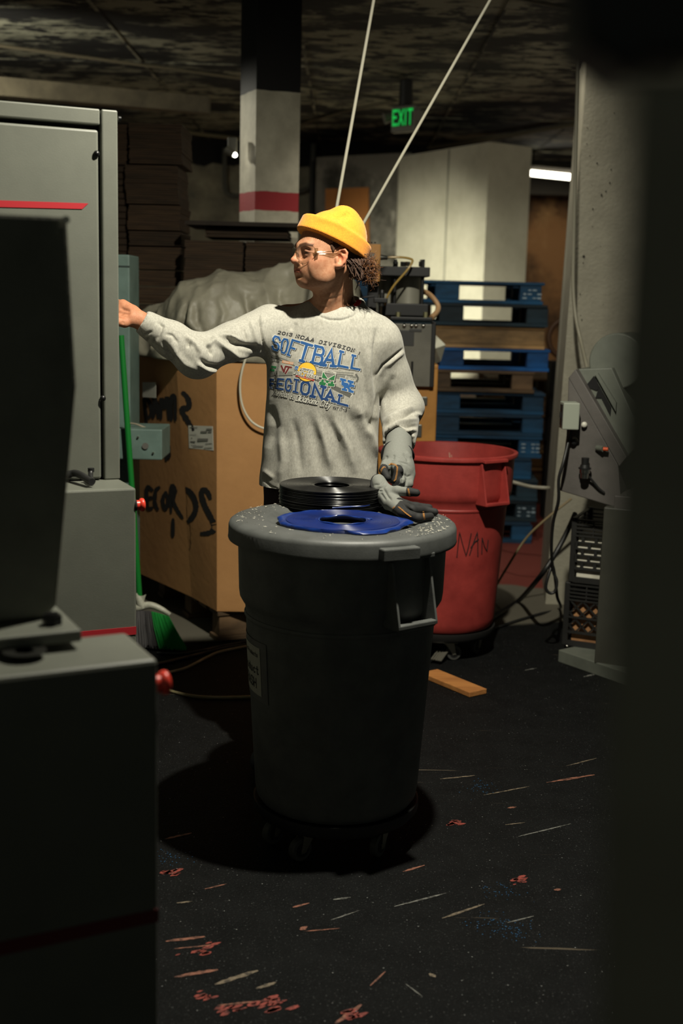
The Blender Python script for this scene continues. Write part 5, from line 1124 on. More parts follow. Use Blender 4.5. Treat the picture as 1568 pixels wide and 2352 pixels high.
for nm, t0, t1, c in (('grey_bristles', -.15, .42, (84, 82, 82)), ('green_bristles', .42, 1.0, (44, 160, 72))):
    mb = MB()
    for i in range(330):
        t = random.uniform(t0, t1); dy = random.uniform(-.03, .03)
        xa = 318 + 70 * t; ya = 1402 + 12 * max(t, 0) ** 2 * 1.2; xb = 318 + 105 * t + random.uniform(-3, 3) + 5 * t; yb = 1493 - 8 * (1 - t) + random.uniform(-6, 3)
        a = at(xa, ya, 5.08 + dy * .4); b = at(xb, yb, 5.08 + dy * 1.6); b.z = max(b.z, .004); m_ = a.lerp(b, .5) + V((-.004, 0, .004)); mb.tube([a, m_, b], .0013, 3)
    tag(mb.build(nm, mat(nm, c, .6), br_), kind='stuff')
# ------------------------------------------------------------------ the person
T = at
TH = math.radians(62); HF = V((-sin(TH), -cos(TH), 0)); HL = V((cos(TH), -sin(TH), 0)); HU = V((0, 0, 1))
HO = T(774, 593, 3.72) - HL * .072
def hl(x, y, z): return HO + HF * x + HL * y + HU * z
HR = [list(HF), list(HL), list(HU)]
HN = np.array([HF, HL, HU]); HON = np.array(HO)
def to_head(v): return (v - HON) @ HN.T
feet = T(735, 1100, 3.88)
person = empty('person', V((feet.x, feet.y + .02, 0)), 0, 'person in yellow beanie and grey printed sweatshirt reaching out to the grey press', 'person')
RS, RE, RW = T(622, 752, 3.86), T(452, 818, 3.70), T(322, 736, 3.66)
LS, LE, LW = T(878, 785, 3.88), T(922, 935, 3.93), T(914, 1032, 3.71)
def body():
    s = SDF((-.86, 3.42, .86), (.36, 4.10, 1.80), .0026)
    E = lambda c, r, k=.01, mode='u', R=HR: s.ell(hl(*c), r, k, mode, R)
    C = lambda a, b, r, r2=None, k=.01, mode='u': s.cap(hl(*a), hl(*b), r, r2, k, mode)
    E((-.014, 0, .040), (.097, .075, .085), .01)
    E((.036, 0, -.012), (.052, .060, .085), .03)
    for y in (-1, 1):
        C((-.004, y * .054, -.030), (.028, y * .042, -.056), .015, .014, .03); C((.028, y * .042, -.056), (.071, y * .014, -.0690), .016, .0135, .03)
        E((.056, y * .042, -.010), (.022, .020, .016), .025); E((.058, y * .033, -.034), (.024, .015, .026), .024)
        E((.030, y * .044, -.024), (.035, .010, .026), .03)
    E((.0765, 0, -.0690), (.0155, .018, .0125), .016)
    C((.078, -.034, .034), (.086, 0, .031), .010, .008, .018); C((.078, .034, .034), (.086, 0, .031), .010, .008, .018)
    # eye sockets
    for y in (-1, 1): E((.096, y * .034, .013), (.021, .017, .0125), .014, 's')
    # nose
    C((.086, 0, .024), (.096, 0, .008), .0075, .0085, .012); C((.096, 0, .008), (.1085, 0, -.0080), .0080, .0092, .008)
    E((.1070, 0, -.0095), (.0105, .0100, .0090), .006)
    for y in (-1, 1): E((.0965, y * .0125, -.0115), (.0115, .0068, .0078), .006)
    C((.105, 0, -.014), (.094, 0, -.019), .004, .004, .005)
    # muzzle, lips
    E((.080, 0, -.038), (.018, .030, .026), .02)
    for a, b, r in (((.0960, 0, -.0330), (.0940, .010, -.0325), .0042), ((.0940, .010, -.0325), (.0825, .0240, -.0405), .0038)):
        C(a, b, r, r * .6, .005); C((a[0], -a[1], a[2]), (b[0], -b[1], b[2]), r, r * .6, .005)
    for a, b, r in (((.0940, 0, -.0430), (.0920, .010, -.0430), .0050), ((.0920, .010, -.0430), (.0815, .0220, -.0440), .0042)):
        C(a, b, r, r * .6, .005); C((a[0], -a[1], a[2]), (b[0], -b[1], b[2]), r, r * .6, .005)
    for sg in (-1, 1): C((.1010, 0, -.0378), (.0990, sg * .010, -.0376), .0012, .0012, .003, 's'); C((.0990, sg * .010, -.0376), (.0865, sg * .0250, -.0432), .0014, .0024, .003, 's')
    E((.0965, 0, -.0545), (.008, .020, .005), .008, 's')
    C((.104, 0, -.022), (.1005, 0, -.029), .0018, .0018, .004, 's')
    for y in (-1, 1): E((.1015, y * .0062, -.0195), (.0055, .0035, .0030), .003, 's')
    for y in (-1, 1): C((.097, y * .019, -.014), (.084, y * .031, -.034), .0008, .0008, .005, 's')
    # lids
    for y in (-1, 1):
        for z0, z1, z2, r in ((.0165, .0188, .0135, .0046), (.0095, .0062, .0085, .0038)):
            C((.0825, y * .018, z0 - .003), (.0835, y * .031, z1), r, r, .004); C((.0835, y * .031, z1), (.0735, y * .046, z2 - .003), r, r, .004)
    # ears
    for y in (-1, 1):
        e1 = V((-.86, y * .50, 0)); e2 = V((-.22, 0, .975)); e3 = e1.cross(e2).normalized() * (1 if y > 0 else 1)
        if e3.y * y < 0: e3 = -e3
        wv = lambda a: HF * a.x + HL * a.y + HU * a.z
        Rm = [list(wv(e1)), list(wv(e2)), list(wv(e3))]
        c0 = V((-.010, y * .079, -.002))
        pt = lambda a, b, c=0: c0 + e1 * a + e2 * b + e3 * c
        s.ell(hl(*pt(.001, .001, -.003)), (.016, .028, .006), .006, 'u', Rm)
        out = [(-.008, .004, -.002), (-.013, .014, .001), (-.007, .0255, .002), (.005, .0275, .003), (.0135, .018, .003), (.0148, .004, .003), (.011, -.010, .003), (.004, -.019, .002)]
        for a, b in zip(out, out[1:]): C(pt(*a), pt(*b), .0042, .0042, .003)
        C(pt(-.002, -.020, .001), pt(-.007, -.022, .001), .008, .007, .006)
        an = [(.004, .018, .001), (.008, .008, .001), (.006, -.006, .001), (.0, -.013, .001)]
        for a, b in zip(an, an[1:]): C(pt(*a), pt(*b), .0034, .0034, .003)
        s.ell(hl(*pt(-.003, .001, .006)), (.0088, .0135, .0115), .003, 's', Rm)
        s.ell(hl(*pt(.001, .0185, .005)), (.008, .006, .007), .003, 's', Rm)
        C(pt(-.0135, .001, .001), pt(-.011, -.008, .002), .0050, .0046, .006)
    # neck
    s.cap(hl(-.034, 0, -.02), T(770, 720, 3.90), .049, .060, .03)
    s.cap(hl(-.006, 0, -.055), T(752, 716, 3.84), .040, .046, .03)
    s.cap(hl(-.022, .052, -.035), T(742, 716, 3.795), .012, .009, .018); s.cap(hl(-.022, -.052, -.035), T(728, 716, 3.84), .012, .009, .018)
    s.ell(T(742, 690, 3.805), (.012, .014, .014), .02)
    # trunk inside the clothes
    s.cap(T(660, 742, 3.88), T(860, 768, 3.89), .058, .058, .05); s.ell(T(752, 815, 3.885), (.150, .098, .17), .05); s.ell(T(738, 960, 3.885), (.135, .095, .22), .06)
    s.ell(T(735, 1090, 3.89), (.14, .10, .12), .05)
    # arms
    s.cap(RS, RE, .046, .037, .03); s.cap(RE, RW, .037, .026, .015); s.cap(LS, LE, .046, .037, .03); s.cap(LE, LW, .037, .028, .015); s.cap(LW, T(920, 1082, 3.61), .028, .026, .01)
    # right hand: palm up-facing, thumb forward, fingers gripping the side of the press
    pc = T(292, 716, 3.645); d = (pc - RW).normalized()
    s.cap(RW, T(306, 728, 3.652), .025, .026, .012)
    s.cap(T(303, 716, 3.665), T(282, 700, 3.68), .0200, .0165, .015); s.cap(T(300, 735, 3.64), T(274, 732, 3.64), .0185, .0150, .014)
    s.cap(T(300, 722, 3.66), T(276, 716, 3.67), .022, .018, .015)
    kn = [T(277, 696, 3.690), T(270, 704, 3.688), T(266, 714, 3.684), T(264, 725, 3.678)]
    tips = [T(250, 690, 3.70), T(243, 702, 3.70), T(240, 714, 3.695), T(244, 727, 3.69)]
    for i, (a, b) in enumerate(zip(kn, tips)):
        m_ = b; e = b + (V((-.012, -.018, -.010)))
        s.cap(a, m_, .0098, .0088, .006); s.cap(m_, e, .0086, .0074, .003)
    th1, th2, th3 = T(286, 742, 3.625), T(268, 739, 3.61), T(252, 730, 3.61)
    s.cap(th1, th2, .0145, .0115, .01); s.cap(th2, th3, .0110, .0085, .004)
    s.ell(T(300, 690, 3.64), (.02, .02, .006), .008, 's') if False else None
    v, f = s.mesh(2); return v, f
bv, bf = body()
q = to_head(bv)
st = [([(275, 708), (288, 712), (301, 716)], 4, -.004), ([(272, 722), (285, 720), (300, 722)], 3, -.003), ([(279, 738), (286, 744)], 3, -.002), ([(722, 694), (735, 702), (752, 706)], 3, -.0015), ([(715, 680), (745, 676), (775, 668)], 3, -.001), ([(735, 690), (760, 686), (790, 676)], 3, -.001)]
bv = sculpt(bv, normals_np(bv, bf), st)
skin = mat('skin', (255, 255, 255), .58, vcol='tint', c2=(232, 214, 206), scale=90, thr=(.4, .7), bump=.06, bscale=500, spec=.22)
bsd = skin.node_tree.nodes['Principled BSDF']; bsd.inputs['Subsurface Weight'].default_value = .06; bsd.inputs['Subsurface Radius'].default_value = (.012, .005, .003); bsd.inputs['Subsurface Scale'].default_value = .5
body_o = mesh_np('body', bv, bf, skin, person)
cl = np.tile(np.array(lin((176, 130, 100))[:3]), (len(bv), 1))
def blend(mask, c): 
    global cl
    m = np.clip(mask, 0, 1)[:, None]; cl = cl * (1 - m) + np.array(lin(c)[:3]) * m
gz = lambda c, r: np.exp(-(((q - np.array(c)) / np.array(r)) ** 2).sum(1))
x, y, z = q.T; hm_ = (z > -.12) & (z < .15) & (x > -.12) & (x < .14) & (np.abs(y) < .1)
blend(hm_ * (gz((.112, 0, -.008), (.012, .014, .010)) + gz((.06, .048, -.012), (.03, .02, .018)) * .7 + gz((.06, -.048, -.012), (.03, .02, .018)) * .7) * .55, (212, 128, 100))
for sg in (-1, 1): blend(hm_ * gz((-.016, sg * .084, .0), (.022, .014, .034)) * .7, (214, 132, 104))
blend(hm_ * (x > .078) * np.clip(1.4 * np.exp(-((z + .0385 + .16 * np.maximum(np.abs(y) - .008, 0)) / .0064) ** 4) * np.exp(-(y / .0235) ** 4), 0, 1) * .85, (176, 98, 82))
blend(hm_ * (x > .06) * np.exp(-((z + .0378 + .35 * np.maximum(np.abs(y) - .010, 0)) / .0014) ** 2) * (np.abs(y) < .026) * .85, (70, 34, 30))
for sg in (-1, 1):
    t = np.clip((sg * y - .012) / .036, 0, 1); zc = .0335 + .008 * np.sin(t * PI * .75) - .004 * t
    blend(hm_ * (x > .05) * (sg * y > .010) * (sg * y < .050) * np.exp(-((z - zc) / (.0062 - .002 * t)) ** 4) * .92, (58, 38, 26))
    blend(hm_ * gz((.084, sg * .034, .013), (.018, .020, .0135)) * .85, (104, 68, 54))  # shade of the eye sockets painted into the skin colour
    blend(hm_ * gz((.08, sg * .034, .0128), (.02, .016, .0030)) * .9, (40, 26, 22))
blend(hm_ * np.clip(gz((.07, 0, -.075), (.05, .06, .03)), 0, 1) * .22, (150, 108, 84))
blend(hm_ * gz((.095, 0, -.018), (.012, .012, .003)) * .5, (140, 78, 62))
hand = bv[:, 0] < -.58
blend(hand * .25, (214, 130, 96))
paint(body_o, cl)
# eyes
for sg in (-1, 1):
    c = hl(.0718, sg * .0325, .0132); e = MB().ball(c, .0112, 20, 14).build('eye', mat('eye_white', (170, 158, 144), .25), person, smooth=60)
    g = (HF * .96 + HL * .10 + HU * -.16).normalized(); MB().cyl(c + g * .0096, c + g * .0115, .0056, .0046, seg=20).build('iris', mat('iris_brown', (66, 44, 28), .2), e, smooth=40); MB().cyl(c + g * .0112, c + g * .0117, .0024, .0022, seg=14).build('pupil', mat('pupil_black', (8, 8, 8), .15), e, smooth=40)
# ---------------- sweatshirt
rows = [(682, 728, 812, .052), (690, 712, 824, .062), (700, 690, 838, .074), (712, 662, 858, .088), (726, 634, 880, .100), (748, 617, 893, .112), (780, 611, 897, .124), (820, 611, 885, .134), (860, 612, 875, .138), (920, 612, 869, .137), (1000, 606, 866, .132), (1060, 599, 866, .132), (1100, 594, 869, .135), (1160, 590, 871, .138)]
DT = 3.875
tz = np.array([T(750, r[0], DT).z for r in rows])[::-1]; txl = np.array([T(r[1], r[0], DT).x for r in rows])[::-1]; txr = np.array([T(r[2], r[0], DT).x for r in rows])[::-1]; tb = np.array([r[3] for r in rows])[::-1]
HEM = T(650, 1129, 3.75).z
RM, RF, RC0 = RS.lerp(RE, .52), RE.lerp(RW, .45), RE.lerp(RW, .86)
def shirt():
    s = SDF((-.70, 3.42, .86), (.36, 4.12, 1.60), .0036)
    def tor(X, Y, Z):
        zz = Z.ravel(); a = np.interp(zz, tz, (txr - txl) / 2)[None, None, :]; cx = np.interp(zz, tz, (txr + txl) / 2)[None, None, :]; b = np.interp(zz, tz, tb)[None, None, :]
        d = ((np.abs(X - cx) / a) ** 2.25 + (np.abs(Y - DT) / b) ** 2.25) ** (1 / 2.25) - 1
        return np.maximum(d * np.minimum(a, b), np.maximum(Z - tz[-1], HEM - Z)).astype(np.float32)
    s.fn(tor, (-.5, 3.66, HEM - .03), (.36, 4.1, 1.60), .002)
    s.cap(RS, RM, .072, .060, .05); s.cap(RM, RE, .058, .060, .02); s.ell(RE + V((0, 0, -.012)), (.058, .055, .052), .03); s.cap(RE, RF, .058, .053, .03); s.cap(RF, RC0, .053, .040, .02)
    s.cap(RC0, RE.lerp(RW, 1.0), .0365, .0345, .004)
    s.cap(LS + V((.0, 0, -.005)), LS.lerp(LE, .5), .060, .054, .045); s.cap(LS.lerp(LE, .5), LE, .055, .064, .02); s.ell(LE + V((.004, -.02, .0)), (.064, .07, .05), .03); s.cap(LE, LE.lerp(LW, .6), .062, .054, .02); s.cap(LE.lerp(LW, .6), LE.lerp(LW, .99), .053, .050, .01)
    # neck opening
    s.ell(T(775, 689, 3.885), (.070, .086, .055), .008, 's'); s.cap(T(769, 700, 3.885), T(778, 600, 3.885), .060, .07, .006, 's')
    ring = [(721, 690, 3.86), (726, 703, 3.825), (738, 714, 3.800), (757, 721, 3.793), (782, 722, 3.800), (807, 714, 3.815), (825, 701, 3.85), (832, 688, 3.90), (815, 676, 3.955), (775, 672, 3.975), (735, 676, 3.95), (720, 682, 3.90), (721, 690, 3.86)]
    P = smooth_path([T(*p) for p in ring], 4)
    for a, b in zip(P, P[1:]): s.cap(a + V((0, -.002, -.0125)), b + V((0, -.002, -.0125)), .0080, .0080, .004)
    # open hem and cuffs
    s.fn(lambda X, Y, Z: tor(X, Y, Z) + .010 + np.clip(Z - HEM - .05, 0, 1) * 3, (-.5, 3.66, HEM - .05), (.36, 4.1, HEM + .08), .002, 's')
    def cut(P0, dr, rad):
        dr = dr.normalized(); sl, X, Y, Z = s.reg(tuple(P0 - V((rad,) * 3)), tuple(P0 + V((rad,) * 3))); s.D[sl] = np.maximum(s.D[sl], (X - P0.x) * dr.x + (Y - P0.y) * dr.y + (Z - P0.z) * dr.z)
    cut(RE.lerp(RW, .975), RW - RE, .085); cut(LE.lerp(LW, .83), (LW - LE) + V((0, 0, .06)), .10)
    s.cap(RE.lerp(RW, .95), RE.lerp(RW, 1.1), .0255, .0255, .002, 's'); s.cap(LE.lerp(LW, .76), LE.lerp(LW, 1.2), .0415, .0415, .002, 's')
    return s.mesh(2)
sv, sf = shirt(); n = normals_np(sv, sf)
# soft cloth irregularity then the folds seen in the picture
sv = sv + n * (noise3(sv * (1, 1, .6), 9, 3) * .0035 + noise3(sv, 22, 4) * .0014)[:, None]
folds = [([(612, 806), (575, 798), (540, 790), (514, 776)], 7, -.016), ([(474, 795), (490, 782), (512, 796), (545, 816), (586, 826)], 6, .013), ([(455, 822), (475, 840), (500, 845), (550, 828), (600, 826)], 6, -.015), ([(450, 834), (480, 850), (520, 854), (560, 846)], 5, .009),
         ([(486, 818), (481, 800), (474, 792)], 4, -.012), ([(393, 786), (405, 812), (425, 835), (456, 852)], 7, .009), ([(372, 782), (390, 815), (414, 838)], 6, -.011), ([(360, 736), (373, 750), (364, 772), (352, 790)], 4, -.008), ([(350, 786), (372, 806), (392, 820)], 3, -.006), ([(436, 776), (432, 800)], 3, -.008), ([(420, 770), (450, 790), (462, 812)], 5, .007), ([(500, 770), (530, 772), (556, 784)], 4, .009), ([(515, 772), (545, 782)], 3, -.008),
         ([(342, 775), (336, 790), (345, 800)], 4, -.006), ([(330, 772), (350, 760)], 3, -.004), ([(380, 768), (395, 770), (410, 790)], 3, -.006),
         ([(592, 728), (597, 755), (606, 796), (611, 830)], 3, -.008), ([(575, 735), (585, 770), (592, 800)], 5, .007), ([(555, 750), (568, 785)], 4, -.006), ([(600, 720), (602, 745)], 3, .004),
         ([(745, 950), (775, 1010), (786, 1095)], 12, -.008), ([(708, 945), (724, 1010), (738, 1095)], 12, -.007), ([(797, 940), (824, 995), (850, 1075)], 13, -.011), ([(828, 950), (846, 978), (872, 964)], 11, -.010), ([(621, 930), (632, 978), (616, 1030)], 10, -.008), ([(645, 980), (650, 1060), (640, 1110)], 9, .008), ([(672, 960), (684, 1020), (690, 1090)], 9, -.007), ([(765, 960), (800, 1030), (815, 1090)], 9, .009), ([(728, 960), (750, 1030), (760, 1080)], 8, .007), ([(820, 930), (850, 1000), (868, 1050)], 8, .010),
         ([(866, 750), (861, 800), (860, 850), (864, 915)], 5, -.010), ([(850, 800), (845, 860), (850, 930)], 8, .006), ([(828, 810), (836, 870), (842, 930)], 7, -.006), ([(870, 900), (862, 960), (868, 1010)], 5, -.012),
         ([(928, 799), (905, 818), (879, 839), (864, 866)], 2.6, -.008), ([(932, 806), (908, 825), (884, 845)], 4, .004), ([(890, 850), (878, 900), (882, 950)], 6, .005), ([(905, 860), (890, 910)], 6, -.005),
         ([(878, 982), (905, 962), (935, 952), (962, 945)], 5, -.014), ([(880, 970), (910, 948), (950, 935)], 5, .008), ([(884, 1006), (920, 978), (966, 980)], 5, -.013), ([(882, 995), (915, 970), (960, 962)], 4, .010), ([(882, 1022), (915, 998), (957, 995)], 4, -.011), ([(882, 1014), (918, 990), (958, 987)], 4, .009), ([(930, 1005), (945, 1025), (950, 1040)], 4, -.006), ([(895, 1022), (920, 1012), (945, 1018)], 4, .006), ([(925, 925), (950, 950), (970, 955)], 5, .007),
         ([(680, 740), (668, 760)], 6, -.004), ([(640, 800), (628, 860), (622, 920)], 7, -.006), ([(625, 770), (640, 800), (636, 830)], 5, .004), ([(600, 1098), (622, 1118), (642, 1126)], 2.2, -.003), ([(604, 1080), (630, 1100)], 5, .004), ([(722, 712), (735, 727), (757, 735), (785, 735), (812, 726), (828, 712)], 2.4, -.005), ([(333, 775), (316, 752)], 1.5, -.002), ([(320, 745), (345, 728)], 2.0, -.003)]
sv = sculpt(sv, normals_np(sv, sf), folds)
shirt_m = mat('sweatshirt_grey', (172, 169, 158), .85, c2=(148, 146, 136), scale=210, thr=(.35, .65), stretch=(1, 1, .5), bump=.12, bscale=700, sheen=.12, c3=(142, 139, 128), scale3=40, thr3=(.55, .72))
shirt_o = mesh_np('sweatshirt', sv, sf, shirt_m, person)
BV = BVHTree.FromPolygons([tuple(p) for p in sv], [tuple(int(i) for i in r) for r in sf])
def cast(px, py, lift):
    h = BV.ray_cast(CAM, ray(px, py).normalized())
    return None if h[0] is None else h[0] - ray(px, py).normalized() * lift * .5
# ---- print on the chest (px of the crop used to read it: x = 600 + u / 6.272, y = 745 + v / 6.272)
def U(u, v): return 600 + u / 6.272, 745 + v / 6.272
pm_ = {k: mat('print_' + k, c, .75) for k, c in (('blue', (22, 76, 132)), ('navy', (22, 60, 112)), ('white', (206, 204, 192)), ('black', (46, 46, 46)), ('grey', (120, 120, 112)), ('dgrey', (92, 92, 86)), ('yellow', (238, 186, 48)), ('red', (190, 62, 48)), ('maroon', (104, 36, 36)), ('green', (28, 110, 58)), ('orange', (216, 150, 104)), ('lblue', (40, 96, 160)))}
PRN = {}
def put(key, quads, lift, fn):
    mb = PRN.setdefault((key, lift), MB())
    for qd in quads:
        P = [cast(*fn(p), lift) for p in qd]
        if any(p is None for p in P): continue
        if max((P[0] - P[2]).length, (P[1] - P[3]).length) > .05: continue
        mb.add(P, [(0, 1, 2, 3)])
def letter(ch, quad, key, w=.30):
    TL, TR, BL, BR = [np.array(k, float) for k in quad]
    pl = list(GL[ch]); pl = [[(p[0] * .74 + .13, p[1] * .84 + .08) for p in s] for s in pl] + [[(a * .74 + .13, yy * .84 + .08), (b * .74 + .13, yy * .84 + .08)] for a, b, yy in SLAB.get(ch, [])]
    cw = np.linalg.norm(TR - TL) + np.linalg.norm(BR - BL); chh = np.linalg.norm(TL - BL) + np.linalg.norm(TR - BR); ry = cw / chh
    f = lambda dx, dy: (lambda p: U(*(((TL * (1 - p[0]) + TR * p[0]) * p[1] + (BL * (1 - p[0]) + BR * p[0]) * (1 - p[1])) + (dx, dy))))
    wx = .27 * (150 / max(cw, 90)) ** .35
    put('black', strips(pl, wx + .15, .2, (wx + .15) * ry), .0008, f(7, 9)); put('white', strips(pl, wx + .12, .2, (wx + .12) * ry), .0012, f(0, 0)); put(key, strips(pl, wx + .03, .2, (wx + .03) * ry), .0017, f(0, 0))
for ch, qd in (('S', ((165, 145), (290, 180), (140, 365), (255, 405))), ('O', ((295, 185), (415, 212), (262, 410), (355, 445))), ('F', ((440, 200), (572, 240), (365, 455), (455, 490))), ('T', ((570, 232), (758, 290), (505, 530), (650, 575))), ('B', ((778, 285), (930, 325), (705, 570), (880, 605))), ('A', ((935, 325), (1095, 362), (855, 605), (1065, 625))), ('L', ((1140, 368), (1260, 402), (1085, 612), (1260, 645))), ('L', ((1315, 428), (1430, 458), (1275, 642), (1425, 672)))): letter(ch, qd, 'blue')
for ch, qd in (('R', ((118, 778), (200, 790), (112, 918), (215, 935))), ('E', ((228, 772), (330, 780), (212, 932), (325, 952))), ('G', ((345, 768), (445, 775), (335, 962), (430, 978))), ('I', ((462, 772), (560, 790), (440, 978), (535, 1002))), ('O', ((568, 800), (725, 838), (548, 1005), (690, 1038))), ('N', ((748, 848), (925, 892), (705, 1050), (885, 1085))), ('A', ((925, 925), (1065, 960), (895, 1090), (1075, 1128))), ('L', ((1120, 1008), (1230, 1035), (1085, 1142), (1258, 1188)))): letter(ch, qd, 'navy')
def line_text(txt, pts, h, key, lift=.0013, w=.24, cw=.62, gap=.42, slant=.12, slab=False, back=None):
    """text along a px polyline of baseline points in crop units"""
    qs, tw = text_quads(txt, w, gap, cw, slab); pts = np.array(pts, float); L = np.linalg.norm(pts[-1] - pts[0])
    def f(p, grow=0):
        t = p[0] / tw; i = np.interp(t, np.linspace(0, 1, len(pts)), pts[:, 0]); j = np.interp(t, np.linspace(0, 1, len(pts)), pts[:, 1])
        d = (pts[-1] - pts[0]) / L; up = np.array((d[1], -d[0])); return U(*(np.array((i, j)) + up * p[1] * h + d * slant * h * p[1]))
    if back:
        q2, _ = text_quads(txt, w * 1.9, gap, cw, slab); put(back, q2, lift - .0004, f)
    put(key, qs, lift, f)
line_text('2013', [(232, 135), (440, 172)], 42, 'black'); line_text('NCAA', [(488, 188), (752, 250)], 46, 'black', slab=True); line_text('DIVISION', [(826, 272), (1080, 325), (1335, 400)], 46, 'black', slab=True); line_text('I', [(1400, 428), (1412, 431)], 30, 'black', w=.5)
# bats and rules
def bar(pts, w, key, lift=.0005, n=14):
    P = np.array(pts, float); tot = len(P) - 1; qs = []
    for i in range(tot):
        a, b = P[i], P[i + 1]; d = (b - a) / np.linalg.norm(b - a); nn = np.array((-d[1], d[0])); w0, w1 = (w if np.isscalar(w) else w[i], w if np.isscalar(w) else w[i + 1])
        for k in range(n):
            t0, t1 = k / n, (k + 1) / n; A, B = a + (b - a) * t0, a + (b - a) * t1; wa, wb = w0 + (w1 - w0) * t0, w0 + (w1 - w0) * t1
            qs.append([A - nn * wa / 2, B - nn * wb / 2, B + nn * wb / 2, A + nn * wa / 2])
    put(key, qs, lift, lambda p: U(*p))
bar([(150, 440), (360, 515), (480, 590)], (16, 14, 8), 'grey'); bar([(140, 470), (330, 530), (500, 610)], (14, 12, 8), 'dgrey', .0006); bar([(110, 700), (450, 705)], (60, 50), 'grey'); bar([(110, 745), (450, 738)], 8, 'black', .0007)
bar([(780, 668), (1090, 690), (1330, 705)], 12, 'grey'); bar([(780, 690), (1320, 735)], 10, 'dgrey', .0006); bar([(800, 715), (1100, 755), (1360, 790)], (40, 52, 80), 'grey', .0005); bar([(1360, 715), (1395, 780), (1370, 830)], 26, 'dgrey', .0007); bar([(800, 800), (1000, 890), (1290, 1020)], (30, 55, 80), 'dgrey', .0006); bar([(1290, 985), (1318, 1010), (1280, 1055)], 10, 'white', .0010); bar([(830, 770), (1070, 825)], 22, 'black', .0009)
# sun disc
def disc(cx, cy, r, key, lift, n=28):
    put(key, [[(cx, cy), (cx + r * cos(2 * PI * i / n), cy + r * sin(2 * PI * i / n)), (cx + r * cos(2 * PI * (i + .5) / n), cy + r * sin(2 * PI * (i + .5) / n)), (cx + r * cos(2 * PI * (i + 1) / n), cy + r * sin(2 * PI * (i + 1) / n))] for i in range(n)], lift, lambda p: U(*p))
disc(655, 685, 142, 'black', .0019); disc(655, 685, 134, 'yellow', .0022)
disc(505, 628, 34, 'white', .0021); disc(505, 628, 28, 'lblue', .0024); line_text('NCAA', [(484, 636), (526, 640)], 12, 'white', .0027, .25, .6)
bar([(495, 730), (640, 765), (762, 800)], 36, 'red', .0024); line_text('DIVISION I SOFTBALL', [(525, 748), (640, 776), (740, 798)], 14, 'white', .0027)
bar([(582, 640), (738, 672)], 40, 'white', .0024); line_text("WOMEN'S", [(592, 652), (730, 682)], 22, 'black', .0027)
line_text('COLLEGE', [(542, 680), (750, 722)], 42, 'white', .0030, .3, .62, .5, back='black'); line_text('WORLD SERIES', [(462, 715), (640, 748), (798, 790)], 46, 'white', .0033, .28, .62, .5, back='black')
# school marks
for a, b in ((((285, 590), (325, 690), (350, 600)), 0), (((350, 605), (440, 622)), 0), (((400, 615), (345, 710)), 0)):
    bar(a, 36, 'white', .0010); bar(a, 26, 'maroon', .0014)
f_ = ((875, 715), (1065, 760), (850, 860), (1030, 885)); letter('M', f_, 'green'); bar([(870, 780), (1045, 818)], 22, 'white', .0022); line_text('THE HERD', [(880, 790), (1035, 822)], 16, 'black', .0025)
letter('U', ((1155, 785), (1310, 825), (1150, 880), (1290, 915)), 'lblue'); letter('K', ((1205, 845), (1325, 880), (1175, 945), (1310, 978)), 'lblue')
bar([(900, 672), (1075, 705)], 34, 'white', .0010); line_text('MARSHALL', [(905, 683), (1068, 716)], 24, 'dgrey', .0014); bar([(1208, 755), (1360, 805)], 36, 'white', .0010); line_text('KENTUCKY', [(1212, 768), (1352, 815)], 24, 'dgrey', .0014)
bar([(135, 508), (262, 528)], 34, 'white', .0010); line_text('NOTRE DAME', [(138, 518), (258, 540)], 22, 'dgrey', .0014); bar([(298, 535), (460, 566)], 36, 'orange', .0010); line_text('VIRGINIA TECH', [(304, 546), (455, 574)], 20, 'white', .0014)
bar([(140, 610), (215, 620)], 30, 'green', .0010); bar([(125, 655), (190, 662)], 34, 'green', .0010)
# script line
line_text('The Road', [(150, 1010), (375, 1055)], 78, 'white', .0030, .17, .5, .16, .3, back='black')
line_text('to', [(400, 1070), (468, 1085)], 62, 'white', .0030, .17, .5, .16, .3, back='black'); line_text('Oklahoma', [(492, 1095), (810, 1158)], 84, 'white', .0030, .17, .5, .12, .25, back='black'); line_text('City', [(842, 1172), (985, 1205)], 84, 'white', .0030, .17, .55, .14, .25, back='black')
line_text('MAY 17-19', [(1025, 1222), (1225, 1258)], 44, 'black', .0013, .24)
for (k, lift), mb in PRN.items():
    if mb.f: mb.build('shirt_print', pm_[k], shirt_o)['kind'] = 'stuff'
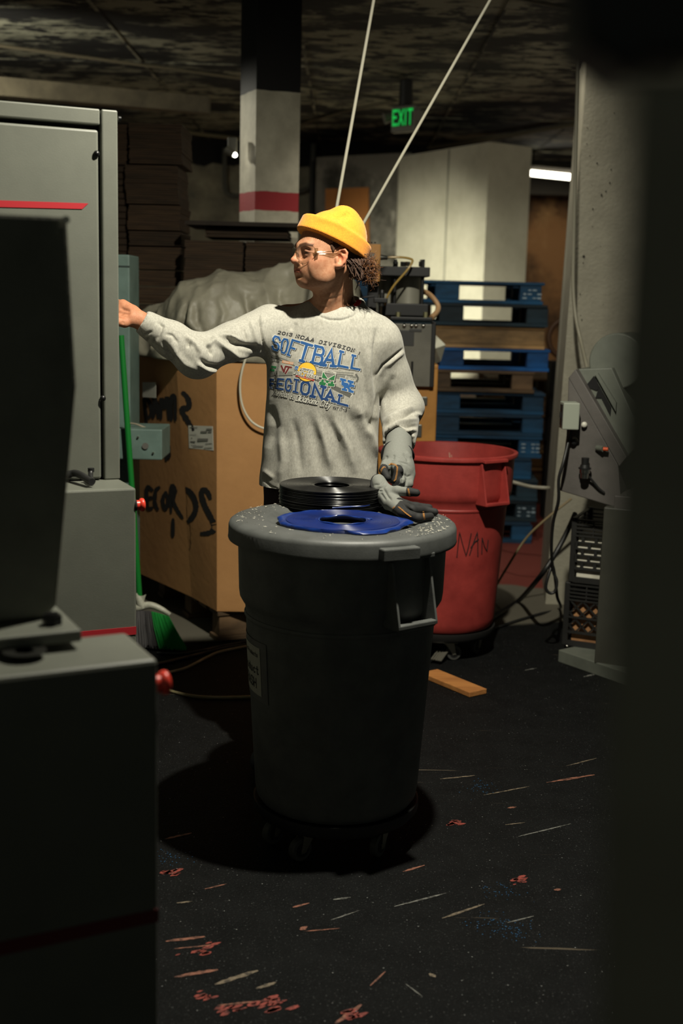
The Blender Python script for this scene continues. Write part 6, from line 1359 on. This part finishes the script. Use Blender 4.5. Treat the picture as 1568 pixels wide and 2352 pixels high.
# ---------------- beanie
ba = math.radians(25)
BF = HF * cos(ba) + HU * sin(ba); BU = HU * cos(ba) - HF * sin(ba)
BO = hl(-.018, 0, .040)
BN = np.array([BF, HL, BU]); bR = [list(BF), list(HL), list(BU)]
def bl(x, y, z): return BO + BF * x + HL * y + BU * z
def beanie():
    s = SDF(tuple(np.array(BO) - .16), tuple(np.array(BO) + np.array((.16, .16, .19))), .0024)
    s.ell(bl(-.003, 0, .018), (.101, .081, .084), .01, 'u', bR)
    s.ell(bl(-.020, 0, .054), (.060, .056, .066), .035, 'u', bR)
    s.ell(bl(.002, .006, .099), (.034, .034, .026), .02, 'u', bR)
    s.ell(bl(.022, .012, .088), (.020, .030, .016), .015, 'u', bR)
    def rel(X, Y, Z):
        X, Y, Z = X - BO.x, Y - BO.y, Z - BO.z
        return [X * r[0] + Y * r[1] + Z * r[2] for r in bR]
    z0, z1 = -.002, .046
    def cuff(X, Y, Z):
        a, b, c = rel(X, Y, Z); tap = 1 - np.clip(c, -.1, .1) * .55
        d = (np.sqrt((a / .1095) ** 2 + (b / .0875) ** 2) / tap - 1) * .095
        dz = np.abs(c - (z0 + z1) / 2) - (z1 - z0) / 2 + .006
        q = np.maximum(np.abs(d) - .0045, 0); w = np.maximum(dz, 0); return np.sqrt(q * q + w * w) + np.minimum(np.maximum(np.abs(d) - .0045, dz), 0) - .006
    s.fn(cuff, tuple(np.array(BO) - .15), tuple(np.array(BO) + .15), .012)
    s.fn(lambda X, Y, Z: np.sqrt((rel(X, Y, Z)[0] / .088) ** 2 + (rel(X, Y, Z)[1] / .070) ** 2 + ((rel(X, Y, Z)[2] - .0) / .065) ** 2) * .065 - .065, tuple(np.array(BO) - .12), tuple(np.array(BO) + .12), .003, 's')
    sl, X, Y, Z = s.reg(tuple(np.array(BO) - .2), tuple(np.array(BO) + .2)); c = rel(X, Y, Z)[2]; s.D[sl] = np.maximum(s.D[sl], (z0 - .004 - c))
    v, f = s.mesh(2); n = normals_np(v, f); l = (v - np.array(BO)) @ BN.T
    az = np.arctan2(l[:, 1], l[:, 0]); r = np.linalg.norm(l[:, :2], axis=1)
    v = v + n * (np.cos(az * 120) * .0007 * np.clip(r / .05, 0, 1))[:, None]
    v = sculpt(v, normals_np(v, f), [([(760, 497), (775, 501), (792, 497), (802, 488)], 7, -.005), ([(720, 500), (760, 507), (800, 524)], 8, .003)])
    bm2 = mat('beanie_yellow', (228, 147, 32), .9, c2=(216, 133, 24), scale=160, thr=(.35, .65), bump=.12, bscale=900, sheen=.2)
    return mesh_np('beanie', v, f, bm2, person)
beanie()
# ---------------- hair
hair_m = mat('hair_brown', (74, 48, 30), .75, c2=(48, 30, 20), scale=60, stretch=(1, 1, .3), bump=.4, bscale=200); hair_l = mat('hair_light', (112, 72, 42), .42)
def hair():
    s = SDF(tuple(np.array(HO) - .17), tuple(np.array(HO) + .17), .003)
    s.ell(hl(-.020, 0, .038), (.096, .0785, .086), .01, 'u', HR)
    s.ell(hl(-.072, .020, -.008), (.040, .050, .040), .02, 'u', HR); s.ell(hl(-.066, .0, -.03), (.036, .04, .03), .02, 'u', HR)
    s.cap(hl(.020, .069, .034), hl(.010, .0735, .016), .005, .002, .01)
    s.ell(T(812, 612, 3.785), (.030, .040, .032), .015); s.ell(T(820, 632, 3.79), (.024, .034, .020), .015); s.ell(T(836, 606, 3.80), (.026, .030, .028), .015); s.ell(T(845, 628, 3.80), (.020, .024, .024), .015); s.ell(T(826, 604, 3.81), (.02, .02, .02), .015)
    sl, X, Y, Z = s.reg(tuple(np.array(HO) - .2), tuple(np.array(HO) + .2))
    # cut away the face side and everything the cap does not let out
    fx = (X - HO.x) * HF.x + (Y - HO.y) * HF.y; fz = Z - HO.z; ly = (X - HO.x) * HL.x + (Y - HO.y) * HL.y
    cut = np.minimum(.022 + .35 * (fz - .03) - fx, 1) * -1
    s.D[sl] = np.maximum(s.D[sl], np.where(fz > .012, cut, cut + np.clip((.012 - fz), 0, .04) * 2.2))
    s.ell(hl(-.010, .079, -.002), (.024, .03, .036), .008, 's', HR)
    v, f = s.mesh(2); n = normals_np(v, f); v = v + n * (noise3(v * (1, 1, .4), 60, 2) * .003 + noise3(v, 140, 2) * .0012)[:, None]
    return mesh_np('hair', v, f, hair_m, person)
hr = hair()
def strands(nm, m, count, seed, cen, spread, length, r):
    rg = random.Random(seed); mb = MB()
    for i in range(count):
        c = V(cen[i % len(cen)]); p = c + V([rg.gauss(0, spread) for _ in range(3)]); d = V([rg.gauss(0, 1) for _ in range(3)]).normalized(); ax = V([rg.gauss(0, 1) for _ in range(3)]).normalized(); P = [p]
        w = rg.uniform(.25, .6)
        for k in range(12):
            d = (Matrix.Rotation(w, 3, ax) @ d + (c - p) * 6 * length).normalized(); p = p + d * length; P.append(p)
        mb.tube(P, r, 4, [r * (1 - .06 * k) for k in range(13)])
    tag(mb.build(nm, m, hr, smooth=60), kind='stuff')
bun = [T(838, 606, 3.785), T(845, 622, 3.785), T(828, 604, 3.79), T(842, 636, 3.785), T(832, 620, 3.78)]
strands('curls', hair_m, 420, 3, bun, .0085, .0042, .0014); strands('light_curls', hair_l, 170, 4, [T(843, 606, 3.775), T(848, 620, 3.775), T(846, 634, 3.78)], .007, .0042, .0010)
mb = MB()
for i in range(110):
    a = hl(random.uniform(-.085, -.03), .068 - random.uniform(0, .02), random.uniform(-.005, .02)); b = T(random.uniform(800, 834), random.uniform(605, 645), 3.74 + random.uniform(0, .06)); m_ = a.lerp(b, .5) + HL * .006 + V((0, 0, random.uniform(-.006, .004))); mb.tube(smooth_path([a, m_, b], 4), .0017, 4)
tag(mb.build('nape_strands', hair_m, hr, smooth=60), kind='stuff')
mb = MB()
for i in range(26):
    a = T(846 + random.uniform(-4, 6), random.uniform(592, 640), 3.775); b = a + V((random.uniform(.005, .022), random.uniform(-.01, .01), random.uniform(-.012, .016))); mb.tube([a, a.lerp(b, .5) + V((0, 0, .004)), b], .0003, 3)
tag(mb.build('flyaway_strands', hair_l, hr, smooth=60), kind='stuff')
# ---------------- safety glasses
def clear(name, tint, fac):
    m = bpy.data.materials.new(name); m.use_nodes = True; N, L = m.node_tree.nodes, m.node_tree.links; N.remove(N['Principled BSDF'])
    t = N.new('ShaderNodeBsdfTransparent'); t.inputs[0].default_value = lin(tint); g = N.new('ShaderNodeBsdfGlossy'); g.inputs['Roughness'].default_value = .06
    lw = N.new('ShaderNodeLayerWeight'); lw.inputs[0].default_value = .25; ma = N.new('ShaderNodeMath'); ma.operation = 'MULTIPLY_ADD'; ma.inputs[1].default_value = .55; ma.inputs[2].default_value = fac; L.new(lw.outputs['Fresnel'], ma.inputs[0])
    mx = N.new('ShaderNodeMixShader'); L.new(ma.outputs[0], mx.inputs[0]); L.new(t.outputs[0], mx.inputs[1]); L.new(g.outputs[0], mx.inputs[2]); L.new(mx.outputs[0], N['Material Output'].inputs[0]); return m
lens_m = clear('clear_lens', (250, 249, 246), .015); rim_m = clear('clear_rim', (226, 222, 210), .10)
gl = MB().box(hl(.1015, 0, .020), (.004, .008, .006)).build('safety_glasses', rim_m, person)
def lens_pt(y, z, sg): 
    a = abs(y) / .066; return hl(.1045 - .036 * a ** 2.4 - max(0, -z) * .10, sg * abs(y), z)
for sg in (-1, 1):
    outline = [(p.x, p.y) for p in smooth_path([V((*k, 0)) for k in ((.008, .024), (.022, .033), (.045, .035), (.061, .031), (.066, .014), (.062, -.002), (.050, -.014), (.034, -.020), (.020, -.014), (.011, .004), (.008, .024))], 3)][:-1]
    mb = MB(); nu, nv = 14, 8; cy_, cz_ = .038, .010; g = [lens_pt(cy_, cz_, sg)]; m = len(outline) * 3; O3 = []
    for i in range(len(outline)):
        a, b = outline[i], outline[(i + 1) % len(outline)]; O3 += [(a[0] + (b[0] - a[0]) * k / 3, a[1] + (b[1] - a[1]) * k / 3) for k in range(3)]
    for k in range(1, 6): g += [lens_pt(cy_ + (p[0] - cy_) * k / 5, cz_ + (p[1] - cz_) * k / 5, sg) for p in O3]
    fs = [(0, 1 + i, 1 + (i + 1) % m) for i in range(m)] + [(1 + k * m + i, 1 + (k + 1) * m + i, 1 + (k + 1) * m + (i + 1) % m, 1 + k * m + (i + 1) % m) for k in range(4) for i in range(m)]
    mb.add(g, fs); mb.build('lens', lens_m, gl, smooth=80)
    mb = MB(); P = [lens_pt(*p, sg) for p in O3]; mb.tube(P + [P[0]], .0008, 6); mb.build('lens_edge', rim_m, gl, smooth=80)
    h = lens_pt(.0645, .012, sg); MB().box(h + HF * -.003 + HL * sg * .0015, (.010, .006, .030), Matrix((HF, HL, HU)).transposed()).build('hinge', rim_m, gl, bev=.001)
    P = [h + HF * -.006 + HU * .004, hl(.03, sg * .0745, .018), hl(.004, sg * .0785, .020), hl(-.016, sg * .078, .018)]; mb = MB(); mb.tube(smooth_path(P), .0018, 6); mb.tube([p + HU * -.006 for p in smooth_path(P)], .0014, 6); mb.build('temple', rim_m, gl, smooth=60)
    MB().box(h + HF * .002 + HL * -sg * .010 + HU * -.002, (.002, .014, .003), Matrix((HF, HL, HU)).transposed()).build('hinge_bar', rim_m, gl)
# ---------------- necklace, red collar, trousers, shoes
P = [T(733, 715, 3.80), T(760, 718, 3.80), T(780, 716, 3.795), T(796, 706, 3.80), T(806, 696, 3.815), T(811, 684, 3.85), T(809, 676, 3.89)]
BB = BVHTree.FromPolygons([tuple(p) for p in bv], [tuple(int(i) for i in r) for r in bf])
nk = [(778, 717), (788, 713), (796, 707), (802, 700), (807, 693), (810, 684)]; P = []
for k in nk:
    h = BB.ray_cast(CAM, ray(*k).normalized()); P.append(h[0] - ray(*k).normalized() * .0015 if h[0] is not None else T(*k, 3.82))
mb = MB(); SP = smooth_path(P, 5)
for i, p in enumerate(SP): mb.ball(p, .0030, 8, 6)
mb.build('bead_necklace', mat('bead_brown', (120, 78, 36), .35, c2=(70, 44, 22), scale=300), person, smooth=60)['kind'] = 'stuff'
P = [T(803, 713, 3.818), T(811, 708, 3.822), T(819, 700, 3.832), T(824, 693, 3.85)]
MB().tube(smooth_path(P), .0085, 8).build('red_undershirt', mat('undershirt_red', (196, 36, 30), .8), person, smooth=60)
trm = mat('trousers_dark', (46, 24, 30), .85, c2=(34, 18, 22), scale=30, bump=.2, bscale=60)
def trousers():
    c = T(732, 1110, 3.885); s = SDF((c.x - .30, 3.60, .05), (c.x + .30, 4.16, 1.06), .007)
    s.ell((c.x, 3.885, 1.0), (.168, .118, .09), .03); s.ell((c.x, 3.89, .92), (.172, .122, .10), .04)
    for sg in (-1, 1):
        hip, kn, an = (c.x + sg * .085, 3.885, .88), (c.x + sg * .115, 3.865, .50), (c.x + sg * .13, 3.90, .10)
        s.cap(hip, kn, .090, .066, .03); s.cap(kn, an, .066, .056, .02)
    sl, X, Y, Z = s.reg((c.x - .4, 3.5, .0), (c.x + .4, 4.3, 1.2)); s.D[sl] = np.maximum(s.D[sl], np.maximum(.075 - Z, Z - 1.045))
    v, f = s.mesh(2); n = normals_np(v, f); v = v + n * (noise3(v * (1, 1, 1.6), 14, 8) * .006)[:, None]
    return mesh_np('trousers', v, f, trm, person), c.x
tr_o, txc = trousers()
for sg in (-1, 1):
    s = SDF((txc + sg * .13 - .09, 3.62, 0.0), (txc + sg * .13 + .09, 4.02, .16), .005); cx = txc + sg * .13
    s.cap((cx, 3.93, .045), (cx + sg * .02, 3.76, .038), .046, .042, .02); s.ell((cx, 3.91, .085), (.046, .055, .05), .02); s.ell((cx + sg * .022, 3.74, .034), (.048, .06, .036), .02)
    sl, X, Y, Z = s.reg((cx - .2, 3.5, -.05), (cx + .2, 4.2, .3)); s.D[sl] = np.maximum(s.D[sl], np.maximum(.012 - Z, Z - .135))
    v, f = s.mesh(2); so = mesh_np('shoe', v, f, mat('shoe_black', (30, 29, 28), .6), person)
    MB().prism([V((cx + sg * .012 + .05 * cos(t) * (1 if abs(cos(t)) < 2 else 1), 3.835 + .145 * sin(t), .001)) for t in np.linspace(0, 2 * PI, 28, endpoint=False)], (0, 0, .014)).build('sole', mat('shoe_sole', (60, 58, 54), .7), so)
# ---------------- gloves
glove_m = mat('glove_fabric', (255, 255, 255), .8, vcol='tint', c2=(226, 226, 222), scale=500, bump=.08, bscale=900); stitch_m = mat('stitch_orange', (206, 142, 66), .7); trim_m = mat('glove_trim', (22, 22, 22), .8)
GREY, BLK = (122, 124, 118), (28, 28, 28)
def colour(o, v, blacks):
    c = np.tile(np.array(lin(GREY)[:3]), (len(v), 1))
    for a, b, r in blacks:
        a, b = np.array(a), np.array(b); d = b - a; t = np.clip(((v - a) @ d) / max(d @ d, 1e-9), 0, 1); m = np.linalg.norm(v - a - t[:, None] * d, axis=1) < r; c[m] = np.array(lin(BLK)[:3])
    paint(o, c)
G0 = SDF((T(850, 1060, 3.6).x, 3.40, .86), (T(985, 1060, 3.6).x, 3.84, 1.15), .0021)
G0.cap(T(916, 1008, 3.755), T(912, 1062, 3.63), .0395, .046, .02); G0.ell(T(916, 1084, 3.605), (.046, .045, .040), .03)
fing = [((942, 1090, 3.60), (938, 1112, 3.565), (918, 1122, 3.555)), ((930, 1096, 3.575), (924, 1117, 3.545), (908, 1122, 3.545)), ((918, 1086, 3.565), (920, 1104, 3.530), (908, 1114, 3.528))]
for a, b, c in fing: G0.cap(T(*a), T(*b), .0145, .0128, .008); G0.cap(T(*b), T(*c), .0128, .0112, .005)
ix = [T(908, 1068, 3.575), T(915, 1082, 3.538), T(908, 1104, 3.528)]; th = [T(886, 1066, 3.585), T(880, 1080, 3.558), T(890, 1097, 3.535)]
G0.cap(ix[0], ix[1], .0150, .0140, .008); G0.cap(ix[1], ix[2], .0138, .0115, .004); G0.cap(th[0], th[1], .0150, .0125, .010); G0.cap(th[1], th[2], .0122, .0105, .004)
gv, gf = G0.mesh(2); gv = sculpt(gv, normals_np(gv, gf), [([(888, 1060), (905, 1058), (935, 1066), (944, 1076)], 2, -.002), ([(918, 1085), (935, 1095), (945, 1092)], 2.5, -.003), ([(925, 1090), (924, 1110)], 2.5, -.004), ([(934, 1096), (934, 1116)], 2.5, -.004), ([(925, 1040), (935, 1052), (938, 1062)], 3, -.004), ([(905, 1044), (902, 1056)], 3, -.003), ([(888, 1046), (886, 1058)], 3, -.003), ([(932, 1036), (944, 1052)], 3, .004)])
go = mesh_np('work_glove', gv, gf, glove_m, person); colour(go, gv, [(ix[1] + V((0, -.002, .006)), ix[2], .0165), (th[1] + V((0, 0, .004)), th[2], .0150)])
go['label'] = 'grey glove with black fingertips worn on the lowered hand'
rc, ra = T(913, 1046, 3.685), (T(912, 1062, 3.63) - T(916, 1008, 3.755)).normalized(); rx, ry, _z = frame_of(ra); P = [rc + (rx * cos(t) * .0465 + ry * sin(t) * .0465) + ra * (.006 * sin(t * 2)) for t in np.linspace(0, 2 * PI, 33)]; MB().tube(P, .0055, 8).build('cuff_trim', trim_m, go, smooth=60)
BG = BVHTree.FromPolygons([tuple(p) for p in gv], [tuple(int(i) for i in r) for r in gf])
def stitches(px, bvh, par, D, off=.0012, r=.0007, dash=True):
    P = []
    for a, b in zip(px, px[1:]):
        for k in range(5): P.append((a[0] + (b[0] - a[0]) * k / 5, a[1] + (b[1] - a[1]) * k / 5))
    Q = []
    for k in P:
        h = bvh.ray_cast(CAM, ray(*k).normalized()); 
        if h[0] is not None: Q.append(h[0] - ray(*k).normalized() * off)
    mb = MB()
    for i in range(0, len(Q) - 1): 
        if (Q[i] - Q[i + 1]).length < .02: mb.tube([Q[i], Q[i].lerp(Q[i + 1], .8)], r, 4)
    if mb.f: tag(mb.build('stitching', stitch_m, par), kind='stuff')
for off in (0, 2.2):
    stitches([(892 + off, 1068), (898, 1064 + off), (908 - off * .3, 1066 + off), (913.5 - off, 1073), (912 - off, 1088), (909 - off, 1102), (903, 1107 - off)], BG, go, 3.55)
    stitches([(871 + off, 1090), (875 + off, 1078), (880 + off, 1072), (886, 1073 + off)], BG, go, 3.55)
# the second glove, held by its cuff over the records
G1 = SDF((T(825, 1100, 3.5).x, 3.20, .915), (T(1010, 1100, 3.4).x, 3.62, 1.02), .0021)
def Z(px, py, z): return atz(px, py, z)
c0, c1, c2 = T(868, 1106, 3.50), T(882, 1132, 3.465), T(897, 1156, 3.43)
G1.cap(c0, c1, .022, .025, .012); G1.cap(c1, c2, .025, .024, .012); G1.cap(T(845, 1136, 3.50), T(872, 1140, 3.47), .010, .020, .015)
G1.cap(c1, T(912, 1128, 3.44), .018, .0145, .012); G1.cap(T(912, 1128, 3.44), T(940, 1130, 3.42), .0140, .0130, .006); G1.cap(T(940, 1130, 3.42), T(956, 1132, 3.415), .0125, .0110, .004)
f1 = [c2, Z(925, 1178, .942), Z(960, 1190, .938), Z(988, 1186, .937)]; f2 = [T(905, 1158, 3.42), Z(945, 1172, .945), Z(975, 1172, .939), Z(998, 1176, .936)]; f3 = [T(900, 1150, 3.43), Z(930, 1160, .945), Z(955, 1164, .939), Z(985, 1166, .936)]
for F_ in (f1, f2, f3):
    for i, (r, r2) in enumerate(((.020, .0145), (.0140, .0125), (.0125, .0105))): G1.cap(F_[i], F_[i + 1], r, r2, .006)
wv_, wf_ = G1.mesh(2); wv_[:, 2] = np.maximum(wv_[:, 2], .9262)
wv_ = sculpt(wv_, normals_np(wv_, wf_), [([(858, 1115), (872, 1112), (884, 1104)], 2.5, -.004), ([(862, 1122), (876, 1120), (888, 1112)], 2.5, -.004), ([(868, 1128), (880, 1128)], 2.5, -.003), ([(878, 1118), (890, 1140), (900, 1150)], 3, -.005), ([(872, 1130), (886, 1150)], 3, -.003), ([(925, 1160), (950, 1178)], 3, -.004)])
pq = proj(wv_); w2 = mesh_np('work_glove', wv_, wf_, glove_m, None); tag(w2, 'grey glove with black fingers dangling from the gloved hand onto the barrel lid', 'glove')
colour(w2, wv_, [(T(943, 1130, 3.42), T(962, 1132, 3.41), .017), (f1[1] + V((-.010, .0, .0)), f1[3], .024), (f2[1] + V((-.02, 0, 0)), f2[3], .024), (f3[1] + V((-.012, 0, 0)), f3[3], .022), (c2 + V((.012, -.012, -.012)), f1[1], .016)])
ac = np.array([c.color[:] for c in w2.data.color_attributes['tint'].data]); mk = ((pq[:, 0] > 896) & (pq[:, 1] > 1150) & (pq[:, 0] + pq[:, 1] * .8 > 1838)) | (pq[:, 0] > 962); ac[mk, :3] = np.array(lin(BLK)[:3]); w2.data.color_attributes['tint'].data.foreach_set('color', ac.astype(np.float32).ravel())
BW = BVHTree.FromPolygons([tuple(p) for p in wv_], [tuple(int(i) for i in r) for r in wf_])
for off in (0, 2.2):
    stitches([(936 + off, 1122), (938 + off, 1132), (939 + off, 1145)], BW, w2, 3.4); stitches([(914 + off, 1164), (930 + off, 1178), (946 + off, 1190)], BW, w2, 3.4); stitches([(971 + off, 1175), (972 + off, 1184), (974 + off, 1196)], BW, w2, 3.4); stitches([(900 + off, 1168), (908, 1161 + off)], BW, w2, 3.4)
P = smooth_path([T(868, 1090, 3.50), T(856, 1098, 3.495), T(853, 1112, 3.485), T(857, 1126, 3.475), T(862, 1138, 3.47)]); MB().tube(P, .0042, 8).build('cuff_binding', trim_m, w2, smooth=60)
P = smooth_path([T(858, 1112, 3.49), T(845, 1124, 3.50), T(836, 1138, 3.505), T(848, 1141, 3.495), T(862, 1139, 3.475)]); MB().tube(P, .0045, 8).build('cuff_binding', trim_m, w2, smooth=60)
